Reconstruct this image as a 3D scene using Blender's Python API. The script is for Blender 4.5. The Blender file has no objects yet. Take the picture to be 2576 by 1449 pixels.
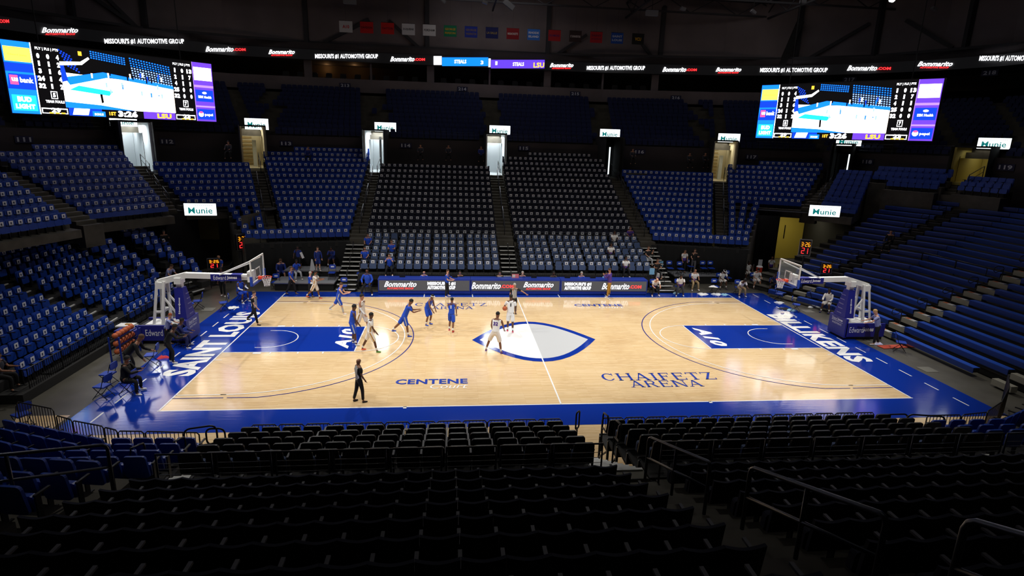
import bpy, bmesh, math, random
import numpy as np
from mathutils import Vector, Matrix

random.seed(7)
COL = bpy.context.scene.collection
W_, H_ = 2576.0, 1449.0

# ------------------------------------------------------------------ camera
CAM = Vector((-4.145, -27.366, 9.566))
YAW, PITCH, ROLL, FPX = -0.1086, -0.2491, 0.0307, 1456.58
def _axes(a, b, c):
    f = Vector((-math.sin(a)*math.cos(b), math.cos(a)*math.cos(b), math.sin(b)))
    r = Vector((math.cos(a), math.sin(a), 0)); u = r.cross(f)
    return math.cos(c)*r + math.sin(c)*u, -math.sin(c)*r + math.cos(c)*u, f
CR, CU, CF = _axes(YAW, PITCH, ROLL)
def ray(px, py): return CF + CR*((px-1288)/FPX) + CU*((724.5-py)/FPX)
def atZ(px, py, z=0.0): d = ray(px, py); return CAM + d*((z-CAM.z)/d.z)
def atY(px, py, y): d = ray(px, py); return CAM + d*((y-CAM.y)/d.y)
def atX(px, py, x): d = ray(px, py); return CAM + d*((x-CAM.x)/d.x)
def pr(p):
    d = Vector(p)-CAM; w = d.dot(CF)
    if w < .3: return None
    return (1288+FPX*d.dot(CR)/w, 724.5-FPX*d.dot(CU)/w, w)
def inview(p, m=70):
    q = pr(p)
    return q is not None and -m < q[0] < W_+m and -m < q[1] < H_+m

# ------------------------------------------------------------------ materials
def lin(c):
    return tuple(((x/12.92) if x <= .04045 else ((x+.055)/1.055)**2.4) for x in (v/255 for v in c))
MATS = {}
def mat(name, rgb, rough=.6, metal=0., emit=0., spec=.5, coat=0., alpha=1.):
    if name in MATS: return MATS[name]
    m = bpy.data.materials.new(name); m.use_nodes = True
    b = m.node_tree.nodes['Principled BSDF']; c = lin(rgb)+(1,)
    b.inputs['Base Color'].default_value = c
    b.inputs['Roughness'].default_value = rough; b.inputs['Metallic'].default_value = metal
    b.inputs['Specular IOR Level'].default_value = spec
    if coat: b.inputs['Coat Weight'].default_value = coat; b.inputs['Coat Roughness'].default_value = .08
    if emit:
        b.inputs['Emission Color'].default_value = c; b.inputs['Emission Strength'].default_value = emit
        b.inputs['Base Color'].default_value = (0.01, 0.01, 0.01, 1)
    if alpha < 1: b.inputs['Alpha'].default_value = alpha
    MATS[name] = m
    return m
def noisy(name, rgb, rgb2, scale=3., rough=.7, spec=.4, detail=6, stretch=(1, 1, 1), rv=0., bump=0.):
    m = mat(name, rgb, rough, spec=spec); nt = m.node_tree; b = nt.nodes['Principled BSDF']
    tc = nt.nodes.new('ShaderNodeTexCoord'); mp = nt.nodes.new('ShaderNodeMapping'); nz = nt.nodes.new('ShaderNodeTexNoise')
    mp.inputs['Scale'].default_value = stretch
    nz.inputs['Scale'].default_value = scale; nz.inputs['Detail'].default_value = detail
    mx = nt.nodes.new('ShaderNodeMix'); mx.data_type = 'RGBA'
    mx.inputs[6].default_value = lin(rgb)+(1,); mx.inputs[7].default_value = lin(rgb2)+(1,)
    rp = nt.nodes.new('ShaderNodeMapRange'); rp.inputs[1].default_value = .3; rp.inputs[2].default_value = .7
    L = nt.links.new
    L(tc.outputs['Object'], mp.inputs[0]); L(mp.outputs[0], nz.inputs['Vector']); L(nz.outputs[0], rp.inputs[0]); L(rp.outputs[0], mx.inputs[0]); L(mx.outputs[2], b.inputs['Base Color'])
    if rv:
        rr = nt.nodes.new('ShaderNodeMapRange'); rr.inputs[3].default_value = rough-rv; rr.inputs[4].default_value = rough+rv
        L(nz.outputs[0], rr.inputs[0]); L(rr.outputs[0], b.inputs['Roughness'])
    if bump:
        bp = nt.nodes.new('ShaderNodeBump'); bp.inputs['Strength'].default_value = bump; bp.inputs['Distance'].default_value = .01
        L(nz.outputs[0], bp.inputs['Height']); L(bp.outputs[0], b.inputs['Normal'])
    return m
def wood(name, base, dark, light):
    m = mat(name, base, .22, spec=.5, coat=.0); nt = m.node_tree; b = nt.nodes['Principled BSDF']; L = nt.links.new
    tc = nt.nodes.new('ShaderNodeTexCoord'); br = nt.nodes.new('ShaderNodeTexBrick')
    br.offset = .37; br.offset_frequency = 2
    br.inputs['Scale'].default_value = 1.; br.inputs['Brick Width'].default_value = 1.3; br.inputs['Row Height'].default_value = .075
    br.inputs['Mortar Size'].default_value = .0022; br.inputs['Mortar Smooth'].default_value = .3
    br.inputs['Color1'].default_value = lin(base)+(1,); br.inputs['Color2'].default_value = lin(light)+(1,); br.inputs['Mortar'].default_value = lin(dark)+(1,)
    L(tc.outputs['Object'], br.inputs['Vector'])
    mp = nt.nodes.new('ShaderNodeMapping'); mp.inputs['Scale'].default_value = (1.1, 9, 1); L(tc.outputs['Object'], mp.inputs[0])
    nz = nt.nodes.new('ShaderNodeTexNoise'); nz.inputs['Scale'].default_value = 2.; nz.inputs['Detail'].default_value = 7; L(mp.outputs[0], nz.inputs['Vector'])
    n2 = nt.nodes.new('ShaderNodeTexNoise'); n2.inputs['Scale'].default_value = .35; n2.inputs['Detail'].default_value = 4; L(tc.outputs['Object'], n2.inputs['Vector'])
    ad = nt.nodes.new('ShaderNodeMath'); ad.operation = 'ADD'; L(nz.outputs[0], ad.inputs[0]); L(n2.outputs[0], ad.inputs[1])
    rp = nt.nodes.new('ShaderNodeMapRange'); rp.inputs[1].default_value = .95; rp.inputs[2].default_value = 1.4; rp.inputs[4].default_value = .6; L(ad.outputs[0], rp.inputs[0])
    mx = nt.nodes.new('ShaderNodeMix'); mx.data_type = 'RGBA'; L(rp.outputs[0], mx.inputs[0]); L(br.outputs[0], mx.inputs[6]); mx.inputs[7].default_value = lin(dark)+(1,)
    L(mx.outputs[2], b.inputs['Base Color'])
    wavy_gloss(m, .11)
    return m
def wavy_gloss(m, rough):
    nt = m.node_tree; b = nt.nodes['Principled BSDF']; L = nt.links.new
    tc = nt.nodes.new('ShaderNodeTexCoord'); mp = nt.nodes.new('ShaderNodeMapping'); mp.inputs['Scale'].default_value = (.8, 6, 1); L(tc.outputs['Object'], mp.inputs[0])
    nz = nt.nodes.new('ShaderNodeTexNoise'); nz.inputs['Scale'].default_value = 1.6; nz.inputs['Detail'].default_value = 3; L(mp.outputs[0], nz.inputs['Vector'])
    bp = nt.nodes.new('ShaderNodeBump'); bp.inputs['Strength'].default_value = .1; bp.inputs['Distance'].default_value = .01
    L(nz.outputs[0], bp.inputs['Height']); L(bp.outputs[0], b.inputs['Normal']); b.inputs['Roughness'].default_value = rough
def stripes(name, c1, c2, freq, axis='X'):
    m = mat(name, c1, .8); nt = m.node_tree; b = nt.nodes['Principled BSDF']; L = nt.links.new
    tc = nt.nodes.new('ShaderNodeTexCoord'); sp = nt.nodes.new('ShaderNodeSeparateXYZ'); L(tc.outputs['Object'], sp.inputs[0])
    mu = nt.nodes.new('ShaderNodeMath'); mu.operation = 'MULTIPLY'; mu.inputs[1].default_value = freq; L(sp.outputs[axis], mu.inputs[0])
    fr = nt.nodes.new('ShaderNodeMath'); fr.operation = 'FRACT'; L(mu.outputs[0], fr.inputs[0])
    gt = nt.nodes.new('ShaderNodeMath'); gt.operation = 'GREATER_THAN'; gt.inputs[1].default_value = .5; L(fr.outputs[0], gt.inputs[0])
    ab = nt.nodes.new('ShaderNodeMath'); ab.operation = 'ABSOLUTE'; L(sp.outputs['X'], ab.inputs[0])
    lt = nt.nodes.new('ShaderNodeMath'); lt.operation = 'LESS_THAN'; lt.inputs[1].default_value = .14; L(ab.outputs[0], lt.inputs[0])
    ml = nt.nodes.new('ShaderNodeMath'); ml.operation = 'MULTIPLY'; L(gt.outputs[0], ml.inputs[0]); L(lt.outputs[0], ml.inputs[1])
    mx = nt.nodes.new('ShaderNodeMix'); mx.data_type = 'RGBA'; L(ml.outputs[0], mx.inputs[0]); mx.inputs[6].default_value = lin(c1)+(1,); mx.inputs[7].default_value = lin(c2)+(1,)
    L(mx.outputs[2], b.inputs['Base Color'])
    return m
def emis(name, rgb, s): return mat(name, rgb, .5, emit=s)

BLACK = mat('black_paint', (14, 14, 15), .45)
RAILM = mat('grey_rail_steel', (62, 66, 74), .35, .6)
WHITE = mat('white_paint', (235, 235, 232), .4)
CONC = noisy('concrete_floor', (98, 95, 86), (78, 75, 67), .8, .35, .4, rv=.08)
TIER = noisy('concrete_tier', (92, 88, 78), (70, 66, 58), 1.3, .85)
STEEL = mat('brushed_steel', (150, 150, 148), .35, .8)
NOSE = mat('pale_step_nosing', (205, 205, 200), .5)
DARKDECK = mat('dark_deck', (34, 33, 31), .8)
DARKWALL = noisy('dark_grey_wall', (70, 64, 66), (58, 54, 56), .4, .9)
PALEWALL = noisy('pale_grey_wall', (122, 112, 114), (104, 96, 98), .3, .9)
ROOFM = mat('black_roof_steel', (26, 26, 28), .8)
BLUEP = mat('royal_blue_paint', (16, 50, 152), .25); wavy_gloss(BLUEP, .1)
WOOD = wood('maple_floor', (222, 190, 142), (182, 144, 98), (232, 204, 160))
LINEW = mat('white_line_paint', (240, 240, 238), .25)
LINEB = mat('navy_line_paint', (44, 44, 128), .25)
GREYP = mat('pale_grey_paint', (196, 198, 200), .25)

# ------------------------------------------------------------------ mesh builder
class MB:
    def __init__(s): s.v = []; s.f = []; s.m = []; s.mats = []
    def mi(s, m):
        if m not in s.mats: s.mats.append(m)
        return s.mats.index(m)
    def add(s, vs, fs, m, M=None):
        o = len(s.v); i = s.mi(m)
        for v in vs:
            v = Vector(v)
            s.v.append(tuple(M @ v if M is not None else v))
        for f in fs: s.f.append(tuple(o+a for a in f)); s.m.append(i)
        return s
    def box(s, c, d, m, M=None):
        x, y, z = c; a, b, e = d[0]/2, d[1]/2, d[2]/2
        vs = [(x+i*a, y+j*b, z+k*e) for k in (-1, 1) for j in (-1, 1) for i in (-1, 1)]
        return s.add(vs, [(0, 2, 3, 1), (4, 5, 7, 6), (0, 1, 5, 4), (2, 6, 7, 3), (0, 4, 6, 2), (1, 3, 7, 5)], m, M)
    def bar(s, p, q, w, m, h=None, up=(0, 0, 1)):
        p, q = Vector(p), Vector(q); d = (q-p); L = d.length
        if L < 1e-6: return s
        d = d/L; u = Vector(up)
        if abs(d.dot(u)) > .99: u = Vector((0, 1, 0))
        r = d.cross(u).normalized(); t = r.cross(d)
        M = Matrix((r, d, t)).transposed().to_4x4(); M.translation = (p+q)/2
        return s.box((0, 0, 0), (w, L, h or w), m, M)
    def tube(s, pts, r, m, n=8, closed=False):
        pts = [Vector(p) for p in pts]; N = len(pts); vs = []; fs = []
        prev = None
        for i, p in enumerate(pts):
            a = pts[(i-1) % N] if (i or closed) else p; b = pts[(i+1) % N] if (i < N-1 or closed) else p
            d = (b-a).normalized()
            if prev is None:
                u = Vector((0, 0, 1)) if abs(d.z) < .9 else Vector((1, 0, 0)); x = d.cross(u).normalized()
            else:
                x = prev - d*prev.dot(d); x = x.normalized() if x.length > 1e-5 else d.orthogonal().normalized()
            prev = x; y = d.cross(x)
            rr = r[i] if isinstance(r, (list, tuple)) else r
            for k in range(n):
                t = 2*math.pi*k/n; vs.append(p + (x*math.cos(t)+y*math.sin(t))*rr)
        M = N if closed else N-1
        for i in range(M):
            for k in range(n):
                a, b = i*n+k, i*n+(k+1) % n; j = ((i+1) % N)*n
                fs.append((a, b, j+(k+1) % n, j+k))
        if not closed: fs += [tuple(range(n-1, -1, -1)), tuple(range((N-1)*n, N*n))]
        return s.add(vs, fs, m)
    def prism(s, poly, y0, y1, m, m2=None, M=None, ax='y', sh=0.):
        """poly in (x,z) extruded along y (or in (x,y) along z); sh shears y with height"""
        n = len(poly)
        if ax == 'y': vs = [(p[0], y0+sh*p[1], p[1]) for p in poly]+[(p[0], y1+sh*p[1], p[1]) for p in poly]
        else: vs = [(p[0], p[1], y0) for p in poly]+[(p[0], p[1], y1) for p in poly]
        s.add(vs, [tuple(range(n))]+[((i+1) % n, i, n+i, n+(i+1) % n) for i in range(n)], m, M)
        s.add(vs[n:], [tuple(range(n-1, -1, -1))], m2 or m, M)
        return s
    def quad(s, vs, m, M=None): return s.add(vs, [tuple(range(len(vs)))], m, M)
    def ball(s, c, r, m, n=10, sc=(1, 1, 1), M=None):
        vs = []; fs = []; k = n//2
        for i in range(1, k):
            a = math.pi*i/k
            for j in range(n):
                b = 2*math.pi*j/n; vs.append((c[0]+r*sc[0]*math.sin(a)*math.cos(b), c[1]+r*sc[1]*math.sin(a)*math.sin(b), c[2]+r*sc[2]*math.cos(a)))
        t = len(vs); vs += [(c[0], c[1], c[2]+r*sc[2]), (c[0], c[1], c[2]-r*sc[2])]
        for i in range(k-2):
            for j in range(n): fs.append((i*n+j, (i+1)*n+j, (i+1)*n+(j+1) % n, i*n+(j+1) % n))
        for j in range(n): fs.append((t, j, (j+1) % n)); fs.append((t+1, (k-2)*n+(j+1) % n, (k-2)*n+j))
        return s.add(vs, fs, m, M)
    def mesh(s, name, smooth=False):
        me = bpy.data.meshes.new(name); me.from_pydata(s.v, [], s.f)
        for m in s.mats: me.materials.append(m)
        me.polygons.foreach_set('material_index', s.m)
        if smooth: me.polygons.foreach_set('use_smooth', [True]*len(s.f))
        me.update()
        return me
    def obj(s, name, parent=None, label=None, cat=None, group=None, kind=None, smooth=False, loc=None, M=None):
        o = bpy.data.objects.new(name, s.mesh(name, smooth)); COL.objects.link(o)
        if parent: o.parent = parent
        if loc: o.location = loc
        if M is not None: o.matrix_local = M
        return tag(o, label, cat, group, kind)
def tag(o, label=None, cat=None, group=None, kind=None):
    if label: o['label'] = label
    if cat: o['category'] = cat
    if group: o['group'] = group
    if kind: o['kind'] = kind
    return o
def thing(name, label, cat, M=None, group=None, loc=None, rz=0):
    o = bpy.data.objects.new(name, None); COL.objects.link(o); o.empty_display_size = .2
    if M is not None: o.matrix_world = M
    elif loc is not None: o.matrix_world = Matrix.Translation(loc) @ Matrix.Rotation(rz, 4, 'Z')
    return tag(o, label, cat, group)
def struct(name, mb, parent=None, smooth=False): return mb.obj(name, parent, kind=None if parent else 'structure', smooth=smooth)
def dup(root, M, label=None, group=None):
    r = root.copy(); COL.objects.link(r); r.matrix_world = M
    if label: r['label'] = label
    if group: r['group'] = group
    def rec(a, b):
        for ch in a.children:
            c = ch.copy(); COL.objects.link(c); c.parent = b; rec(ch, c)
    rec(root, r)
    return r
def frame(p, rowdir, up=(0, 0, 1)):
    """x = rowdir, y = outward, z = up"""
    x = Vector(rowdir).normalized(); z = Vector(up); y = z.cross(x).normalized()
    M = Matrix((x, y, z)).transposed().to_4x4(); M.translation = Vector(p); return M
def rrect(w, h, r, z0=0., n=3, top=1.):
    pts = []
    for cx, cz, a0 in ((w/2-r, z0+h-r, 0), (-w/2+r, z0+h-r, 90), (-w/2+r, z0+r, 180), (w/2-r, z0+r, 270)):
        for i in range(n+1):
            a = math.radians(a0+90*i/n); x = cx+r*math.cos(a); z = cz+r*math.sin(a)
            pts.append((x*(top if cz > z0+h/2 else 1), z))
    return pts

# ------------------------------------------------------------------ text
TXT = {}
def text_mesh(body, bold=0., shear=0.):
    k = (body, bold, shear)
    if k not in TXT:
        c = bpy.data.curves.new('lettering', 'FONT'); c.body = body; c.size = 1; c.offset = bold; c.shear = shear
        c.resolution_u = 2; c.align_x = 'CENTER'; c.align_y = 'CENTER'; c.space_character = 1+bold*1.2
        o = bpy.data.objects.new('lettering', c); COL.objects.link(o)
        bpy.context.view_layer.update()
        me = bpy.data.meshes.new_from_object(o.evaluated_get(bpy.context.evaluated_depsgraph_get()))
        COL.objects.unlink(o); bpy.data.objects.remove(o)
        vs = [v.co.copy() for v in me.vertices]; fs = [tuple(p.vertices) for p in me.polygons]; bpy.data.meshes.remove(me)
        if vs:
            lo = [min(v[i] for v in vs) for i in (0, 1)]; hi = [max(v[i] for v in vs) for i in (0, 1)]
        else: lo = hi = [0, 0]
        w, h = max(hi[0]-lo[0], 1e-6), max(hi[1]-lo[1], 1e-6)
        TXT[k] = ([((v.x-(lo[0]+hi[0])/2)/w, (v.y-(lo[1]+hi[1])/2)/h) for v in vs], fs, w/h)
    return TXT[k]
def put_text(mb, body, c, w, h, m, M=None, bold=0., shear=0., off=0., axes='xz', flip=False):
    """lettering w wide and h tall, centred at c; in the local xz plane (facing -y) or the xy plane (facing +z)"""
    vs, fs, a = text_mesh(body, bold, shear)
    if w is None: w = h*a
    if h is None: h = w/a
    if axes == 'xz': V = [(c[0]+x*w, c[1]-off, c[2]+y*h) for x, y in vs]
    else: V = [(c[0]+x*w, c[1]+y*h, c[2]+off) for x, y in vs]
    return mb.add(V, fs, m, M)
ORD = 'zeroth first second third fourth fifth sixth seventh eighth ninth tenth eleventh twelfth thirteenth fourteenth fifteenth sixteenth seventeenth eighteenth nineteenth twentieth twenty-first twenty-second twenty-third twenty-fourth twenty-fifth twenty-sixth twenty-seventh twenty-eighth twenty-ninth thirtieth thirty-first thirty-second thirty-third thirty-fourth thirty-fifth thirty-sixth'.split()
# ------------------------------------------------------------------ floor and court
B, S = 14.325, 7.62
f = MB(); f.quad([(-62, -45, -.012), (62, -45, -.012), (62, 62, -.012), (-62, 62, -.012)], CONC)
FLOOR = struct('floor', f)
def slab(x0, y0, x1, y1, z, m): return [(x0, y0, z), (x1, y0, z), (x1, y1, z), (x0, y1, z)]
m = MB(); m.box((0, -1.575, -.004), (33.9, 20.85, .008), WOOD); m.box((-17.9, -9.9, -.004), (1.6, 4.2, .008), WOOD)
m.obj('maple_floor', FLOOR)
Z1, Z2 = .006, .008
m = MB()
bx, yn, yf = 16.95, -9.27, 8.85
for q in ((-bx, yn, bx, -S), (-bx, S, bx, yf), (-bx, -S, -B, S), (B, -S, bx, S)): m.quad(slab(*q, Z1, None), BLUEP)
for s_ in (-1, 1):
    x0, x1 = sorted((s_*B, s_*8.53)); m.quad(slab(x0, -1.83, x1, 1.83, Z1, None), BLUEP)
m.obj('painted_apron', FLOOR)
def line(mb, p, q, w=.05, z=Z2, mt=None):
    p, q = Vector(p), Vector(q); d = (q-p).normalized(); n = Vector((-d.y, d.x))*w/2
    mb.quad([(*(p-n), z), (*(q-n), z), (*(q+n), z), (*(p+n), z)], mt or LINEW)
def arc(mb, c, r, a0, a1, w=.05, mt=None, n=48, z=Z2):
    vs = []
    for i in range(n+1):
        a = math.radians(a0+(a1-a0)*i/n)
        for rr in (r-w/2, r+w/2): vs.append((c[0]+rr*math.cos(a), c[1]+rr*math.sin(a), z))
    mb.add(vs, [(2*i, 2*i+1, 2*i+3, 2*i+2) for i in range(n)], mt or LINEW)
m = MB()
line(m, (-B-.05, -S), (B+.05, -S), .06); line(m, (-B-.05, S), (B+.05, S), .06)
line(m, (0, -S), (0, 8.2), .06)
for s_ in (-1, 1):
    line(m, (s_*B, -S), (s_*B, S+.85), .06)
    line(m, (s_*8.53, -1.83), (s_*8.53, 1.83), .05)
    for t in (-1, 1):
        line(m, (s_*B, t*1.83), (s_*8.53, t*1.83), .05)
        for x in (12.2, 11.0, 9.9): line(m, (s_*x, t*1.85), (s_*x, t*2.05), .06)
        line(m, (s_*12.95, t*1.95), (s_*12.6, t*1.95), .16)
        line(m, (s_*B, t*6.32), (s_*(12.725-.2), t*6.32), .05); line(m, (s_*B, t*6.6), (s_*(12.725-.2), t*6.6), .05, mt=LINEB)
        line(m, (s_*(B-.35), t*2.75), (s_*B, t*2.75), .05)
    c = (s_*12.725, 0); e = 180 if s_ > 0 else 0
    arc(m, c, 6.32, e-90, e+90); arc(m, c, 6.75, e-78, e+78, mt=LINEB)
    for t in (-1, 1):
        a = math.radians(e+78*t); line(m, (c[0]+6.75*math.cos(a), 6.75*math.sin(a)), (s_*12.4, math.copysign(6.604, math.sin(a))), .05, mt=LINEB)
    arc(m, (s_*8.53, 0), 1.83, e-90, e+90)
    arc(m, c, 1.22, e-90, e+90); 
    for t in (-1, 1): line(m, (s_*12.725, t*1.22), (s_*13.1, t*1.22), .05)
    y = -8.4
    while y < 8.4:
        line(m, (s_*16.12, y), (s_*16.12, y+.75), .06); y += 1.47
for x in (-2.78, 2.75): line(m, (x, 7.62), (x, 8.45), .06)
for x in (-5.8, 5.85): line(m, (x, 7.0 if x > 0 else 7.62), (x, 8.5), .06); line(m, (x, -7.75), (x, -7.6), .12)
m.obj('painted_court_lines', FLOOR, kind='stuff')
# centre emblem, plain two-tone shape with a blue border
m = MB()
def lens(w, h, n=14, x0=-1, x1=1):
    top, bot = [], []
    for i in range(n+1):
        x = x0+(x1-x0)*i/n; k = (1-x*x)
        top.append((x*w, h*k*(1.02-.1*x*x))); bot.append((x*w, -h*k*(1.02-.1*x*x)))
    return top+bot[::-1][1:-1] if x0 == -1 and x1 == 1 else top+bot[::-1]
cy = -.35
def flat(poly, z, mt): m.quad([(x, y+cy, z) for x, y in poly][::-1], mt)
flat(lens(3.1, 2.9), Z1, BLUEP)
a = lens(2.72, 2.5, 10, -1, 0); flat(a, Z1+.001, LINEW)
a = lens(2.72, 2.5, 10, 0, 1); flat(a, Z1+.001, GREYP)
m.obj('painted_centre_emblem', FLOOR)
# lettering on the floor
m = MB()
BL2 = mat('blue_letter_paint', (22, 56, 160), .25)
def ftext(body, x0, x1, y0, y1, mt, **k): put_text(m, body, ((x0+x1)/2, (y0+y1)/2, Z2), x1-x0, y1-y0, mt, axes='xy', **k)
# serif capitals drawn as strokes with slab serifs
def serif(word, x0, x1, y0, y1, mt):
    G = {'C': 1., 'H': 1.15, 'A': 1.1, 'I': .5, 'F': .9, 'E': .95, 'T': 1., 'Z': .95, 'R': 1.05, 'N': 1.15}
    tot = sum(G[c] for c in word)+.16*(len(word)-1); u = (x1-x0)/tot; h = y1-y0; x = x0; z = Z2
    def q(ax, ay, bx_, by, w, hw=True):
        if hw: pts = [(ax-w/2, ay), (ax+w/2, ay), (bx_+w/2, by), (bx_-w/2, by)]
        else: pts = [(ax, ay-w/2), (bx_, by-w/2), (bx_, by+w/2), (ax, ay+w/2)]
        vs = [(x+p[0]*u, y0+p[1]*h, z) for p in pts]
        a = sum(vs[i][0]*vs[(i+1) % 4][1]-vs[(i+1) % 4][0]*vs[i][1] for i in range(4))
        m.quad(vs if a > 0 else vs[::-1], mt)
    def sf(cx, t, w=.34): q(cx-w/2, .03 if t == 0 else .97, cx+w/2, .03 if t == 0 else .97, .07, False)
    for c in word:
        g = G[c]
        if c in 'HFETRIN': q(.17+(.08 if c == 'I' else 0), 0, .17+(.08 if c == 'I' else 0), 1, .17) if c != 'T' else q(.5, 0, .5, 1, .17)
        if c == 'H': q(g-.17, 0, g-.17, 1, .17); q(.17, .5, g-.17, .5, .08, False); [sf(a, t) for a in (.17, g-.17) for t in (0, 1)]
        if c == 'I': sf(.25, 0, .4); sf(.25, 1, .4)
        if c == 'A': q(.12, 0, g/2, 1, .09); q(g-.14, 0, g/2, 1, .19); q(.25, .33, g-.3, .33, .07, False); sf(.12, 0); sf(g-.14, 0)
        if c in 'FE':
            q(.1, .965, g-.08, .965, .07, False); q(.17, .52, g-.3, .52, .07, False); q(g-.1, .78, g-.1, 1, .07); q(g-.3, .4, g-.3, .64, .06)
            if c == 'E': q(.1, .035, g-.04, .035, .07, False); q(g-.06, 0, g-.06, .24, .07)
            else: sf(.17, 0, .42)
        if c == 'T': q(.03, .965, .97, .965, .07, False); q(.06, .78, .06, 1, .06); q(.94, .78, .94, 1, .06); sf(.5, 0, .42)
        if c == 'Z': q(.04, .965, .9, .965, .07, False); q(.04, .035, .92, .035, .07, False); q(.14, 0, .8, 1, .2); q(.07, .78, .07, 1, .06); q(.9, 0, .9, .22, .06)
        if c == 'N': q(g-.15, 0, g-.15, 1, .08); q(g-.17, 0, .2, 1, .2); sf(.17, 0); sf(.17, 1); sf(g-.15, 1)
        if c == 'R': q(.17, .965, .55, .965, .07, False); q(.17, .5, .55, .5, .07, False); q(.55, .5, .9, 0, .18); sf(.17, 0); sf(.92, 0, .26)
        def ring(cx, cyy, rx, ry, a0, a1, w1, n=12):
            vs = []
            for i in range(n+1):
                a = math.radians(a0+(a1-a0)*i/n); ww = w1*(.4+.6*abs(math.cos(a)))
                for s2 in (-1, 1): vs.append((x+(cx+(rx+s2*ww/2)*math.cos(a))*u, y0+(cyy+(ry+s2*.035)*math.sin(a))*h, z))
            m.add(vs, [(2*i, 2*i+1, 2*i+3, 2*i+2) for i in range(n)], mt)
        if c == 'R': ring(.55, .73, .25, .235, -90, 90, .16)
        if c == 'C': ring(.5, .5, .4, .465, 42, 318, .19); q(.86, .68, .86, 1, .06); q(.84, .18, .84, .3, .05)
        x += (g+.16)*u
serif('CHAIFETZ', 2.2, 7.15, -5.5, -4.75, BL2); serif('ARENA', 3.2, 6.25, -6.2, -5.56, BL2)
serif('CHAIFETZ', -6.25, -2.0, 5.68, 6.3, BL2); serif('ARENA', -5.25, -2.85, 5.02, 5.56, BL2)
ftext('CENTENE', -6.35, -3.45, -5.6, -5.1, BL2, bold=.03); ftext('Court', -4.95, -3.45, -6.05, -5.62, LINEW, bold=0, shear=.3)
ftext('CENTENE', 3.3, 6.3, 5.62, 6.1, BL2, bold=.03); ftext('Court', 4.7, 6.25, 5.2, 5.6, LINEW, bold=0, shear=.3)
def apron_text(body, s_, a, b, xi, xo):
    # reading along y, letter tops pointing away from the court
    vs, fs, _ = text_mesh(body, .045, 0)
    L = abs(b-a); hh = xo-xi; V = []
    for x, y in vs:
        t = x+.5; V.append((s_*(xi+(y+.5)*hh), (a+t*L) if s_ < 0 else (a-t*L), Z2))
    m.add(V, fs, LINEW)
apron_text('SAINT LOUIS', -1, -4.5, 4.5, 14.5, 15.75); apron_text('BILLIKENS', 1, 3.9, -3.75, 14.5, 15.72)
for s_ in (-1, 1):
    vs, fs, _ = text_mesh('A10', .05, .25)
    V = []
    for x, y in vs: V.append((s_*(9.25+y*.75), (-x if s_ > 0 else x)*2.9, Z2))
    m.add(V, fs, LINEW)
m.obj('painted_floor_lettering', FLOOR)
m = MB()
for (x, y) in ((17.55, -4.7), (17.6, 4.6), (-17.5, 5.0), (17.7, -.9)): m.box((x, y, -.003), (.62, .62, .012), mat('floor_plate', (128, 126, 116), .45, .3))
m.obj('floor_plate', FLOOR)
# ------------------------------------------------------------------ seats
SLATE = mat('slate_blue_fabric', (66, 84, 122), .75)
SHELL = mat('black_plastic_shell', (20, 20, 21), .42)
NAVYF = mat('dark_navy_fabric', (24, 27, 46), .9)
BLUES = mat('royal_blue_plastic', (20, 62, 158), .38)
DEEPB = mat('deep_blue_fabric', (16, 38, 104), .6)
ARMG = mat('grey_armrest', (74, 74, 78), .5)
CARD = mat('white_card', (236, 236, 240), .7)
INK = mat('dark_print', (52, 56, 78), .7)
def back_mesh(kind):
    m = MB()
    if kind == 'theater':
        pts = [(-.225, .36), (.225, .36)]; n = 8
        for i in range(n+1):
            x = .229-.458*i/n; pts.append((x, .80+.05*(abs(x)/.229)**1.6))
        M = Matrix.Identity(4)
        m.prism(pts, .0, .05, NAVYF, SHELL, sh=.12)
        m.prism([(-.2, .44), (.2, .44), (.2, .76), (-.2, .76)], -.03, .0, NAVYF, sh=.12)
    else:
        a, b = {'padded': (SLATE, SHELL), 'blue': (BLUES, BLUES), 'plainblue': (BLUES, BLUES)}[kind]
        pts = rrect(.49, .55, .07, .32, 3, .95)
        m.prism(pts, 0, .055, b, b, sh=.14)
        p2 = rrect(.42, .42, .06, .40, 3, .95)
        m.prism(p2, -.03, .0, a, a, sh=.14)
    return m
def seat_mesh(kind):
    m = MB()
    c = {'theater': NAVYF, 'padded': SLATE, 'blue': BLUES, 'plainblue': BLUES}[kind]; w = .42 if kind == 'theater' else .45
    m.prism(rrect(w, .3, .05, .28, 2), -.17, -.07, c, c if kind != 'padded' else SHELL, sh=.1)
    m.box((0, -.03, .33), (w*.8, .09, .05), SHELL)
    return m
def arm_mesh(kind):
    m = MB(); x = -.229 if kind == 'theater' else -.268
    m.box((x, -.15, .60), (.045, .30, .03), ARMG if kind != 'blue' and kind != 'plainblue' else SHELL)
    m.box((x, -.06, .30), (.03, .10, .58), SHELL); m.box((x, -.06, .012), (.05, .26, .024), SHELL)
    return m
def card_mesh():
    m = MB(); m.box((0, .03, .70), (.205, .006, .2), CARD); m.ball((0, .028, .70), .05, INK, 8, (1, .08, 1)); m.box((0, .022, .645), (.07, .004, .012), INK)
    return m
PARTS = {}
def parts_of(kind):
    if kind not in PARTS:
        base = kind.replace('+', '')
        L = [('backrest', back_mesh(base)), ('seat', seat_mesh(base)), ('armrest', arm_mesh(base))]
        if '+' in kind: L.append(('note_card', card_mesh()))
        PARTS[kind] = [(n, mb, mb.mesh(n)) for n, mb in L]
    return PARTS[kind]
WAIT = {}      # name -> list of (matrix, label, group, partkind)
def queue(name, kind, M, label, group):
    if not inview(M @ Vector((0, 0, .6))): return
    WAIT.setdefault(name, []).append((M, label, group, kind))
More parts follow.
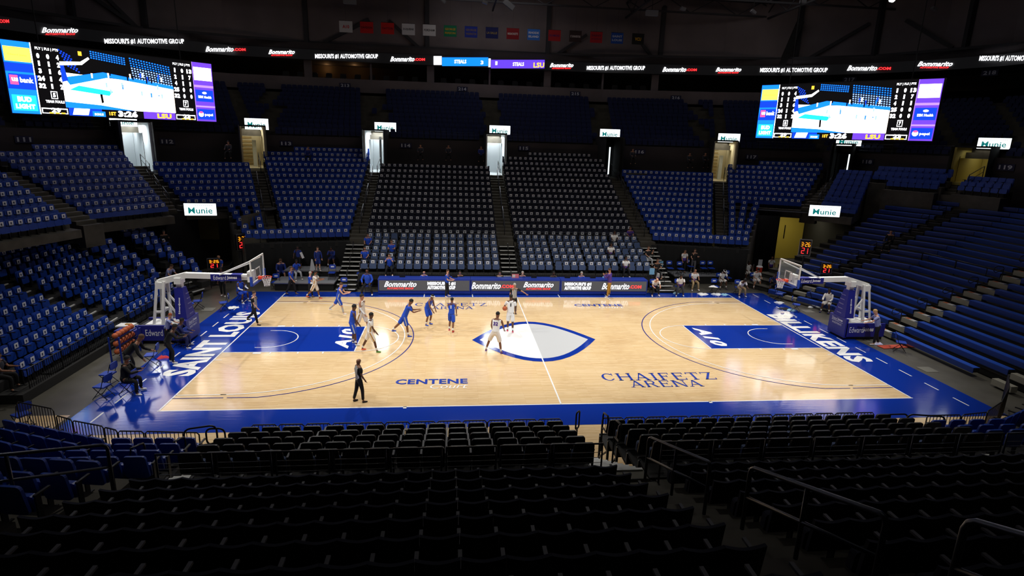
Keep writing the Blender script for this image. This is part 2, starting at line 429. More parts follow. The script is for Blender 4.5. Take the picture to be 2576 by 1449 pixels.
def flush(name, stuff_label, limit=300, cat='seat'):
    L = WAIT.pop(name, [])
    L.sort(key=lambda t: pr(t[0] @ Vector((0, 0, .5)))[2])
    protos = {}
    for M, label, group, kind in L[:limit]:
        if kind not in protos:
            r = thing(name, label, cat, M, group)
            for n, mb, me in parts_of(kind):
                o = bpy.data.objects.new(n, me); COL.objects.link(o); o.parent = r
            protos[kind] = r
        else: dup(protos[kind], M, label, group)
    rest = L[limit:]
    if rest:
        big = MB()
        for M, label, group, kind in rest:
            for n, mb, me in parts_of(kind):
                R = np.array([list(r) for r in M]); V = np.c_[np.array(mb.v), np.ones(len(mb.v))] @ R.T
                o = len(big.v); big.v += [tuple(p) for p in V[:, :3]]
                for f_, mi in zip(mb.f, mb.m): big.f.append(tuple(a+o for a in f_)); big.m.append(big.mi(mb.mats[mi]))
        big.obj(name+'_mass', label=stuff_label, cat='seats', kind='stuff')
    print(name, len(L))
def zk(k): return 3.13+.352*k+.0021*k*k
def lerp(a, b, t): return a+(b-a)*t
def rowpts(sec, k):
    """sec: k0,k1,FL,FR,BL,BR,dz"""
    k0, k1, FL, FR, BL, BR, dz = sec
    t = (k-k0)/(k1-k0) if k1 > k0 else 0
    return Vector((lerp(FL[0], BL[0], t), lerp(FL[1], BL[1], t), 0)), Vector((lerp(FR[0], BR[0], t), lerp(FR[1], BR[1], t), 0)), dz*max(0, k-1)/12
def tiers(mb, sec, m, ext=.3, tread=.86, fz=None, base=0., sgn=1, front=.62, nose=None):
    """stepped deck under the rows of one block"""
    k0, k1 = sec[0], sec[1]; prev = None
    ring = []
    for k in range(k0, k1+1):
        L, R, dz = rowpts(sec, k); z = fz(k)+dz; d = (R-L).normalized()*sgn
        out = Vector((-d.y, d.x, 0)); e = (R-L).normalized()
        a = L-e*ext-out*front; b = R+e*ext-out*front
        c = L-e*ext+out*(tread-front); dd = R+e*ext+out*(tread-front)
        ring.append((a, b, c, dd, z))
    for i, (a, b, c, d, z) in enumerate(ring):
        if i < len(ring)-1: c, d = ring[i+1][0], ring[i+1][1]
        zl = ring[i-1][4] if i else base
        P = lambda v, zz: (v.x, v.y, zz)
        mb.quad([P(a, z), P(b, z), P(d, z), P(c, z)], m)
        mb.quad([P(a, zl), P(b, zl), P(b, z), P(a, z)], m)
        mb.quad([P(a, base), P(a, z), P(c, z), P(c, base)], m); mb.quad([P(b, base), P(d, base), P(d, z), P(b, z)], m)
        if nose: mb.bar((a.x, a.y, z), (b.x, b.y, z), .05, nose, .04)
    c, d, z = ring[-1][2], ring[-1][3], ring[-1][4]
    mb.quad([(c.x, c.y, base), (c.x, c.y, z), (d.x, d.y, z), (d.x, d.y, base)], m)
fz = lambda k: zk(k)-.70
def seats_row(name, kind, L, R, z, n, label, group, sgn=1, skip=(), gap=None):
    rd = (R-L).normalized()*sgn
    for i in range(n):
        if i in skip: continue
        t = i/(n-1) if n > 1 else .5
        p = L.lerp(R, t)
        if gap: p += (R-L).normalized()*gap(i)
        M = frame((p.x, p.y, z), rd)
        queue(name, kind, M, label(i), group)

# ---- far side fixed blocks
FAR = {
 '114': (0, 11, (-9.81, 14.0), (-1.12, 14.0), (-9.83, 23.46), (-1.11, 23.46), 0),
 '115': (0, 13, (.61, 14.0), (9.2, 14.0), (.61, 25.18), (9.3, 25.18), 0),
 '113': (1, 13, (-15.51, 13.95), (-11.5, 14.76), (-19.39, 23.69), (-11.49, 25.29), -.12),
 '112': (5, 11, (-22.04, 14.6), (-18.28, 16.35), (-25.7, 18.58), (-20.22, 21.14), -.16),
 '116': (1, 11, (11.08, 14.95), (15.04, 14.0), (11.19, 23.77), (18.36, 22.04), -.06),
 '117': (7, 13, (18.66, 18.28), (23.17, 16.17), (20.62, 23.06), (26.92, 20.12), -.13),
 '118': (7, 13, (23.46, 13.38), (24.57, 11.6), (27.12, 17.24), (28.19, 15.54), -.13),
 '111': (5, 13, (-24.85, 8.4), (-22.62, 12.22), (-31.05, 11.37), (-27.51, 17.5), -.2),
 '110': (6, 13, (-25.2, -1.5), (-23.73, 4.23), (-30.4, -1.0), (-29.2, 7.2), -.35),
}
LOW = {
 '112': (1, 4, (-17.86, 12.75), (-16.99, 13.16), (-19.4, 15.0), (-17.95, 15.65), 0),
 '117': (1, 6, (16.63, 13.46), (17.55, 13.1), (18.35, 17.4), (20.0, 16.7), 0),
}
TOPS = {   # single rows at k = 14 and others
 '115': (14, 14, (2.95, 26.04), (8.4, 26.04), (2.95, 26.04), (8.4, 26.04), 0),
 '113': (14, 14, (-17.26, 25.0), (-11.58, 26.15), (-17.26, 25.0), (-11.58, 26.15), -.12),
 '117': (14, 14, (23.31, 22.75), (27.56, 20.77), (23.31, 22.75), (27.56, 20.77), -.14),
 '118': (14, 14, (29.19, 15.56), (31.56, 11.76), (29.19, 15.56), (31.56, 11.76), -.13),
 '111': (14, 14, (-30.63, 13.83), (-28.14, 18.14), (-30.63, 13.83), (-28.14, 18.14), -.2),
}
def nice(n): return ORD[n]
BLK = {'110': 'block at far left edge', '111': 'block below left video board', '112': 'block above left tunnel', '113': 'blue block left of centre', '114': 'left black block', '115': 'right black block', '116': 'blue block right of centre', '117': 'block above right tunnel', '118': 'block below right video board'}
tm = MB()
for nm, sec in list(FAR.items())+list(LOW.items())+list(TOPS.items()):
    tiers(tm, sec, TIER, ext=.24, fz=fz, base=fz(sec[0])-.55 if sec[0] >= 5 else 0.)
R_of = {}
for nm, sec in list(FAR.items())+[(k+'l', v) for k, v in LOW.items()]+[(k+'t', v) for k, v in TOPS.items()]:
    real = nm[:3]
    col = 'black' if real in ('114', '115') else 'blue'
    oname = 'black_arena_seat' if col == 'black' else ('blue_arena_seat' if real != '118' else 'plain_blue_arena_seat')
    kind = {'black_arena_seat': 'theater+', 'blue_arena_seat': 'blue+', 'plain_blue_arena_seat': 'plainblue'}[oname]
    for k in range(sec[0], sec[1]+1):
        L, R, dz = rowpts(sec, k)
        if real in ('114', '115') and k == 0: n = 18 if real == '114' else 17
        elif real in ('114', '115') and k < 14: n = 20
        else: n = max(1, round((R-L).length/.462)+1)
        if real == '117' and nm.endswith('l'): n = 3
        if nm == '112l': n = 3 if k > 1 else 2
        if col == 'black': txt = 'black seat with card'
        elif real == '118': txt = 'blue seat without card'
        else: txt = 'blue seat with card'
        lab = lambda i, k=k, txt=txt, real=real: f'{txt}, {nice(i+1)} from left in {nice(k+1)} row, {BLK[real]}'
        seats_row(oname, kind, L, R, fz(k)+dz, n, lab, f'seats with and without cards, {BLK[real]}')
# long front rows that run across the aisles
for nm, (A, Bp) in {'113': ((-17.55, 12.45), (-11.48, 13.89)), '116': ((11.03, 14.07), (17.2, 12.45))}.items():
    A, Bp = Vector((*A, 0)), Vector((*Bp, 0))
    seats_row('blue_arena_seat', 'blue+', A, Bp, fz(0), 14, lambda i, nm=nm: f'blue seat with card, {nice(i+1)} from left in lowest row above the {"left" if nm == "113" else "right"} curtain', f'lowest blue row above the {"left" if nm == "113" else "right"} curtain')
    tiers(tm, (0, 0, A, Bp, A, Bp, 0), DARKDECK, ext=.24, fz=fz, base=2.15)
# extra short rows right of block 118 and block 119
for k, L, R, dz in ((12, (28.5, 13.4), (30.0, 11.02), -.11), (13, (28.5, 15.0), (30.79, 11.37), -.12)):
    L, R = Vector((*L, 0)), Vector((*R, 0)); tiers(tm, (k, k, L, R, L, R, dz), TIER, ext=.24, fz=fz)
    n = round((R-L).length/.462)+1
    seats_row('plain_blue_arena_seat', 'plainblue', L, R, fz(k)+dz, n, lambda i, k=k: f'plain blue seat, {nice(i+1)} from left in short {nice(k+1)} row under the right board', 'short rows under the right board')
for k, L, R in ((13, (31.35, 10.16), (31.99, 7.6)), (14, (32.14, 10.54), (32.73, 8.15))):
    L, R = Vector((*L, 0)), Vector((*R, 0)); z = fz(k)-(.5 if k == 13 else .53)
    mm = MB(); tiers(tm, (k, k, L, R, L, R, 0), TIER, ext=.24, fz=lambda k, z=z: z)
    seats_row('plain_blue_arena_seat', 'plainblue', L, R, z, 6, lambda i, k=k: f'plain blue seat, {nice(i+1)} from left in {"upper" if k == 14 else "lower"} row at the far right edge', 'blue seats at the far right edge')
# ---- aisles of the far side: stepped strips between the blocks
def aisle(mb, p0, p1, k0, k1, w, m=TIER, z0=None, dz=0, rails=True, label=None):
    """steps from plan point p0 (row k0) to p1 (row k1)"""
    p0, p1 = Vector((*p0, 0)), Vector((*p1, 0)); n = (k1-k0)*2; d = (p1-p0).normalized(); r = Vector((d.y, -d.x, 0))
    for i in range(n):
        a = p0.lerp(p1, i/n); b = p0.lerp(p1, (i+1)/n); k = k0+i/2
        z = fz(k0)+(fz(k1)-fz(k0))*(i+1)/n + dz*i/n
        M = frame(((a.x+b.x)/2, (a.y+b.y)/2, 0), r)
        mb.box((0, 0, z-.6), (w, (b-a).length, 1.2), m, M)
aisles = [((-10.62, 13.6), (-10.7, 24.4), 0, 11), ((-.25, 13.6), (-.25, 24.4), 0, 11), ((10.3, 13.6), (10.3, 24.4), 0, 11), ((-16.4, 13.1), (-20.0, 22.6), 0, 11), ((16.0, 13.1), (19.6, 22.4), 0, 11),
          ((-22.9, 13.3), (-26.9, 18.4), 5, 12), ((23.5, 15.2), (27.5, 18.4), 7, 12), ((30.6, 10.5), (32.4, 11.2), 11, 13), ((-23.6, 6.3), (-29.5, 8.6), 5, 12)]
for p0, p1, k0, k1 in aisles: aisle(tm, p0, p1, k0, k1, 1.15)
tm.obj('seating_tiers', kind='structure')
# aisle handrails, far side
def handrail(p, q, label, h=.85, posts=3, name='aisle_handrail', cat='handrail', mt=None, mid=True):
    mt = mt or RAILM
    p, q = Vector(p), Vector(q); t = thing(name, label, cat, Matrix.Translation(p)); u = Vector((0, 0, h))
    d = q-p; e = d.normalized()*.06
    m = MB(); m.tube([Vector((0, 0, 0)), u-Vector((0, 0, .06)), u+e, d+u-e, d+u-Vector((0, 0, .06)), d], .022, mt); m.obj('rail_tube', t, smooth=True)
    if mid: m = MB(); m.tube([u*.5, d+u*.5], .017, mt); m.obj('mid_rail', t, smooth=True)
    for i in range(1, posts-1):
        c = d*(i/(posts-1)); m = MB(); m.tube([c, c+u], .02, mt); m.obj('post', t, smooth=True)
    return t
for nm, x, segs in (('left of the black blocks', -10.65, 3), ('between the black blocks', -.25, 3), ('right of the black blocks', 10.3, 3)):
    for i in range(segs):
        k = 1+i*3.4; y = 14.0+.86*k-.3
        handrail((x, y, fz(k)+.1), (x, y+2.3, fz(k+2.7)+.1), f'grey pipe handrail in the far aisle {nm}, {nice(i+1)} from bottom')
for nm, (a, b), zz in (('left of the blue block left of centre', ((-16.9, 14.4), (-19.5, 21.0)), (0, 10)), ('right of the blue block right of centre', ((16.4, 14.2), (19.2, 21.3)), (0, 10)), ('left of the block above the left tunnel', ((-23.1, 14.2), (-26.3, 17.9)), (5, 11)), ('right of the block above the right tunnel', ((24.4, 15.6), (27.0, 17.9)), (7, 12))):
    A, Bp = Vector((*a, 0)), Vector((*b, 0))
    for i in range(3):
        t0, t1 = i/3+.02, i/3+.25; k0_, k1_ = lerp(zz[0]+.6, zz[1], t0), lerp(zz[0]+.6, zz[1], t1); p = A.lerp(Bp, t0); q = A.lerp(Bp, t1)
        handrail((p.x, p.y, fz(k0_)), (q.x, q.y, fz(k1_)), f'slim handrail {nm}, {nice(i+1)} from bottom')

# ---- far retractable stand: slate seats in groups of four
gp = lambda i: 0
zr = lambda k: 1.0+.31*k
rt = MB()
def retract(mb, x0, x1, y0, sg, n=5, tread=.86, z=zr, mt=DARKDECK):
    for k in range(n):
        y = y0+sg*tread*k; a, b = sorted((y-sg*.62, y+sg*(tread-.62)))
        mb.box(((x0+x1)/2, (a+b)/2, z(k)-.04), (x1-x0, b-a, .08), mt)
        mb.box(((x0+x1)/2, y-sg*.60, z(k)-.17), (x1-x0, .03, .3), mt)
        mb.bar((x0, y-sg*.62, z(k)+.005), (x1, y-sg*.62, z(k)+.005), .03, RAILM)
    for x in (x0, x1):
        for k in range(n):
            y = y0+sg*tread*k; mb.bar((x, y-sg*.5, 0), (x, y-sg*.5, z(k)), .06, BLACK)
            mb.bar((x, y-sg*.5, z(k)*.3), (x, y+sg*(tread-.5), z(k)), .04, BLACK)
for nm, x0, x1 in (('left', -10.05, -.85), ('right', .45, 9.45)):
    retract(rt, x0, x1, 10.06, 1, 5, .8)
    for k in range(5):
        y = 10.06+.8*k
        # groups of four separated by small gaps
        n = 16; L = x0+.33; Wd = (x1-x0-.66)
        for i in range(n):
            g = i//4; x = L+(i*.545+g*.11)*(Wd/(15*.545+.33))
            occupied = (nm, k, i) in {('left', 0, 3), ('left', 1, 0), ('left', 2, 3), ('left', 3, 0), ('right', 0, 12), ('right', 2, 11), ('right', 4, 12)}
            plain = (nm, k, i) in {('left', 4, 3), ('right', 0, 4), ('right', 0, 13), ('right', 2, 13), ('right', 1, 15), ('right', 3, 15)} or occupied
            queue('slate_padded_seat', 'padded' if plain else 'padded+', frame((x, y, zr(k)), (1, 0, 0)),
                  f'slate padded seat {"without" if plain else "with white"} card, {nice(i+1)} from left, {nice(k+1)} row, far {nm} stand', f'slate seats in the far {nm} stand')
rt.obj('telescopic_stand', label='far telescopic stand decks and struts behind the scorer table', cat='stand', kind='structure')
# steps beside and between the far stands
st = MB()
for xc, w in ((-10.75, 1.3), (-.2, 1.15), (10.2, 1.3)):
    for i in range(11):
        z = .16+.21*i; y = 9.1+.42*i
        st.box((xc, y, z-.03), (w, .44, .05), DARKDECK); st.box((xc, y-.2, z-.01), (w*.9, .09, .05), NOSE); st.box((xc, y+.18, z-.1), (w, .03, .2), DARKDECK)
st.obj('stand_steps', kind='structure')
for x, nm in ((-10.75, 'left of the far left stand'), (-.2, 'between the two far stands'), (10.2, 'right of the far right stand')):
    for j in range(3):
        y = 9.4+1.3*j; z = .2+.65*j
        t = thing('step_grab_rail', f'black looped grab rail on steps {nm}, {nice(j+1)} from bottom', 'handrail', loc=(x, y, z))
        m = MB(); m.tube([(0, 0, 0), (0, 0, .85), (0, .05, .95), (0, .5, 1.1), (0, .55, 1.0), (0, .5, .8), (0, .06, .7)], .02, BLACK); m.obj('rail_tube', t, smooth=True)
# cross rail above the slate seats, panel by panel
for nm, x0, x1 in (('left', -10.0, -.9), ('right', .5, 9.4)):
    for i in range(8):
        a, b = lerp(x0, x1, i/8)+.02, lerp(x0, x1, (i+1)/8)-.02
        t = thing('rail_panel', f'grey pipe rail panel, {nice(i+1)} from left, above the far {nm} slate seats', 'railing', loc=(a, 13.62, 2.24), group=f'rail panels above the far {nm} stand')
        m = MB(); m.tube([(0, 0, 0), (0, 0, 1.0), (b-a, 0, 1.0), (b-a, 0, 0)], .022, RAILM); m.obj('frame_tube', t, smooth=True)
# ---- near side
fzn = lambda k: 3.3+.352*k+.0021*k*k-.85
zrn = lambda k: 1.0+.31*k
nt_ = MB()
for nm, x0, x1 in (('left', -9.8, -.9), ('right', .36, 9.2)):
    retract(nt_, x0, x1, -12.4, -1, 5, .86, zrn)
    for k in range(5):
        y = -12.4-.86*k; n = 16; Wd = x1-x0-.56
        for i in range(n):
            g = i//4; x = x0+.28+(i*.545+g*.06)*(Wd/(15*.545+.18))
            queue('black_padded_seat', 'padded', frame((x, y, zrn(k)), (-1, 0, 0)), f'black backed padded seat, {nice(i+1)} from left in {nice(k+1)} row from court, near {nm} stand', f'black padded seats in the near {nm} stand')
nt_.obj('telescopic_stand', label='near telescopic stand decks below the cable rail', cat='stand', kind='structure')
nb = MB()
for nm, x0, x1, n, kk in (('left', -10.04, -.8, 20, 9), ('right', .36, 9.6, 20, 14)):
    sec = (0, kk-1, (x1-.23, -17.1), (x0+.23, -17.1), (x1-.23, -17.1-.86*(kk-1)), (x0+.23, -17.1-.86*(kk-1)), 0)
    tiers(nb, (0, kk+1, sec[2], sec[3], (sec[4][0], sec[4][1]-1.72), (sec[5][0], sec[5][1]-1.72), 0), TIER, ext=.24, fz=fzn)
    for k in range(kk):
        R, L, dz = rowpts(sec, k)
        seats_row('black_folding_seat', 'theater', R, L, fzn(k), n, lambda i, k=k, nm=nm, n=n: f'black folding seat, {nice(n-i)} from left in {nice(k+1)} row behind cable rail, {nm} block', f'black folding seats in the near {nm} block')
# rows continuing to the right
sec = (0, 12, (16.0, -15.6), (10.9, -16.9), (18.5, -26.0), (10.9, -27.4), 0)
tiers(nb, sec, TIER, ext=.24, fz=fzn)
# near centre aisle
for i in range(28):
    y = -16.75-.43*i; z = fzn(0)-.02+(fzn(14)-fzn(0))*i/28
    nb.box((-.22, y, z-.5), (1.2, .44, 1.0), TIER)
    y0 = y
for i in range(24):
    y = -16.75-.43*i; z = fzn(0)-.02+(fzn(14)-fzn(0))*i/28
    nb.box((-10.85, y, z-.5), (1.4, .44, 1.0), TIER)
nb.obj('seating_tiers', kind='structure')
st = MB()
for xc, w in ((-.27, 1.1), (-10.45, 1.2), (9.75, 1.1)):
    for i in range(10):
        z = .2+.235*i; y = -12.0-.45*i
        st.box((xc, y, z-.03), (w, .46, .05), mat('worn_step', (92, 88, 74), .7)); st.box((xc, y+.2, z), (w*.96, .08, .05), NOSE); st.box((xc, y-.2, z-.1), (w, .03, .24), DARKDECK)
st.obj('stand_steps', kind='structure')
# ------------------------------------------------------------------ left end stand (blue chairs, telescopic)
ze = lambda k: .34+.352*k
le = MB()
def deck(mb, k, L, R, z, front=.62, tread=.87, m=DARKDECK, ext=.25):
    L, R = Vector((*L, 0)), Vector((*R, 0)); d = (R-L).normalized(); out = Vector((-d.y, d.x, 0))
    a, b = L-d*ext-out*front, R+d*ext-out*front; c, e = L-d*ext+out*(tread-front), R+d*ext+out*(tread-front)
    mb.add([(a.x, a.y, z), (b.x, b.y, z), (e.x, e.y, z), (c.x, c.y, z), (a.x, a.y, z-.34), (b.x, b.y, z-.34), (e.x, e.y, z-.34), (c.x, c.y, z-.34)],
           [(0, 1, 2, 3), (0, 4, 5, 1), (1, 5, 6, 2), (3, 7, 4, 0), (2, 6, 7, 3), (4, 7, 6, 5)], m)
for k in range(0, 10): deck(le, k, (-19.8-.87*k, -6.6), (-19.8-.87*k, 6.9), ze(k))
def xk(k): return -19.8-.87*k
blocks = {'near': [], 'middle': [], 'corner': [], 'tunnel': []}
for k in range(0, 7): blocks['near'].append((k, (xk(k), -5.7), (xk(k), -.28), 11))
for k in range(7, 10): blocks['near'].append((k, (xk(k), -5.7), (xk(k), -.9), 10))
for k in range(0, 10): blocks['middle'].append((k, (xk(k), 1.55-.06*k), (xk(k), 6.15+.04*k), 9 if k < 7 else 10))
Ck = {2: ((-21.12, 6.9), (-21.1, 6.95), 1), 3: ((-21.93, 7.12), (-21.71, 7.6), 2), 4: ((-22.6, 7.06), (-22.36, 7.6), 2), 5: ((-23.5, 7.06), (-23.16, 8.05), 3), 6: ((-24.33, 7.25), (-23.95, 8.3), 3),
      7: ((-25.26, 7.75), (-24.88, 8.8), 3), 8: ((-26.2, 7.9), (-25.63, 9.4), 4), 9: ((-27.2, 8.4), (-26.52, 9.85), 4)}
for k, (a, b, n) in Ck.items(): blocks['corner'].append((k, a, b, n)); deck(le, k, a, b, ze(k))
Dk = {0: ((-20.95, 8.6), (-20.9, 8.7), 1), 1: ((-19.6, 8.9), (-19.55, 9.0), 1), 2: ((-20.36, 9.17), (-20.1, 9.67), 2), 3: ((-21.1, 9.4), (-20.84, 9.9), 2), 4: ((-21.78, 9.4), (-21.5, 9.95), 2),
      5: ((-22.68, 9.9), (-22.2, 10.9), 3), 6: ((-23.4, 10.1), (-22.95, 11.1), 3), 7: ((-24.2, 10.5), (-23.75, 11.5), 3), 8: ((-24.87, 11.4), (-24.4, 12.3), 3), 9: ((-25.5, 12.1), (-25.2, 12.9), 3)}
for k, (a, b, n) in Dk.items():
    if k: blocks['tunnel'].append((k, a, b, n)); deck(le, k, a, b, ze(k))
le.obj('telescopic_stand', label='left end telescopic stand decks under the blue chairs', cat='stand', kind='structure')
WH = {'near': 'near left block', 'middle': 'block behind left hoop', 'corner': 'small left corner block', 'tunnel': 'block beside left tunnel'}
for nm, rows in blocks.items():
    for k, a, b, n in rows:
        a, b = Vector((*a, 0)), Vector((*b, 0))
        seats_row('blue_stand_chair', 'blue+', a, b, ze(k), n, lambda i, k=k, nm=nm, n=n: f'blue chair, white card, {nice(i+1)} from near end, {nice(k+1)} row, {WH[nm]}', f'blue chairs with cards, {WH[nm]}')
# stepped aisles of the left stand: pale nosings
sm = MB()
def stepstrip(p0, dirv, n, w, z0, rise=.176, run=.435):
    p0 = Vector((*p0, 0)); d = Vector((*dirv, 0)).normalized(); r = Vector((d.y, -d.x, 0))
    for i in range(n):
        c = p0+d*run*i; M = frame((c.x, c.y, z0+rise*i), r)
        sm.box((0, .1, -.03), (w, .42, .06), DARKDECK, M); sm.box((0, -.1, .0), (w, .07, .05), NOSE if i % 2 == 0 else RAILM, M)
stepstrip((-19.35, .65), (-1, -.08), 20, 1.1, .36); stepstrip((-20.9, 7.9), (-1, .28), 16, .9, .9); stepstrip((-19.3, 8.0), (-.9, .35), 6, .9, .3)
sm.obj('stand_steps', kind='structure')
# fence of upright bars in front of the left stand, panel by panel
def bar_fence(p, q, z0, h, label, name='bar_fence', step=.115, group=None, mt=None, dark=True, rnd=0.):
    mt = mt or BLACK
    p, q = Vector((*p, z0)), Vector((*q, z0)); t = thing(name, label, 'fence', Matrix.Translation(p), group); d = q-p; L = d.length; n = max(2, round(L/step)); u = Vector((0, 0, h)); e = d.normalized()*rnd
    m = MB(); m.tube([Vector((0, 0, 0)), u-Vector((0, 0, rnd)), u+e, d+u-e, d+u-Vector((0, 0, rnd)), d] if rnd else [(0, 0, 0), u, d+u, d], .02, mt, 6); m.bar(Vector((0, 0, .1)), d+Vector((0, 0, .1)), .03, mt); m.obj('fence_frame', t)
    m = MB()
    for i in range(1, n): c = d*(i/n); m.bar(c+Vector((0, 0, .1)), c+u, .016, mt)
    m.obj('fence_bars', t, kind='stuff')
    return t
ys = [-6.3, -4.4, -2.75, -1.2, .45, 2.1, 3.75, 5.4, 7.0]
for i in range(len(ys)-1): bar_fence((-19.3, ys[i]+.02), (-19.3, ys[i+1]-.02), .1, 1.0, f'black bar fence panel in front of the left blue chairs, {nice(i+1)} from the near end')
for i, (a, b) in enumerate((((-20.4, 8.6), (-19.0, 9.3)), ((-19.0, 9.35), (-18.3, 10.6)), ((-18.3, 10.7), (-18.6, 12.2)))): bar_fence(a, b, .1, 1.15, f'black bar fence panel beside the left tunnel, {nice(i+1)} from the court end')
# near-black box painted as the shaded hollow, blue folded seats under the fence
m = MB(); m.box((-19.55, -1.0, .2), (.4, 8.0, .4), mat('dark_void', (10, 10, 11), .9)); m.box((-19.33, -1.0, .09), (.06, 8.0, .05), NOSE)
for i in range(14): m.box((-19.33, -4.6+.55*i, .24), (.04, .42, .2), BLUES)
m.obj('stand_front_storage', label='folded blue seats stored under the left stand front', cat='storage')
# ------------------------------------------------------------------ near corners: blue seats
def corner(rows, label, group):
    for k, (L, R, n) in enumerate(rows):
        L, R = Vector((*L, 0)), Vector((*R, 0))
        seats_row('blue_corner_chair', 'plainblue', L, R, 1.0+.31*k, n, lambda i, k=k: f'{label}, {nice(i+1)} from left, {nice(k+1)} row from court', group)
        deck(cm, k, (L.x, L.y), (R.x, R.y), 1.0+.31*k)
cm = MB()
corner([((-10.95, -12.9), (-12.55, -12.85), 4), ((-10.95, -13.75), (-12.55, -13.7), 4), ((-10.95, -14.6), (-13.1, -14.5), 5), ((-10.85, -15.4), (-13.1, -15.35), 5)], 'plain blue chair facing court near left corner', 'plain blue chairs, straight rows of the near left corner')
corner([((-13.15, -12.8), (-15.9, -11.75), 7), ((-13.25, -13.6), (-16.6, -12.3), 8), ((-13.4, -14.45), (-17.2, -12.9), 9), ((-13.6, -15.3), (-17.8, -13.5), 10)], 'plain blue chair, turned rows, near left corner', 'plain blue chairs, turned rows of the near left corner')
corner([((12.25, -12.85), (10.35, -12.85), 4), ((12.3, -13.75), (10.3, -13.75), 4), ((12.3, -14.6), (10.3, -14.6), 4)], 'plain blue chair facing court near right corner', 'plain blue chairs of the near right corner')
corner([((14.6, -11.9), (12.7, -12.75), 5), ((15.0, -12.6), (12.8, -13.6), 5), ((15.4, -13.3), (12.9, -14.4), 6)], 'plain blue chair in turned rows, near right corner', 'plain blue chairs, turned rows of the near right corner')
for k, (L, R) in enumerate((((-11.0, -16.6), (-15.2, -16.0)), ((-10.95, -17.6), (-15.6, -16.9)), ((-11.0, -18.5), (-16, -17.7)), ((-11.2, -19.4), (-16.4, -18.6)))):
    L, R = Vector((*L, 0)), Vector((*R, 0)); z = 2.55+.35*k; deck(cm, k, (L.x, L.y), (R.x, R.y), z, m=TIER)
    seats_row('blue_corner_chair', 'plainblue', L, R, z, 9, lambda i, k=k: f'plain blue chair behind the grey pipe rail, {nice(i+1)} from aisle, {nice(k+1)} row, near left', 'plain blue chairs behind the near left pipe rail')
cm.obj('seating_tiers', kind='structure')
# ------------------------------------------------------------------ right bleachers
BB = mat('blue_bench_plastic', (24, 74, 176), .4)
BF = mat('blue_bench_front', (16, 50, 128), .5)
bl = MB()
NB = 21
bx_ = lambda k: 19.0+.67*k
bz = lambda k: .43+.293*k
th = math.radians(25)
def bend(k, L):
    y0 = 4.2+.12*k; return (bx_(k)-math.sin(th)*L, y0+math.cos(th)*L)
def bench(a, b, z, label, group):
    a, b = Vector((*a, z)), Vector((*b, z)); d = (b-a).normalized(); n = Vector((d.y, -d.x, 0))
    if n.dot(Vector((-1, 0, 0))) < 0: n = -n
    if not (inview(a) or inview(b) or inview((a+b)/2)): return
    t = thing('bleacher_bench', label, 'bench', Matrix.Translation((a+b)/2), group)
    h = (b-a)/2; m = MB(); m.bar(-h, h, .32, BB, .035); m.obj('seat_board', t)
    m = MB(); m.bar(-h+n*.15-Vector((0, 0, .12)), h+n*.15-Vector((0, 0, .12)), .03, BF, .23); m.obj('front_board', t)
    for s_ in (-1, 1):
        m = MB(); m.box((0, 0, 0), (.26, .02, .2), SHELL); m.obj('end_cap', t, M=Matrix.Translation(h*s_*1.002-Vector((0, 0, .1))) @ Matrix.Rotation(math.atan2(d.y, d.x)-math.pi/2, 4, 'Z'))
for k in range(NB):
    z = bz(k); x = bx_(k); dz = z-.42
    def dk(a, b, m=TIER):
        a, b = Vector((*a, dz)), Vector((*b, dz)); d = (b-a).normalized(); n = Vector((d.y, -d.x, 0)); n = n if n.x < 0 else -n
        bl.bar(a-n*.33+Vector((0, 0, .03)), b-n*.33+Vector((0, 0, .03)), .78, m, .05); bl.bar(a+n*.0-Vector((0, 0, .12)), b-Vector((0, 0, .12)), .02, DARKDECK, .3)
    if k: dk((x, -10.5), (x, 4.2+.12*k)); dk((x, 4.2+.12*k), bend(k, 7.2))
    bench((x, .45), (x, 4.15+.12*k), z, f'blue bleacher bench, {nice(k+1)} row up, right of the corner bend, beside the steps', 'straight blue benches left of the right stand steps')
    bench((x, -.75), (x, -5.65 if k == 0 else -6.4-.18*k), z, f'blue bleacher bench, {nice(k+1)} row up, near side of the right stand steps', 'straight blue benches on the near side of the right stand steps')
    bench(bend(k, .05), bend(k, 2.35), z, f'blue bleacher bench, {nice(k+1)} row up, angled piece next to the corner steps', 'angled blue benches before the corner steps')
    bench(bend(k, 3.35), bend(k, 4.45+.15*k), z, f'blue bleacher bench, {nice(k+1)} row up, far side of the corner steps', 'angled blue benches beyond the corner steps')
    if k > 0 and k < 7: bench((x, -7.6-.1*k), (x-.5, -10.4), z, f'blue bleacher bench, {nice(k+1)} row up, past the near end of the right stand', 'blue benches at the near end of the right stand')
bl.obj('bleacher_decks', label='grey bleacher decks under the blue benches', cat='stand', kind='structure')
# bleacher steps with pale treads and orange grip strips
sp = MB(); OR = mat('orange_grip', (176, 92, 40), .7); PT = mat('pale_tread', (150, 146, 130), .6); GS = mat('white_grip_label', (190, 190, 190), .6); DBL = mat('dark_blue_tread_end', (24, 50, 92), .6)
for k in range(NB):
    z = bz(k)-.12; x = bx_(k)
    sp.box((x+.02, -.15, z-.1), (.3, 1.12, .26), PT); sp.box((x+.02, -.15, z+.035), (.2, .72, .012), GS); sp.box((x+.02, .1, z+.038), (.2, .3, .012), OR); sp.box((x+.02, -.56, z+.038), (.24, .26, .012), DBL)
    sp.box((x+.02, -7.0-.14*k, z-.1), (.3, .9, .26), PT)
    a, b = bend(k, 2.45), bend(k, 3.25); sp.bar((a[0], a[1], z-.1), (b[0], b[1], z-.1), .3, PT if k < 5 else DARKDECK, .2)
sp.obj('bleacher_steps', kind='structure')
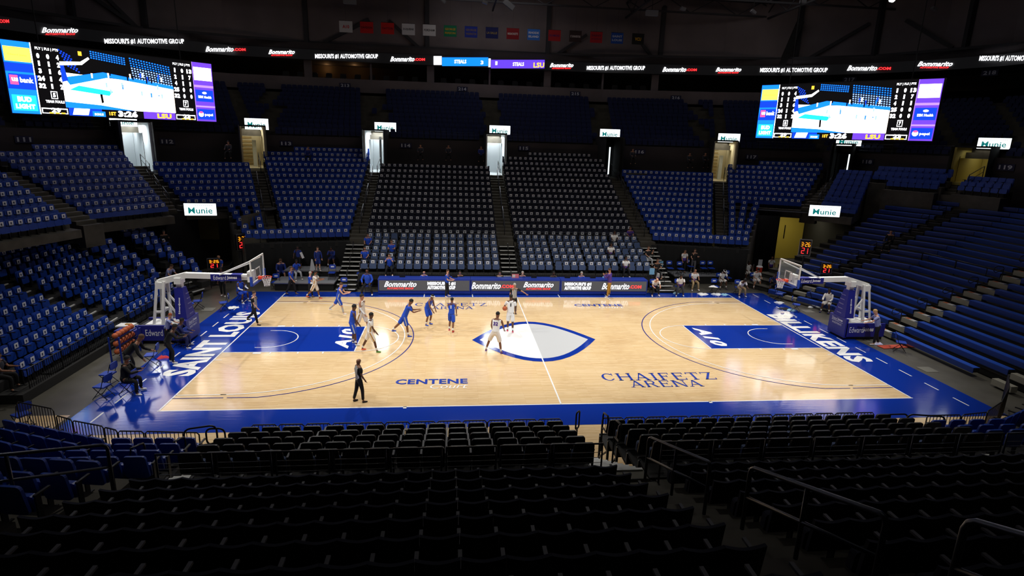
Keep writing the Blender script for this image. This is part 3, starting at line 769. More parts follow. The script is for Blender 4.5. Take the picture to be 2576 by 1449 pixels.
for k in range(1, 19, 2):
    x = bx_(k); z = bz(k)-.05
    for nm, px_, py_ in (('right stand steps', x, -.1), ('corner steps', *bend(k, 2.85))):
        if not inview((px_, py_, z)): continue
        t = thing('step_grab_rail', f'black looped grab rail on the {nm}, {nice(k//2+1)} from bottom', 'handrail', loc=(px_, py_, z))
        m = MB(); m.tube([(.05, 0, 0), (.05, 0, .75), (0, .0, .83), (-.35, 0, .86), (-.5, 0, .78), (-.52, 0, .62), (-.4, 0, .52), (-.1, 0, .62), (.03, 0, .7)], .02, BLACK); m.obj('rail_tube', t, smooth=True)
# mid rail with posts across the bleachers
for i, (a, b) in enumerate((((24.3, 8.6), (25.2, 5.5)), ((25.2, 5.45), (25.2, 3.0)), ((25.2, 2.95), (25.2, .95)))):
    handrail((*a, 2.62), (*b, 2.62), f'black pipe rail across the right bleachers, {nice(i+1)} from the corner', h=.95, posts=2, mt=BLACK, mid=False, name='bleacher_rail')
flush('black_arena_seat', 'black arena seats with white cards in the upper far rows', cat='seat')
flush('blue_arena_seat', 'blue arena seats with white cards in the more distant rows', cat='seat')
flush('plain_blue_arena_seat', 'plain blue arena seats in the more distant rows', cat='seat')
flush('slate_padded_seat', 'slate padded seats in the distant rows', cat='seat')
flush('black_padded_seat', 'black padded seats in the distant rows', cat='seat')
flush('black_folding_seat', 'black folding seats at the far ends of the near rows', cat='seat')
flush('blue_stand_chair', 'blue chairs with white cards higher up the left stand', cat='seat')
flush('blue_corner_chair', 'plain blue chairs in the near corners', cat='seat')
# ------------------------------------------------------------------ near fences and rails
yF = -11.45
for nm, x0, x1, n in (('left', -9.9, -.75, 12), ('right', .5, 9.55, 13)):
    for i in range(n):
        a, b = lerp(x0, x1, i/n)+.015, lerp(x0, x1, (i+1)/n)-.015
        bar_fence((a, yF), (b, yF), .35, 1.02, f'black bar fence panel, {nice(i+1)} from left, before the near {nm} stand', step=.11, rnd=.07)
for i, (a, b, z0) in enumerate((((-12.7, -11.6), (-11.2, -11.75), .2), ((-13.45, -11.55), (-12.75, -11.6), .2), ((-13.95, -11.3), (-13.5, -11.5), .2), ((-15.05, -10.85), (-14.0, -11.25), .2), ((-15.7, -10.5), (-15.1, -10.8), .2), ((-17.6, -9.3), (-16.2, -9.85), .1))):
    bar_fence(a, b, z0, 1.12, f'black bar fence panel in the near left corner, {nice(i+1)} from the aisle', rnd=.06)
for i, (a, b) in enumerate((((11.3, -11.6), (12.5, -11.6)), ((12.55, -11.6), (13.6, -11.45)), ((13.65, -11.4), (14.9, -10.7)), ((14.95, -10.65), (16.3, -9.6)), ((16.35, -9.55), (17.5, -8.4)))):
    bar_fence(a, b, .2, 1.1, f'black bar fence panel in the near right corner, {nice(i+1)} from the aisle', rnd=.06)
def loop_rail(p, w, h, label, zb=.3, rz=0):
    t = thing('loop_handrail', label, 'handrail', loc=p, rz=rz)
    m = MB(); m.tube([(0, 0, 0), (0, 0, zb+.35)], .024, BLACK); m.obj('post', t, smooth=True)
    pts = [(x, 0, z+zb+.32) for x, z in rrect(w, h, min(w, h)*.3, 0, 4)]
    m = MB(); m.tube(pts, .026, BLACK, closed=True); m.obj('loop_tube', t, smooth=True)
loop_rail((-10.65, -12.0, .45), .5, .5, 'black looped handrail on a post between the near left corner and black seats')
loop_rail((-.32, -11.7, .55), .22, .55, 'tall narrow looped handrail on a post in the near centre aisle', rz=.9)
loop_rail((9.95, -11.8, .35), .95, .5, 'wide black looped handrail on a post right of the near black seats')
loop_rail((-11.0, -12.1, .5), .8, .55, 'black looped handrail beside the blue chairs of the near left corner', rz=.3)
loop_rail((10.5, -12.4, .6), 1.1, .5, 'wide black looped handrail over the near right blue chairs', rz=-.2)
for i, (x, y, z) in enumerate(((.05, -13.1, 1.5), (-.1, -14.7, 2.1))):
    t = thing('step_grab_rail', f'black grab rail on the near centre steps, {("lower", "upper")[i]} one', 'handrail', loc=(x, y, z))
    m = MB(); m.tube([(0, 0, -.3), (0, 0, .8), (.0, -.05, .9), (0, -.45, 1.0), (0, -.5, .85), (0, -.4, .5), (0, -.05, .45)], .024, BLACK); m.obj('rail_tube', t, smooth=True)
for i, (x, y, z) in enumerate(((-11.35, -14.2, 1.7), (-10.9, -13.2, 1.3))):
    t = thing('step_grab_rail', f'black grab rail on the near left steps, {("upper", "lower")[i]} one', 'handrail', loc=(x, y, z))
    m = MB(); m.tube([(0, 0, -.3), (0, 0, .6), (.0, -.05, .7), (0, -.55, .85), (0, -.65, .6), (0, -.4, .3), (0, -.05, .35)], .024, BLACK); m.obj('rail_tube', t, smooth=True)
# cable rail behind the retractable seats
def cable_rail(x0, x1, i, nm):
    t = thing('cable_rail', f'grey framed cable rail panel, {nice(i+1)} from left, above the near {nm} padded seats', 'railing', loc=(x0, -16.62, 2.46)); w = x1-x0
    m = MB(); m.tube([(0, 0, 0), (0, 0, .98), (w, 0, .98), (w, 0, 0)], .024, RAILM); m.obj('frame_tube', t, smooth=True)
    for j in range(6):
        m = MB(); m.tube([(0, 0, .18+.12*j), (w/2, 0, .175+.12*j), (w, 0, .18+.12*j)], .006, STEEL, 5); m.obj('cable', t)
for nm, x0, x1, n in (('left', -9.9, -.9, 8), ('right', .3, 9.6, 8)):
    for i in range(n): cable_rail(lerp(x0, x1, i/n)+.05, lerp(x0, x1, (i+1)/n)-.05, i, nm)
for i in range(3): cable_rail(10.2+1.15*i, 11.25+1.15*i, i+8, 'right')
# centre aisle guard rails
def guard(p, q, h, label, posts=3):
    p, q = Vector(p), Vector(q); t = thing('guard_rail', label, 'handrail', Matrix.Translation(p)); d = q-p; e = d.normalized()*.09; u = Vector((0, 0, h)); z = Vector((0, 0, .09))
    m = MB(); m.tube([Vector((0, 0, 0)), u-z, u-z*.3+e*.3, u+e, d+u-e, d+u-z*.3-e*.3, d+u-z, d], .03, RAILM, 10); m.obj('rail_tube', t, smooth=True)
    m = MB(); m.tube([u*.52, d+u*.52], .026, RAILM); m.obj('mid_rail', t, smooth=True)
    for i in range(1, posts-1): m = MB(); m.tube([d*(i/(posts-1)), d*(i/(posts-1))+u], .028, RAILM); m.obj('post', t, smooth=True)
guard((-.22, -17.3, 3.0), (.0, -19.45, 3.72), .95, 'grey pipe guard rail at the foot of the near centre aisle')
guard((-.1, -20.75, 4.42), (.05, -22.9, 5.2), .97, 'grey pipe guard rail in the middle of the near centre aisle')
guard((-.0, -23.7, 5.75), (.1, -26.1, 6.7), .97, 'grey pipe guard rail at the bottom right of the picture, in the centre aisle')
guard((-10.35, -17.2, 3.05), (-11.9, -19.6, 4.1), .95, 'grey pipe guard rail beside the near left blue chairs')

# ------------------------------------------------------------------ hoops
PAD = mat('blue_vinyl_pad', (34, 38, 132), .45)
RIMM = mat('orange_rim', (232, 70, 34), .4)
NET = mat('white_net_cord', (236, 236, 236), .8)
GLASS = mat('clear_backboard_glass', (205, 220, 226), .05, alpha=.13)
LW = mat('white_lettering', (240, 240, 244), .5)
def hoop(s_, label):
    """built for the right end (s_=1); x measured from centre court, mirrored for the left"""
    t = thing('basketball_hoop', label, 'basketball hoop', loc=(s_*17.3, 0, 0))
    X = lambda x: s_*(x-17.3)
    def mk(): return MB()
    m = mk(); m.box(((X(16.32)+X(18.45))/2, 0, .09), (2.1, 1.15, .18), BLACK); m.box(((X(16.5)+X(18.4))/2, 0, .5), (1.9, 1.1, .6), BLACK)
    base = m.obj('base', t)
    m = mk()
    for y in (-.62, .62): m.box(((X(16.3)+X(18.45))/2, y, .53), (2.15, .1, .72), PAD)
    m.box((X(16.28), 0, .62), (.14, 1.34, 1.0), PAD)
    pad = m.obj('base_padding', t)
    m = mk()
    put_text(m, 'Edward', (s_*-.45 if s_ > 0 else -.35, -.67, .55), .75, .3, LW, off=.005)
    put_text(m, 'Jones', (s_*.22 if s_ > 0 else .42, -.67, .55), .6, .3, LW, off=.005, bold=.04)
    # front face lettering (faces the court)
    M = Matrix.Translation((X(16.205), 0, .74)) @ Matrix.Rotation(math.radians(-90 if s_ > 0 else 90), 4, 'Z')
    put_text(m, 'Edward', (-.22, 0, .2), .42, .17, LW, M, off=.004); put_text(m, 'Jones', (.22, 0, .2), .38, .17, LW, M, off=.004, bold=.04)
    m.quad([(-.45, -.004, .08), (.45, -.004, .08), (.45, -.004, .095), (-.45, -.004, .095)], LW, M)
    put_text(m, 'INVESTMENTS', (0, 0, -.03), .75, .1, LW, M, off=.004)
    m.obj('lettering', pad)
    # tapered front pillar pad
    m = mk(); z0, z1 = 1.12, 2.55
    pts = []
    for z, w, xa, xb in ((z0, .46, 16.25, 16.75), (z1, .2, 16.42, 16.78)):
        pts += [(X(xa), -w, z), (X(xb), -w, z), (X(xb), w, z), (X(xa), w, z)]
    m.add(pts, [(0, 1, 2, 3), (7, 6, 5, 4), (0, 4, 5, 1), (1, 5, 6, 2), (2, 6, 7, 3), (3, 7, 4, 0)], PAD)
    pp = m.obj('pillar_padding', t)
    m = mk()
    for i in range(5):
        z = 1.32+.24*i; xx = X(16.235+.12*(z-z0)/1.43*1.0)-s_*.012
        M = Matrix.Translation((xx, 0, z)) @ Matrix.Rotation(math.radians(-90 if s_ > 0 else 90), 4, 'Z') @ Matrix.Rotation(math.radians(7), 4, 'X')
        put_text(m, 'Edward Jones', (0, -.012, 0), .34, .07, LW, M, off=.006)
    M = Matrix.Translation((X(16.55), -.37, 1.75)) @ Matrix.Rotation(math.radians(-10.5), 4, 'X') @ Matrix.Rotation(math.radians(-90), 4, 'Y')
    put_text(m, 'EdwardJones', (0, 0, 0), .75, .1, LW, M, off=.01, bold=.03)
    m.obj('lettering', pp)
    # frame
    m = mk()
    for y in (-.19, .19):
        m.bar((X(17.35), y*2.1, .8), (X(17.2), y, 2.85), .11, WHITE, .11); m.bar((X(17.75), y*2.1, .8), (X(17.5), y, 2.85), .10, WHITE, .10)
        m.bar((X(17.4), y*1.7, 1.45), (X(17.7), y*1.7, 1.45), .09, WHITE)
        m.bar((X(16.7), y*1.6, 1.3), (X(17.3), y*1.3, 2.2), .07, WHITE)
        m.bar((X(17.36), y*2.2, .82), (X(17.76), y*2.2, .82), .12, WHITE)
    m.box((X(17.3), 0, .84), (1.6, .9, .09), WHITE); m.box((X(17.35), 0, 1.45), (.1, .7, .09), WHITE)
    m.bar((X(16.6), 0, 2.5), (X(16.6), 0, 3.0), .24, WHITE)
    m.obj('support_frame', t)
    m = mk()
    m.bar((X(17.5), 0, 2.78), (X(16.25), 0, 3.13), .3, WHITE, .26); m.bar((X(16.3), 0, 3.12), (X(13.45), 0, 3.05), .26, WHITE, .24)
    m.box((X(17.42), 0, 2.66), (.3, .5, .3), WHITE); m.box((X(16.6), 0, 2.88), (.28, .5, .28), WHITE); m.box((X(13.4), 0, 3.1), (.2, .5, .5), WHITE)
    arm = m.obj('boom_arm', t)
    m = mk(); m.box(((X(15.2)+X(13.75))/2 if s_ < 0 else (X(15.0)+X(13.55))/2, 0, 3.04), (1.35, .33, .3), PAD)
    bp = m.obj('arm_padding', t)
    m = mk(); xc = (X(15.2)+X(13.75))/2 if s_ < 0 else (X(15.0)+X(13.55))/2
    put_text(m, 'Edward', (xc-.27, -.17, 3.04), .55, .19, LW, off=.004); put_text(m, 'Jones', (xc+.27, -.17, 3.04), .45, .19, LW, off=.004, bold=.04); m.obj('lettering', bp)
    m = mk()
    for y in (-.75, .75): m.bar((X(14.75), y*.2, 3.17), (X(13.17), y, 3.86), .05, WHITE)
    m.obj('board_brace', t)
    # backboard
    m = mk(); m.box((X(13.1), 0, 3.44), (.02, 1.83, 1.07), GLASS); bb = m.obj('backboard', t)
    m = mk(); x = X(13.1)
    for y in (-.905, .905): m.box((x, y, 3.44), (.05, .07, 1.1), WHITE)
    m.box((x, 0, 3.97), (.05, 1.85, .07), WHITE); m.box((x, 0, 2.92), (.05, 1.85, .07), WHITE)
    for y in (-.305, .305): m.box((x-s_*.013, y, 3.28), (.006, .05, .46), LW)
    for z in (3.075, 3.49): m.box((x-s_*.013, 0, z), (.006, .66, .05), LW)
    m.obj('board_frame', bb)
    m = mk(); BE = mat('blue_board_edge_pad', (40, 76, 180), .5)
    for y in (-.92, .92): m.box((x, y, 3.05), (.11, .09, .42), BE)
    m.box((x, 0, 2.86), (.11, 1.9, .09), BE); m.obj('edge_padding', bb)
    m = mk(); c = (X(12.72), 0, 3.05)
    m.tube([(c[0]+.229*math.cos(a*math.pi/12), .229*math.sin(a*math.pi/12), 3.05) for a in range(24)], .014, RIMM, closed=True)
    m.box((X(13.0), 0, 3.02), (.14, .2, .12), RIMM); m.bar((X(12.93), -.1, 3.03), (X(12.85), -.18, 3.045), .03, RIMM); m.bar((X(12.93), .1, 3.03), (X(12.85), .18, 3.045), .03, RIMM)
    m.obj('rim', t, smooth=False)
    m = mk(); rr = [(.222, 0), (.19, -.11), (.155, -.21), (.13, -.31), (.125, -.42)]
    for i in range(12):
        for sgn in (1, -1):
            pts = []
            for j, (r, dz) in enumerate(rr):
                a = (i+sgn*j*.5)*math.pi/6; pts.append((c[0]+r*math.cos(a), r*math.sin(a), 3.04+dz))
            m.tube(pts, .0075, NET, 4)
    m.obj('net', t)
    return t
hoop(-1, 'left basketball hoop with white arm and blue padded base'); hoop(1, 'right basketball hoop with white arm and blue padded base')

# ------------------------------------------------------------------ shot clocks
CB = mat('black_display_case', (12, 12, 13), .5)
DOR = emis('orange_digits', (255, 138, 20), 3.2); DRD = emis('red_digits', (255, 38, 40), 3.2)
SEG = {'0': 'abcdef', '1': 'bc', '2': 'abged', '3': 'abgcd', '6': 'afgedc'}
def digit(mb, ch, cx, cz, w, h, m, y):
    t = w*.2; S7 = {'a': (0, h/2, w, t), 'g': (0, 0, w, t), 'd': (0, -h/2, w, t), 'f': (-w/2, h/4, t, h/2), 'b': (w/2, h/4, t, h/2), 'e': (-w/2, -h/4, t, h/2), 'c': (w/2, -h/4, t, h/2)}
    for s_ in SEG[ch]:
        x, z, a, b = S7[s_]; mb.box((cx+x, y, cz+z), (a, .01, b), m)
def shot_clock(p, w, h, yaw, label, post=None):
    t = thing('shot_clock', label, 'shot clock', loc=p, rz=yaw)
    m = MB(); m.box((0, 0, 0), (w, .16, h), CB); m.obj('case', t)
    m = MB()
    for x in (-w/2, w/2): m.box((x, -.085, 0), (.03, .03, h+.03), STEEL)
    for z in (-h/2, h/2): m.box((0, -.085, z), (w, .03, .03), STEEL)
    m.obj('case_frame', t)
    m = MB(); dw = w*.14; y = -.09
    for ch, x in (('3', -.27), ('2', .08), ('6', .32)): digit(m, ch, x*w, h*.2, dw, h*.24, DOR, y)
    for z in (.16, .25): m.box((-.1*w, y, h*z), (.02, .01, .02), DOR)
    m.obj('time_digits', t)
    m = MB()
    for ch, x in (('2', -.14), ('1', .16)): digit(m, ch, x*w, -h*.2, dw*1.5, h*.34, DRD, y)
    m.obj('shot_digits', t)
    m = MB(); z0 = -p[2]
    if post: m.tube([(0, 0, -h/2), (0, .05, z0)], .05, BLACK); m.box((0, 0, z0+.03), (.8, .8, .06), BLACK); m.bar((0, 0, -h/2-.15), (.35, 0, -h/2), .04, BLACK); m.bar((0, 0, -h/2-.15), (-.35, 0, -h/2), .04, BLACK)
    m.obj('stand', t)
    return t
def ctr(px, py, D): return CAM+ray(px, py)*D
shot_clock(tuple(ctr(538.5, 662.5, 37.2)), .74, .68, .15, 'small shot clock behind the left hoop showing 3:26 and 21', True)
shot_clock(tuple(ctr(607, 608, 38.6)), .78, 1.05, .95, 'tall shot clock on the left tunnel wall showing 3:26 and 21', True)
shot_clock(tuple(ctr(2078, 674.5, 37.6)), .66, .7, -.25, 'small shot clock behind the right hoop showing 3:26 and 21', True)
shot_clock(tuple(ctr(2025, 622.5, 38.0)), .7, 1.05, -.55, 'tall shot clock at the right tunnel showing 3:26 and 21', True)

# ------------------------------------------------------------------ scorer table with LED front
TB = mat('blue_table_cover', (18, 50, 150), .5)
LEDB = emis('led_dark_grey', (74, 74, 78), 1.0)
EW = emis('led_white', (250, 250, 255), 1.6); ER = emis('led_red', (255, 62, 60), 1.5)
def bommarito(m, cx, cz, w, h, y, dotcom=False, M=None, W=None, Rm=None, sub=True):
    W = W or EW; Rm = Rm or ER
    if dotcom:
        put_text(m, 'Bommarito', (cx-w*.15, y, cz), w*.68, h*.72, W, M, bold=.02, shear=.45); put_text(m, '.COM', (cx+w*.34, y, cz-h*.06), w*.3, h*.38, Rm, M, bold=.045)
    else:
        put_text(m, 'Bommarito', (cx, y, cz+h*.14), w, h*.62, W, M, bold=.02, shear=.45)
        put_text(m, 'AUTOMOTIVE GROUP', (cx, y, cz-h*.33), w*.82, h*.22, Rm, M, bold=.03)
yT = 8.28
for i in range(3):
    x0, x1 = -8.66+5.77*i, -8.66+5.77*(i+1)-.02
    t = thing('scorer_table', f'scorer table section with LED advertising front, {("left", "middle", "right")[i]} one', 'table', loc=((x0+x1)/2, yT, 0)); w = x1-x0
    m = MB(); m.box((0, .4, .5), (w, .8, .9), TB); m.box((0, .4, .98), (w, .84, .05), TB); m.obj('table_body', t)
    m = MB(); m.box((0, -.03, .6), (w-.14, .05, .66), LEDB)
    for x in (-w/2+.035, w/2-.035): m.box((x, -.04, .6), (.05, .05, .74), TB)
    m.box((0, -.04, .95), (w, .06, .05), TB); led = m.obj('led_panel', t)
    m = MB(); y = -.062
    if i == 0: bommarito(m, -1.5, .6, 2.0, .58, y); [put_text(m, s_, (1.05, y, z), 1.75, .24, EW, bold=.06) for s_, z in (("MISSOURI'S #1", .73), ('AUTOMOTIVE GROUP', .47))]
    if i == 1: bommarito(m, -1.5, .6, 2.75, .6, y, True); bommarito(m, 1.45, .6, 1.95, .58, y)
    if i == 2: [put_text(m, s_, (-1.75, y, z), 1.75, .24, EW, bold=.06) for s_, z in (("MISSOURI'S #1", .73), ('AUTOMOTIVE GROUP', .47))]; bommarito(m, 1.15, .6, 2.7, .6, y, True)
    m.obj('led_lettering', led)
for i in range(14):
    bar_fence((-9.4+1.35*i, 9.42), (-9.4+1.35*i+1.31, 9.42), .15, 1.0, f'dark bar fence panel behind the scorer table, {nice(i+1)} from left', step=.12)
# laptops and monitors on the table
for i, x in enumerate((-3.9, 1.2, 3.4, -7.2, 5.1)):
    t = thing('laptop', f'open dark laptop on the scorer table, {nice(i+1)} in this row', 'laptop', loc=(x, 8.85, 1.005), group='laptops on the scorer table'); t['label'] = f'open dark laptop on the scorer table, {("left of", "right of", "further right of", "far left of", "right end beyond")[i]} the midcourt referee'
    m = MB(); m.box((0, 0, .01), (.34, .24, .02), CB); m.obj('keyboard_base', t)
    m = MB(); m.box((0, -.13, .12), (.34, .015, .22), CB); m.obj('screen', t)
t = thing('pink_flyer', 'pink and white printed sheet propped on the table near midcourt', 'poster', loc=(-.02, 8.7, 1.005))
m = MB(); m.box((0, 0, .13), (.45, .02, .26), mat('pink_print', (222, 120, 130), .6)); m.obj('sheet', t)
m = MB(); m.box((-.1, -.012, .13), (.18, .004, .18), mat('pale_print', (220, 215, 205), .6)); m.obj('printed_panel', t)

# ------------------------------------------------------------------ stages, curtains
STG = mat('grey_stage_carpet', (118, 120, 126), .85); SKIRT = mat('black_skirt', (10, 10, 11), .95)
def stage(x0, x1, y0, y1, z, label):
    t = thing('stage_platform', label, 'platform', loc=((x0+x1)/2, (y0+y1)/2, 0)); w, d = x1-x0, y1-y0
    m = MB(); m.box((0, 0, z-.04), (w, d, .08), STG); m.obj('deck', t)
    m = MB(); m.box((0, 0, (z-.08)/2), (w-.1, d-.1, z-.08), SKIRT); m.obj('skirt', t)
    m = MB(); m.box((0, -d/2, z-.04), (w, .02, .07), STEEL); m.obj('edge_trim', t)
stage(-15.2, -11.5, 9.15, 10.9, .5, 'lower grey bench platform, far left corner'); stage(-15.0, -11.5, 10.95, 12.3, .9, 'upper grey bench platform before the left curtain')
stage(11.7, 15.2, 11.4, 13.0, .6, 'grey bench platform before the right curtain')
def curtain(p, q, h, label):
    p, q = Vector((*p, 0)), Vector((*q, 0)); d = q-p; L = d.length; n = int(L/.12); vs = []; u = d/L; nn = Vector((u.y, -u.x, 0))
    for i in range(n+1):
        c = d*(i/n)+nn*(.05*math.sin(i*1.3)+.02*math.sin(i*.37)); vs += [(c.x, c.y, .02), (c.x, c.y, h)]
    m = MB(); m.add(vs, [(2*i, 2*i+2, 2*i+3, 2*i+1) for i in range(n)], mat('black_curtain', (13, 13, 14), .95))
    o = m.obj('black_curtain', label=label, cat='curtain', smooth=True, loc=tuple(p)); o.modifiers.new('thick', 'SOLIDIFY').thickness = .01
curtain((-17.6, 11.78), (-11.3, 13.25), 2.44, 'tall black curtain behind the left bench platforms'); curtain((10.95, 13.38), (17.15, 11.78), 2.44, 'tall black curtain behind the right bench platform')

# ------------------------------------------------------------------ folding chairs
CHB = mat('blue_folding_vinyl', (24, 62, 168), .4)
CHL = mat('chair_logo_white', (225, 232, 245), .5)
def folding_chair(p, yaw, label, seat=None, group=None):
    """faces local -y"""
    t = thing('folding_chair', label, 'chair', loc=p, rz=yaw, group=group)
    m = MB()
    m.prism(rrect(.42, .05, .02, .44, 2), -.22, .2, seat or CHB, seat or CHB); m.obj('seat', t)
    m = MB(); m.prism(rrect(.43, .28, .1, .66, 4), .2, .23, CHB, CHB, sh=.05)
    bk = m.obj('backrest', t)
    m = MB(); m.box((0, .225, .8), (.2, .01, .09), CHL); m.obj('printed_badge', bk)
    m = MB()
    for x in (-.22, .22):
        m.tube([(x, -.26, 0), (x, .12, .46), (x*.98, .27, .93)], .013, BLACK, 6); m.tube([(x*.9, .28, 0), (x*.9, -.18, .44)], .013, BLACK, 6)
    m.bar((-.22, -.2, .08), (.22, -.2, .08), .02, BLACK); m.bar((-.2, .2, .12), (.2, .2, .12), .02, BLACK)
    m.obj('chair_frame', t)
    return t
def towel(p, label, rgb=(235, 238, 240), s_=.28, seed=0):
    rnd = random.Random(seed); m = MB(); n = 14; vs = [(0, 0, .07)]; fs = []
    for j, rr in ((1, .5), (2, 1.)):
        for i in range(n):
            a = 2*math.pi*i/n; r = s_*rr*(1+.35*math.sin(3*a+seed)+.15*rnd.random()); vs.append((r*math.cos(a), r*math.sin(a)*.7, (.06+.05*rnd.random()) if j == 1 else .008))
    for i in range(n):
        j = (i+1) % n; fs += [(0, 1+i, 1+j), (1+i, 1+n+i, 1+n+j, 1+j)]
    m.add(vs, fs, mat('towel_%d_%d_%d' % rgb, rgb, .9)); return m.obj('crumpled_towel', label=label, cat='towel', loc=tuple(p), smooth=True)
# ------------------------------------------------------------------ bowl rings
WR = [(-36, -8), (-35.5, 3), (-33.5, 11), (-31.9, 14.2), (-29.3, 18.9), (-27.0, 21.8), (-21, 24.9), (-11.6, 27.2), (10.5, 27.2), (20.5, 25.0), (28.4, 21.9), (30.4, 16.3), (32.7, 12.4), (34.1, 8), (35.2, 2), (35.8, -8)]
UR = [(-46, -8), (-45.5, 5), (-43, 17), (-41, 23), (-37, 29.2), (-32.3, 32.6), (-26, 36), (-13, 36.9), (12, 36.9), (24, 34.7), (31, 32.1), (36, 28.4), (39.6, 24.4), (42, 20), (44.5, 5), (45, -8)]
def P3(p, z): return (p[0], p[1], z)
def ringwall(m, R, z0, z1, mt, i0=0, i1=None):
    for i in range(i0, (i1 or len(R))-1): m.quad([P3(R[i], z0), P3(R[i+1], z0), P3(R[i+1], z1), P3(R[i], z1)], mt)
def ringband(m, A, Bq, za, zb, mt):
    for i in range(len(A)-1): m.quad([P3(A[i], za), P3(A[i+1], za), P3(Bq[i+1], zb), P3(Bq[i], zb)], mt)
def on_ring(R, px, py, off=0.):
    """hit of a line of sight with a ring wall -> point, unit tangent"""
    d = ray(px, py); best = None
    for i in range(len(R)-1):
        a, b = Vector((*R[i], 0)), Vector((*R[i+1], 0)); e = (b-a); n = Vector((e.y, -e.x, 0)).normalized()
        den = d.dot(n)
        if abs(den) < 1e-6: continue
        t = (a+n*off-CAM).dot(n)/den; p = CAM+d*t; s_ = (p-a).dot(e)/e.length_squared
        if t > 0 and -.001 <= s_ <= 1.001 and (best is None or t > best[2]): best = (p, e.normalized(), t)
    return best[0], best[1]
w = MB()
# openings of the vomitories: (plan point, outward direction, floor z, lit)
VOM = [(-26.9, 18.7, -38, 6.55, 'white', 1.7), (-20.1, 22.9, -20, 6.75, 'cream', 1.6), (-10.75, 24.7, 0, 6.55, 'white', 1.5), (-.25, 24.7, 0, 6.55, 'white', 1.5), (10.3, 24.7, 0, 6.55, 'dim', 1.3), (19.75, 22.7, 18, 6.6, 'cream', 1.7), (27.9, 18.7, 42, 7.0, 'dim', 1.2), (32.3, 11.0, 62, 7.6, 'yellow', 2.0)]
def blocked(a, b):
    """intervals along ring segment a-b covered by vomitory mouths"""
    out = []; e = (b-a); L = e.length; e = e/L
    for x, y, ang, z, k, wd in VOM:
        p = Vector((x, y, 0)); o = Vector((math.sin(math.radians(ang)), math.cos(math.radians(ang)), 0)); den = e.x*o.y-e.y*o.x
        if abs(den) < .2: continue
        r = a-p; s_ = (o.x*r.y-o.y*r.x)/den; tt = (e.x*r.y-e.y*r.x)/den
        if -.5 < s_ < L+.5 and -1 < tt < 6: out.append((s_-wd/2, s_+wd/2))
    return sorted(out)
for i in range(len(WR)-1):
    a, b = Vector((*WR[i], 0)), Vector((*WR[i+1], 0)); L = (b-a).length; e = (b-a)/L; c = 0
    for s0, s1 in blocked(a, b)+[(L, L)]:
        s0, s1 = max(0, min(L, s0)), max(0, min(L, s1))
        if s0 > c: p, q = a+e*c, a+e*s0; w.quad([(p.x, p.y, 5.5), (q.x, q.y, 5.5), (q.x, q.y, 9.42), (p.x, p.y, 9.42)], DARKWALL)
        c = max(c, s1)
w.obj('wall_lower_bowl', kind='structure')
# landing behind the top rows
PLM = MB()
for x0, x1, y0, y1, z in ((-9.9, -1.0, 24.1, 27.2, 7.15), (11.3, 19.0, 23.2, 26.2, 7.1)):
    PLM.box(((x0+x1)/2, (y0+y1)/2, z/2+3), (x1-x0, y1-y0, z-6), TIER)
PLM.box((-23.0, 22.5, 6.6), (4.6, 3.0, .9), TIER, Matrix.Translation((-22.6, 21.6, 0)) @ Matrix.Rotation(math.radians(25), 4, 'Z') @ Matrix.Translation((22.6, -21.6, 0)))
PLM.obj('upper_platform', kind='structure')
# concourse behind the wall closes the view through the openings
u = MB()
UZ0, UZ1, NU = 9.0, 13.7, 11
def urow(k): t = (k+.5)/NU; return [(lerp(a[0], b[0], t), lerp(a[1], b[1], t)) for a, b in zip(WR, UR)]
for k in range(NU):
    t0, t1 = k/NU, (k+1)/NU; A = [(lerp(a[0], b[0], t0), lerp(a[1], b[1], t0)) for a, b in zip(WR, UR)]; Bq = [(lerp(a[0], b[0], t1), lerp(a[1], b[1], t1)) for a, b in zip(WR, UR)]
    z = UZ0+.3+(UZ1-UZ0)*k/NU; z2 = UZ0+.3+(UZ1-UZ0)*(k-1)/NU if k else 9.3
    ringwall(u, A, z2, z, TIER); ringband(u, A, Bq, z, z, TIER)
u.obj('upper_deck_tiers', kind='structure')
UPM = mat('dark_navy_upholstery', (14, 28, 76), .8)
um = MB(); um.prism(rrect(.46, .5, .08, .3, 1), 0, .05, UPM, UPM, sh=.12); um.box((0, -.1, .4), (.42, .14, .3), UPM); ume = um.mesh('upper_deck_seat')
UP = []
AIS = [-20.2, -10.75, -.25, 10.3, 19.75]
for k in range(NU):
    R = urow(k); z = UZ0+.3+(UZ1-UZ0)*k/NU
    for i in range(len(R)-1):
        a, b = Vector((*R[i], 0)), Vector((*R[i+1], 0)); L = (b-a).length; e = (b-a)/L; n = int(L/.5)
        for j in range(n):
            p = a+e*((j+.5)*L/n); sc = 27.2/max(p.y, 5)
            if any(abs(p.x*(.93 if k > 5 else 1)-x) < .75 for x in AIS) or (k < 4 and any((Vector((v[0], v[1], 0))-p).length < 3.6 and abs((p.x-v[0])*math.cos(math.radians(v[2]))-(p.y-v[1])*math.sin(math.radians(v[2]))) < v[5]*.8 for v in VOM)): continue
            if L > 3 and (j == 0 or j == n-1) and 0 < i < len(R)-2: continue
            M = frame((p.x, p.y, z), e)
            if inview(M @ Vector((0, 0, .4)), 10): UP.append((M, k, j, i))
UP.sort(key=lambda t: pr(t[0].translation)[2])
SECN = {1: 'far left', 2: 'left of the left board', 3: 'behind the left board', 4: 'right behind the left board', 5: 'just right of the left board', 6: 'left of centre', 7: 'centre stretch', 8: 'right of centre', 9: 'left of the right board', 10: 'behind the right board', 11: 'right behind the right board', 12: 'right of the right board', 13: 'far right'}
first = None
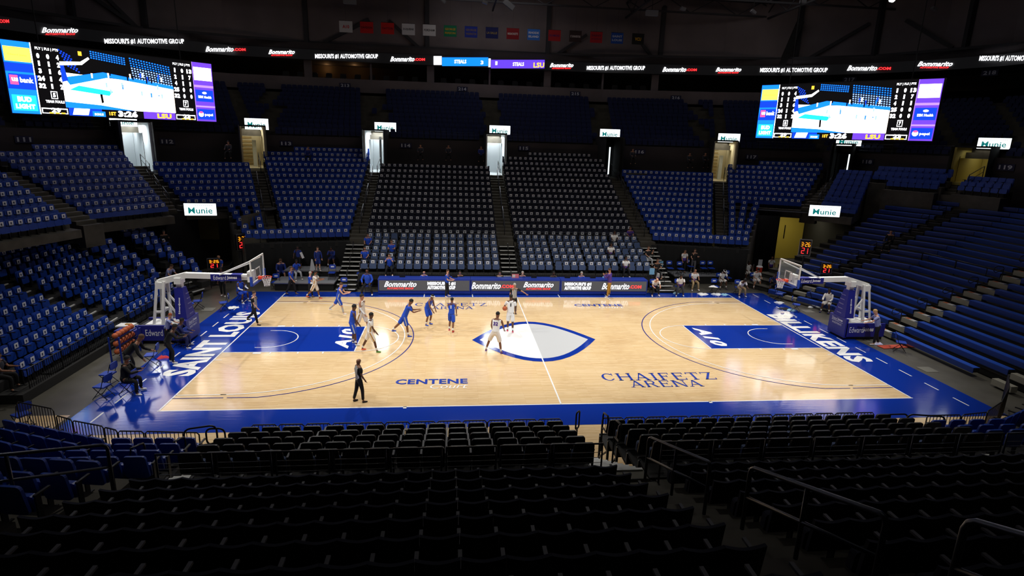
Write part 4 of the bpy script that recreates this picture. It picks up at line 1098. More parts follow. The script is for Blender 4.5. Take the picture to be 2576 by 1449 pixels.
for M, k, j, i in UP[:300]:
    lab = f'dark navy upper deck seat, {nice(min(j+1, 36))} from left, {nice(k+1)} row, {SECN.get(i, "at the edge")}'
    if first is None: first = bpy.data.objects.new('upper_deck_seat', ume); o = first
    else: o = first.copy()
    COL.objects.link(o); o.matrix_world = M; tag(o, lab, 'seat', f'upper deck seats, {SECN.get(i, "at the edge")}')
big = MB(); big.mi(UPM)
V0 = np.c_[np.array(um.v), np.ones(len(um.v))]
for M, k, j, i in UP[300:]:
    V = V0 @ np.array([list(r) for r in M]).T; o = len(big.v); big.v += [tuple(p) for p in V[:, :3]]; big.f += [tuple(a+o for a in f_) for f_ in um.f]; big.m += [0]*len(um.f)
big.obj('upper_deck_seat_mass', label='dark navy seats filling the rest of the upper deck', cat='seats', kind='stuff')
print('upper', len(UP))
# railings in front of the upper deck
for i in range(3, 13):
    a, b = Vector((*WR[i], 0)), Vector((*WR[i+1], 0)); L = (b-a).length; e = (b-a)/L; n = max(1, int(L/2.4)); nn = Vector((e.y, -e.x, 0))
    for j in range(n):
        p, q = a+e*(j*L/n+.03)+nn*-.05, a+e*((j+1)*L/n-.03)+nn*-.05; c = (p+q)/2
        if any((Vector((v[0], v[1], 0))-c).length < 3.4 and abs((c.x-v[0])*math.cos(math.radians(v[2]))-(c.y-v[1])*math.sin(math.radians(v[2]))) < 1.9 for v in VOM): continue
        if not inview((c.x, c.y, 9.6)): continue
        t = thing('deck_rail', f'thin rail panel at the upper deck front, {nice(j+1)} one, {SECN.get(i, "at the edge")}', 'railing', loc=(p.x, p.y, 9.4), group='upper deck front rails')
        d = q-p; m = MB(); m.tube([(0, 0, 0), (0, 0, .75), d+Vector((0, 0, .75)), d], .018, RAILM, 5); m.obj('frame_tube', t)
        for h in (.25, .5): m = MB(); m.tube([(0, 0, h), d+Vector((0, 0, h))], .008, RAILM, 4); m.obj('cable', t)
# parapet, suites, ribbon, upper wall
m = MB(); i0, i1 = 5, 11
ringwall(m, UR, 13.9, 15.2, PALEWALL, i0, i1); A = UR[i0:i1]; Bq = [(x*1.006, y*1.006) for x, y in A]; ringband(m, A, Bq, 15.2, 15.2, mat('dark_red_cap', (60, 28, 26), .7))
m.obj('wall_suite_parapet', kind='structure')
m = MB(); BK = [(x*1.12, y*1.12) for x, y in UR]
ringwall(m, BK, 13.5, 16.9, noisy('suite_wall', (74, 66, 52), (58, 52, 42), .2, .9)); ringband(m, UR, BK, 15.0, 15.0, DARKDECK); ringband(m, UR, BK, 16.85, 16.85, ROOFM)
ringwall(m, UR, 9, 13.9, DARKWALL, 0, 5); ringwall(m, UR, 9, 13.9, DARKWALL, 10, None)
m.obj('wall_suites', kind='structure')
OUT = [(x*1.015, y*1.015) for x, y in UR]
m = MB(); ringwall(m, OUT, 17.75, 24.5, PALEWALL); ringwall(m, [(x*1.002, y*1.002) for x, y in UR], 17.8, 18.5, DARKWALL); m.obj('wall_upper', kind='structure')
# suite pillars
for k_, (px, nm) in enumerate(((775, 'below the second wordmark from left'), (1083, 'below the blue score strip'), (1378, 'below the purple score strip'), (1650, 'left of the dark red suite'), (933, 'thin one below the white slogan'), (1232, 'thin one below the score divider'), (1518, 'thin one below the right slogan'))):
    p, e = on_ring([(x*1.01, y*1.01) for x, y in UR], px, 182); M = frame((p.x, p.y, 0), e)
    m = MB(); m.box((0, .15, 15.95), (.75 if k_ < 4 else .18, .3, 1.8), PALEWALL, M); m.obj('suite_pillar', label=f'pale suite pillar under the ribbon board, {nm}', cat='pillar')
# suite lounge chairs: dark backs above the parapet
LCH = mat('dark_lounge_leather', (24, 22, 22), .6)
for i in range(26):
    px = 720+i*36; p, e = on_ring([(x*1.03, y*1.03) for x, y in UR], px, 195); M = frame((p.x, p.y, 15.02), e)
    t = thing('suite_chair', f'dark high chair behind the suite parapet, {nice(i+1)} from left', 'chair', M)
    m = MB(); m.prism(rrect(.62, .5, .12, .25, 2), 0, .1, LCH, LCH); m.obj('backrest', t); m = MB(); m.box((0, -.3, .25), (.6, .5, .12), LCH); m.box((0, -.2, .1), (.1, .1, .2), LCH); m.obj('seat', t)
# section number signs
SG = mat('navy_sign_panel', (22, 26, 66), .6); ST_ = mat('pale_sign_figures', (200, 204, 216), .6)
SGW = {'111': 'lower wall under the left end of the left board', '112': 'lower wall left of the cream stairway', '113': 'lower wall right of the cream stairway', '114': 'lower wall right of the left bright opening', '115': 'lower wall right of the middle bright opening', '116': 'lower wall right of the dark opening', '117': 'lower wall under the left end of the right board', '118': 'lower wall under the right part of the right board', '119': 'lower wall at the right edge',
 '213': 'suite parapet, leftmost', '214': 'suite parapet, centre left', '215': 'suite parapet, centre right', '216': 'suite parapet, right end', '217': 'wall just above the right board', '218': 'upper wall at the right edge'}
def number_sign(txt, px, py, R, wd, hh, off=.06):
    p, e = on_ring(R, px, py, off); M = frame(p, e); t = thing('section_sign', f'navy sign {txt} on the {SGW[txt]}', 'sign', M)
    m = MB(); m.box((0, 0, 0), (wd, .06, hh), SG); m.obj('sign_panel', t)
    m = MB(); put_text(m, txt, (0, -.035, 0), wd*.76 if len(txt) > 1 else wd*.2, hh*.66, ST_, bold=.03); m.obj('figures', t)
for txt, px, py in (('111', 60, 351), ('112', 421, 356), ('113', 720, 361), ('114', 1021, 366), ('115', 1318, 373), ('116', 1609, 382), ('117', 1891, 395), ('118', 2182, 407), ('119', 2530, 421)): number_sign(txt, px, py, WR, 1.05, .44)
for txt, px, py in (('213', 868, 215), ('214', 1163, 224), ('215', 1447, 236), ('216', 1700, 246)): number_sign(txt, px, py, UR, 1.1, .46)
for txt, px, py in (('217', 2137, 200), ('218', 2490, 183)): number_sign(txt, px, py, OUT, 1.2, .5)
# ------------------------------------------------------------------ LED ribbon
RB = emis('ribbon_black', (10, 10, 12), .6); WL = emis('ribbon_white', (250, 250, 255), 3.0); RL = emis('ribbon_red', (255, 40, 44), 2.6)
BLs = emis('ribbon_blue', (10, 110, 225), 2.2); PUs = emis('ribbon_purple', (84, 52, 190), 2.0); YE = emis('lsu_gold', (255, 186, 40), 2.4)
rb = thing('ribbon_board', 'long curved LED ribbon board around the upper level with white and red wordmarks', 'led board', loc=(0, 36.5, 17.3)); oz = Vector((0, 36.5, 17.3))
m = MB(); RIB = [(x*.995, y*.995) for x, y in UR]
ringwall(m, [(a-0, b-36.5) for a, b in RIB], 16.85-17.3, 17.8-17.3, RB); ringband(m, [(a, b-36.5) for a, b in RIB], [(a*1.01, (b)*1.01-36.5) for a, b in RIB], -.45, -.45, ROOFM); m.obj('display_face', rb)
m = MB()
def ribtext(px0, px1, py, fn, z=17.32):
    p0, e = on_ring(RIB, px0, py, .03); p1, e1 = on_ring(RIB, px1, py, .03); e = (p1-p0); wd = e.length; c = (p0+p1)/2
    n_ = Vector((e.y, -e.x, 0)).normalized()*.06
    M = Matrix.Translation(-oz) @ frame((c.x+n_.x, c.y+n_.y, z), e); fn(M, wd)
def slogan(M, wd): put_text(m, "MISSOURI'S #1 AUTOMOTIVE GROUP", (0, 0, 0), wd, .46, WL, M, bold=.02)
def bm(M, wd): bommarito(m, 0, 0, wd, .66, 0, False, M, WL, RL)
def bd(M, wd): bommarito(m, 0, .02, wd, .66, 0, True, M, WL, RL)
for a, b, py, fn in ((-70, 25, 66, bd), (104, 196, 80, bm), (263, 463, 107, slogan), (516, 619, 128, bd), (676, 742, 139, bm), (793, 951, 146, slogan), (981, 1070, 153, bd), (1383, 1442, 167, bm), (1476, 1622, 174, slogan), (1665, 1753, 181, bd), (1800, 1864, 181, bm), (1912, 2081, 180, slogan), (2130, 2242, 174, bd), (2308, 2396, 166, bm), (2464, 2640, 152, slogan)): ribtext(a, b, py, fn)
def strip(a, b, mt, off):
    p0, _ = on_ring(RIB, a, 158, .05); p1, _ = on_ring(RIB, b, 158, .05); e = p1-p0; c = (p0+p1)/2; n_ = Vector((e.y, -e.x, 0)).normalized()*off
    m.quad([(-e.length/2, 0, -.42), (e.length/2, 0, -.42), (e.length/2, 0, .42), (-e.length/2, 0, .42)], mt, Matrix.Translation(-oz) @ frame((c.x+n_.x, c.y+n_.y, 17.33), e))
strip(1112, 1228, BLs, .02); strip(1235, 1370, PUs, .02); strip(1091, 1111, WL, .03); strip(1229, 1234, WL, .03)
for a, b, txt, mt in ((1143, 1173, 'STEALS', WL), (1209, 1216, '3', WL), (1246, 1251, '1', WL), (1290, 1318, 'STEALS', WL), (1342, 1369, 'LSU', YE)): ribtext(a, b, 158, lambda M, wd: put_text(m, txt, (0, -.03, 0), wd, .36 if txt != 'LSU' else .5, mt, M, bold=.03))
m.obj('display_lettering', rb)
# ------------------------------------------------------------------ banners
BN = [('A10', (196, 196, 200), (200, 40, 44)), ('DAVIDSON', (190, 22, 24), (50, 10, 12)), ('DAYTON', (196, 28, 24), (80, 20, 40)), ('DUQUESNE', (200, 200, 204), (40, 40, 44)), ('FORDHAM', (200, 200, 204), (40, 40, 44)), ('GEORGE\nMASON', (14, 116, 80), (190, 150, 30)),
      ('GEORGE\nWASHINGTON', (30, 50, 150), (120, 100, 70)), ('LA SALLE', (22, 30, 90), (150, 130, 60)), ('MASSACHUSETTS', (130, 20, 30), (200, 190, 190)), ('RHODE\nISLAND', (50, 110, 200), (220, 220, 225)), ('RICHMOND', (160, 22, 30), (60, 30, 90)), ("ST. BONAVENTURE", (50, 34, 34), (190, 180, 180)),
      ("SAINT\nJOSEPH'S", (170, 24, 36), (90, 30, 60)), ('SAINT\nLOUIS', (30, 80, 170), (200, 205, 215)), ('VCU', (22, 22, 22), (220, 170, 20))]
for i, (txt, bg, fg) in enumerate(BN):
    px = 870+i*52.5; py = 67+i*2.25; p = atY(px, py, 33.0)
    nm = txt.replace('\n', ' ').title() if txt not in ('A10', 'VCU') else txt
    t = thing('conference_banner', f'hanging banner reading {nm}', 'banner', loc=(p.x, 33.0, p.z), rz=-.0)
    m = MB(); m.box((0, 0, 0), (1.22, .02, 1.0), mat('banner_%d' % i, bg, .9)); bo = m.obj('cloth_panel', t)
    m = MB(); ls = txt.split('\n')
    for j, l in enumerate(ls): put_text(m, l, (0, -.015, (.0 if len(ls) == 1 else .17-.34*j)), 1.0 if len(l) > 3 else .62, .2 if len(ls) == 2 or len(l) > 3 else .3, mat('banner_text_%d' % i, fg, .9), bold=.03)
    m.obj('lettering', bo); m = MB(); m.tube([(-.62, 0, .51), (.62, 0, .51)], .02, BLACK, 5); m.bar((0, 0, .5), (0, 0, 24.4-p.z), .012, BLACK); m.obj('hanging_bar', t)
# ------------------------------------------------------------------ roof, trusses and wall bracing
m = MB(); m.box((0, 5, 24.6), (110, 90, .2), ROOFM); struct('ceiling', m)
m = MB(); TR = mat('dark_truss_steel', (46, 45, 50), .7)
def truss(mb, p, q, d=1.3, n=10):
    p, q = Vector(p), Vector(q); dz = Vector((0, 0, d))
    mb.bar(p, q, .16, TR); mb.bar(p+dz, q+dz, .16, TR)
    for i in range(n):
        a = p.lerp(q, i/n); b = p.lerp(q, (i+1)/n); mb.bar(a, b+dz if i % 2 else b, .08, TR) if False else mb.bar(a if i % 2 else a+dz, b+dz if i % 2 else b, .08, TR)
for i, x in enumerate((-28, -14, 0, 14, 28)):
    mm = MB(); truss(mm, (x, -20, 23.0), (x, 37, 22.4), 1.4, 26); mm.obj('roof_truss', label=f'dark steel roof truss running toward the far wall, {nice(i+1)} from left', cat='truss', kind='structure')
for i, y in enumerate((20, 28, 34)):
    mm = MB(); truss(mm, (-42, y, 22.6), (42, y, 22.6), 1.3, 34); mm.obj('roof_truss', label=f'dark steel cross truss under the roof, {nice(i+1)} toward the far wall', cat='truss', kind='structure')
mm = MB(); BR = [(x*1.012, y*1.012) for x, y in UR]
def rp(px, py, z): p, e = on_ring(BR, px, py); return (p.x, p.y, z)
for px, py in ((180, 20), (365, 60), (770, 75), (1075, 100), (1378, 115), (1662, 125), (2005, 110), (2208, 85), (2440, 60)): mm.bar(rp(px, py, 17.8), rp(px, py, 23.5), .42, TR)
for a, za, b, zb in ((380, 17.9, 200, 21.5), (790, 18.1, 930, 21.0), (980, 21, 1065, 18.2), (1390, 18.2, 1475, 20.6), (1600, 20.6, 1650, 18.3), (2030, 18.3, 2180, 21.5), (2270, 21.5, 2400, 18.8), (365, 18.0, 240, 22)): mm.bar(rp(a, 100, za), rp(b, 100, zb), .3, TR)
for a, b in ((-60, 365), (365, 770), (770, 1378), (1378, 1960), (1960, 2208), (2208, 2600)): mm.bar(rp(a, 100, 18.55), rp(b, 100, 18.55), .22, TR)
mm.bar(rp(2010, 70, 22), rp(1960, 150, 17.0), 1.6, mat('black_duct', (20, 20, 22), .8), .6)
mm.obj('wall_bracing', label='dark steel diagonal bracing on the upper wall', cat='bracing', kind='structure')
LAMPB = mat('lamp_housing', (110, 112, 118), .5)
for i, (px, py, yy) in enumerate(((880, 3, 30), (1220, 6, 27), (1280, 12, 30), (1640, 33, 28), (1718, 22, 26), (1895, 30, 26), (2020, 4, 24), (2350, 22, 24), (1115, 2, 29))):
    p = atY(px, py, yy); t = thing('hanging_roof_unit', f'small pale box unit hanging from the roof, {nice(i+1)} of those from left to right', 'light fixture', loc=tuple(p))
    t['label'] = f'small pale unit hanging under the roof, {("far left", "left of centre", "just right of it", "large flat one above right banners", "tilted one right of the flat one", "above the right end wordmark", "at the top edge, centre right", "above the right board", "at the top edge, centre left")[i]}'
    m = MB(); m.box((0, 0, 0), (1.1 if i in (0, 2, 3) else .45, .35, .45 if i in (0, 2, 3) else .22), LAMPB, Matrix.Rotation(.3*(i % 3), 4, 'Y')); m.obj('housing', t); m = MB(); m.bar((0, 0, .2), (0, 0, 24.4-p.z), .04, BLACK); m.obj('hanger', t)
# one visible bright roof lamp
p = atY(2245, -3, 22); t = thing('roof_floodlight', 'bright round floodlight at the top edge of the picture', 'light fixture', loc=tuple(p))
m = MB(); m.tube([(0, .3, .25), (0, 0, 0)], [.18, .3], LAMPB, 14); m.obj('housing', t); m = MB(); m.ball((0, -.02, -.02), .25, emis('floodlight_glow', (255, 255, 250), 30), 12, (1, .5, 1)); m.obj('lamp_lens', t); m = MB(); m.bar((0, .3, .3), (0, .3, 24.4-p.z), .05, BLACK); m.obj('hanger', t)

# ------------------------------------------------------------------ Munie signs
SW = emis('sign_white_light', (236, 246, 250), 2.6); TEAL = emis('sign_teal', (16, 124, 122), .9); SGY = emis('sign_grey', (170, 175, 185), 1.2)
def lit_sign(c, e, w_, h_, label, tilt=0.):
    M = frame(c, e) @ Matrix.Rotation(tilt, 4, 'X'); t = thing('lightbox_sign', label, 'sign', M)
    m = MB(); m.box((0, .06, 0), (w_, .12, h_), BLACK); m.obj('case', t)
    m = MB(); m.box((0, -.005, 0), (w_-.04, .01, h_-.04), SW); fc = m.obj('lit_face', t)
    m = MB(); put_text(m, 'Munie', (0, -.012, -h_*.08), w_*.74, h_*.5, TEAL, bold=.015)
    m.box((w_*.02, -.014, h_*.22), (w_*.32, .004, h_*.035), SGY); m.box((w_*.3, -.014, h_*.22), (w_*.14, .004, h_*.035), SGY)
    for i in range(9): m.box((-w_*.12+i*w_*.06, -.014, h_*.33), (w_*.02, .004, h_*.1), SGY)
    m.obj('lettering', fc); return t
SIGNS = [((275, 295, 346, 318), -27.3, 'under the left video board'), ((615, 298, 676, 326), -20.2, 'above the cream stairway'), ((942, 308, 997, 331), -10.7, 'above the left bright opening'), ((1231, 316, 1284, 339), -.2, 'above the middle bright opening'),
         ((1509, 325, 1560, 347), 10.3, 'above the dark opening right of centre'), ((1806, 336, 1862, 358), 19.8, 'above the cream passage on the right'), ((2103, 343, 2168, 367), 28, 'under the right video board'), ((2458, 347, 2543, 375), 32, 'above the yellow opening at the right edge')]
SD = [43.5, 48.8, 53.0, 53.4, 53.5, 52.4, 48.5, 40.5]
for i, ((a, b, c, d), x, where) in enumerate(SIGNS):
    D = SD[i]; p = ctr((a+c)/2, (b+d)/2, D); ang = VOM[i][2] if i else -25; wd = (c-a)/FPX*D; hh = (d-b)/FPX*D
    e = Vector((math.cos(math.radians(ang*.6)), -math.sin(math.radians(ang*.6)), 0))
    pitchfix = e.dot(CR)
    lit_sign(p, e, wd/max(.6, (pr(p+e*.5)[0]-pr(p-e*.5)[0])/(FPX/D)), hh*1.0, f'lit white sign reading Munie {where}')
lit_sign(ctr(504, 527, 37.0), Vector((1, .12, 0)), 74/FPX*37/.98, .8, 'lit white sign reading Munie over the left court tunnel')
lit_sign(ctr(2074.5, 531, 40.0), Vector((1, -.28, 0)), 2.03, .78, 'lit white sign reading Munie over the right court tunnel')
# ------------------------------------------------------------------ vomitories
WB = mat('bright_painted_block', (225, 232, 235), .8); CRM = mat('cream_painted_block', (226, 214, 176), .8); YLW = mat('yellow_painted_block', (200, 184, 96), .8); DKP = mat('black_passage_wall', (20, 20, 21), .9)
VL = []
for i, (x, y, ang, z, kd, wd) in enumerate(VOM):
    M = frame((x, y, 0), (math.cos(math.radians(ang)), -math.sin(math.radians(ang)), 0)); m = MB()
    wm = {'white': WB, 'cream': CRM, 'dim': DKP, 'yellow': YLW}[kd]; h = 10.05-z; D = 5.2
    m.box((0, D/2+.2, z-.1), (wd+.1, D, .2), wm if kd != 'dim' else TIER, M)
    for s_ in (-1, 1): m.box((s_*(wd/2+.08), D/2+.2, z+h/2-1), (.14, D, h+2), wm, M); m.box((s_*(wd/2+.17), D/2-.1, z+h/2-1), (.04, D+.6, h+2.1), DKP, M)
    m.box((0, D+.25, z+h/2), (wd, .12, h), wm, M); m.box((0, D/2+.2, z+h+.06), (wd+.4, D, .12), DKP, M)
    if kd == 'cream':
        for j in range(9): m.box((-wd*.22, D+.17-.0, z+.15+j*.32), (wd*.55, .04, .16), mat('tan_band', (196, 170, 116), .8), M)
        m.box((wd*.12, D-1.5, z+1.1), (.3, .6, 2.2), WB, M)
    if kd == 'white': m.box((wd*.12, D-2.0, z+1.5), (.16, .3, 3.0), DKP, M) if i == 2 else None
    if kd == 'dim': m.box((wd*.25, 2.5, z+1.4), (.12, .05, 2.6), emis('glowing_strip', (225, 240, 245), 1.6), M)  # thin strip glows by its own material, no lamp behind it
    m.obj('wall_passage', kind='structure')
    VL.append((M, z, h, kd, wd, D))
    t = thing('passage_handrail', f'black handrail in the passage {SIGNS[i][2].replace("above the ", "of the ")}', 'handrail', M @ Matrix.Translation((wd*.22, .3, z)))
    m = MB(); m.tube([(0, -1.2, -.4), (0, -1.2, .6), (0, 1.2, 1.2), (0, 1.2, 0)], .03, BLACK, 6); m.tube([(0, -1.2, .2), (0, 1.2, .8)], .02, BLACK, 5); m.obj('rail_tube', t)
# ------------------------------------------------------------------ court tunnels
m = MB()
YT = mat('yellow_tunnel_wall', (176, 160, 84), .8)
# left tunnel
m.quad([(-22.6, 12.2, 0), (-20.6, 19.5, 0), (-20.6, 19.5, 4.2), (-22.6, 12.2, 4.2)], DKP); m.quad([(-18.0, 12.6, 0), (-16.6, 19.0, 0), (-16.6, 19.0, 4.2), (-18.0, 12.6, 4.2)], TIER)
m.quad([(-24, 19.5, 0), (-14, 19.5, 0), (-14, 19.5, 4.3), (-24, 19.5, 4.3)], DKP); m.quad([(-25.5, 13.5, 4.25), (-17.0, 15.5, 4.25), (-15, 21, 4.25), (-27, 21, 4.25)], DKP)
m.box((-20.6, 15.4, 3.95), (5.6, .25, .55), TIER, Matrix.Translation((-20.3, 15.2, 0)) @ Matrix.Rotation(math.radians(25), 4, 'Z') @ Matrix.Translation((20.3, -15.2, 0)))
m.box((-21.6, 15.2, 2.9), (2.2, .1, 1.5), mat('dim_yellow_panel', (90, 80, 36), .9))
# right tunnel
m.quad([(17.7, 13.0, 0), (20.3, 17.2, 0), (20.3, 17.2, 4.9), (17.7, 13.0, 2.6)], TIER); m.quad([(18.2, 21.5, 0), (31, 21.5, 0), (31, 21.5, 5.0), (18.2, 21.5, 5.0)], YT)
m.quad([(25.2, 12.4, 0), (27.4, 21.5, 0), (27.4, 21.5, 4.6), (25.2, 12.4, 4.6)], DKP); m.quad([(17.9, 17.2, 4.85), (26, 13.0, 4.85), (31, 22, 4.85), (17.9, 22, 4.85)], DKP)
m.box((20.9, 17.0, 4.6), (5.4, .25, .6), TIER, Matrix.Translation((20.9, 17.0, 0)) @ Matrix.Rotation(math.radians(-25), 4, 'Z') @ Matrix.Translation((-20.9, -17.0, 0)))
m.box((24.2, 14.3, 4.7), (2.6, .25, .8), TIER, Matrix.Translation((24.2, 14.3, 0)) @ Matrix.Rotation(math.radians(-52), 4, 'Z') @ Matrix.Translation((-24.2, -14.3, 0)))
m.obj('wall_tunnel', kind='structure')
m = MB(); m.box((26.0, 21.4, 1.9), (2.6, .1, 3.8), mat('yellow_door_paint', (188, 168, 70), .6)); m.box((24.65, 21.38, 1.9), (.08, .06, 3.8), mat('grey_door_frame', (120, 118, 104), .6))
for z in (2.6, 3.0): m.bar((25.5, 21.3, z), (25.5, 21.3, z-.8), .06, BLACK)
m.obj('door_1', kind='structure')
curtain((18.6, 15.9), (21.4, 15.4), 4.5, 'tall black curtain hanging in the right court tunnel')
# ------------------------------------------------------------------ video boards
def C_(n, rgb, s_): return emis('screen_'+n, rgb, s_*1.9 if n not in ('black', 'yellow', 'orange') else s_*1.1)
def video_board(M, label):
    t = thing('video_board', label, 'video board', M)
    W, Hh = 10.3, 3.5; K = 1.25; M = M @ Matrix.Scale(K, 4); t.matrix_world = M
    m = MB(); m.box((0, .25, 0), (W+.1, .45, Hh+.1), BLACK); m.box((0, .6, 0), (W*.9, .3, Hh*.8), BLACK); m.obj('case', t)
    for x in (-3.5, 3.5): m = MB(); m.tube([(x, .4, Hh/2), (x, .4, (24.4-M.translation.z)/K)], .03, BLACK, 6); m.obj('hanging_cable', t)
    BG1 = C_('blue', (12, 92, 214), 1.9); BG2 = C_('deep_blue', (8, 44, 150), 1.7); PU = C_('purple', (78, 44, 168), 1.7); PU2 = C_('light_purple', (128, 96, 214), 1.8); BK = C_('black', (6, 6, 9), .8); WH_ = C_('white', (250, 250, 255), 2.6)
    YL = C_('yellow', (250, 206, 84), 2.0); FL = C_('court_white', (246, 238, 232), 2.5); PK = C_('tan', (240, 214, 190), 2.2); SB = C_('seat_blue', (120, 150, 215), 1.6); OR_ = C_('orange', (255, 176, 50), 2.2); CY = C_('cyan', (24, 150, 222), 1.8); RD = C_('magenta', (238, 60, 110), 1.9); TL = C_('teal', (30, 110, 130), 1.4)
    px = lambda u: (u-.5)*W
    pz = lambda v: (.5-v)*Hh
    def R(mb, u0, v0, u1, v1, mt, y=-.002, sk=0.): mb.quad([(px(u0), y, pz(v1)), (px(u1), y, pz(v1)), (px(u1+sk), y, pz(v0)), (px(u0+sk), y, pz(v0))], mt)
    m = MB(); R(m, 0, 0, .115, 1, BG1, -.001); R(m, .115, 0, .235, 1, BK, -.001); R(m, .76, 0, .885, 1, BK, -.001); R(m, .885, 0, 1, 1, PU, -.001); R(m, .235, 0, .76, 1, BK, -.001)
    R(m, 0, .3, .115, .42, BG2); R(m, 0, .45, .115, .66, BG2, -.002, .01); R(m, .885, .38, 1, .42, PU2); R(m, .885, .73, 1, .76, PU2); R(m, .112, 0, .116, 1, WH_); R(m, .883, 0, .886, 1, PU2); R(m, .235, .88, .385, 1, BG2)
    face = m.obj('screen_face', t)
    m = MB(); y = -.004
    R(m, .005, .08, .11, .28, YL, y); R(m, .008, .74, .105, .96, CY, y); R(m, .89, .08, .995, .30, WH_, y); R(m, .89, .46, .995, .66, BG2, y); R(m, .89, .79, .995, .97, BG2, y)
    put_text(m, 'Edward Jones', (px(.057), y-.002, pz(.19)), .75, .12, OR_); put_text(m, 'us', (px(.032), y-.002, pz(.53)), .26, .18, WH_, bold=.03)
    R(m, .012, .47, .044, .60, RD, y+.001); put_text(m, 'bank', (px(.078), y-.002, pz(.53)), .55, .26, WH_, bold=.03)
    put_text(m, 'BUD', (px(.057), y-.002, pz(.8)), .58, .26, WH_, bold=.06); put_text(m, 'LIGHT', (px(.057), y-.002, pz(.9)), .8, .24, WH_, bold=.06)
    put_text(m, 'CENTENE', (px(.943), y-.002, pz(.19)), .85, .17, TL); put_text(m, 'SSM Health', (px(.943), y-.002, pz(.58)), .8, .15, WH_, bold=.03)
    m.ball((px(.943), y, pz(.51)), .1, WH_, 10, (1.4, .03, .7)); put_text(m, 'pepsi', (px(.958), y-.002, pz(.89)), .5, .2, WH_, bold=.02); m.ball((px(.912), y, pz(.88)), .16, WH_, 12, (1, .03, 1)); m.ball((px(.912), y-.003, pz(.85)), .12, RD, 12, (1, .02, .6))
    m.obj('advert_panels', face)
    m = MB()
    for u0, rows, fouls in ((.127, (('0', '0', '4'), ('1', '1', '2'), ('3', '1', '6'), ('24', '1', '4'), ('32', '1', '2')), '5'), (.772, (('1', '0', '13'), ('2', '1', '7'), ('4', '1', '1'), ('25', '0', '0'), ('32', '0', '0')), '7')):
        put_text(m, 'PLY | FLS | PTS', (px(u0+.052), y, pz(.07)), .98, .16, WH_, bold=.03)
        for j, r in enumerate(rows):
            for c, tx in enumerate(r): put_text(m, tx, (px(u0+.012+.04*c), y, pz(.17+.105*j)), .13*len(tx)+(.04 if len(tx) > 1 else 0) if tx != '1' else .08, .25, WH_, bold=.06)
        uc = u0+.055; R(m, uc-.014, .66, uc+.014, .77, WH_, y); R(m, uc-.011, .67, uc+.011, .76, BK, y-.002); put_text(m, fouls, (px(uc), y-.004, pz(.715)), .12, .22, WH_, bold=.05); put_text(m, 'TEAM FOULS', (px(uc), y, pz(.81)), .82, .14, WH_, bold=.04)
    for u0, tx in ((.12, '29'), (.765, '23')):
        R(m, u0, .905, u0+.11, .985, WH_, y, 0); R(m, u0+.004, .92, u0+.106, .975, BK, y-.002); put_text(m, tx, (px(u0+.06), y-.004, pz(.935)), .42, .25, WH_, bold=.06)
        for c in range(3): R(m, u0+.03+.025*c, .965, u0+.048+.025*c, .985, OR_, y-.005)
    R(m, .34, .92, .40, 1, BG1, y); put_text(m, 'BONUS', (px(.37), y-.002, pz(.965)), .42, .12, WH_, bold=.03)
    put_text(m, '1ST', (px(.435), y, pz(.945)), .34, .2, OR_, bold=.05); put_text(m, '3:26', (px(.51), y, pz(.94)), 1.0, .34, WH_, bold=.06)
    R(m, .59, .885, .76, 1, PU, y+.001); put_text(m, 'LSU', (px(.70), y-.002, pz(.945)), .8, .28, OR_, bold=.06); R(m, .25, .89, .32, .985, WH_, y, .01)
    m.obj('score_figures', face)
    # live picture: court, stands and small figures
    m = MB(); U0, U1, V0, V1 = .225, .765, .0, .885
    uu = lambda a: U0+(U1-U0)*a
    vv = lambda b: V0+(V1-V0)*b
    def Q(pts, mt, yy=y): m.quad([(px(uu(a)), yy, pz(vv(b))) for a, b in pts], mt)
    Q([(0, .42), (1, .50), (1, 1), (0, 1)][::-1], FL, y); Q([(.02, .5), (.35, .36), (1, .5), (1, .56), (.4, .44), (.06, .62)][::-1], BG1, y-.001)
    Q([(.13, .62), (.42, .68), (.38, .76), (.05, .70)][::-1], CY, y-.001); Q([(0, .9), (.3, .93), (.6, 1), (0, 1)][::-1], BG1, y-.001); Q([(.3, .47), (1, .6), (1, .98), (.55, .96)][::-1], PK, y-.0005)
    for r in range(9):
        for c in range(15):
            a = .60+.026*c+.002*r; b = .06+.042*r+.006*c
            Q([(a, b), (a+.015, b), (a+.015, b+.022), (a, b+.022)][::-1], SB if r > 3 else BG1, y-.001)
    for r in range(4):
        for c in range(14): a = .26+.022*c; b = .02+.035*r+.004*c; Q([(a, b), (a+.014, b), (a+.014, b+.02), (a, b+.02)][::-1], BG1, y-.001)
    for r in range(6):
        for c in range(5): a = .0+.02*c+.012*r; b = .05+.05*r+.02*c; Q([(a, b), (a+.014, b), (a+.014, b+.025), (a, b+.025)][::-1], BG2, y-.001)
    Q([(0, .25), (.17, .22), (.24, .13), (.25, .16), (.18, .27), (0, .31)][::-1], WH_, y-.002); Q([(.0, .3), (.03, .3), (.05, .55), (.0, .58)][::-1], BG2, y-.002); Q([(.16, .05), (.19, .05), (.19, .12), (.16, .12)][::-1], OR_, y-.002)
    rnd = random.Random(3)
    for i in range(34):
        a, b = (rnd.uniform(.22, .95), rnd.uniform(.3, .42)) if i < 16 else (rnd.uniform(.35, .9), rnd.uniform(.5, .68))
        c = rnd.choice([BG1, BG2, PK, BK, WH_]) if i < 16 else rnd.choice([BG1, PK, PK, SB, WH_]); Q([(a-.008, b), (a+.008, b), (a+.006, b+.08), (a-.006, b+.08)][::-1], c, y-.003)
    Q([(.30, .74), (.32, .74), (.325, .88), (.305, .9)][::-1], BK, y-.003)
    m.obj('live_picture', face)
    # mask strips keep the picture inside its window
    return t
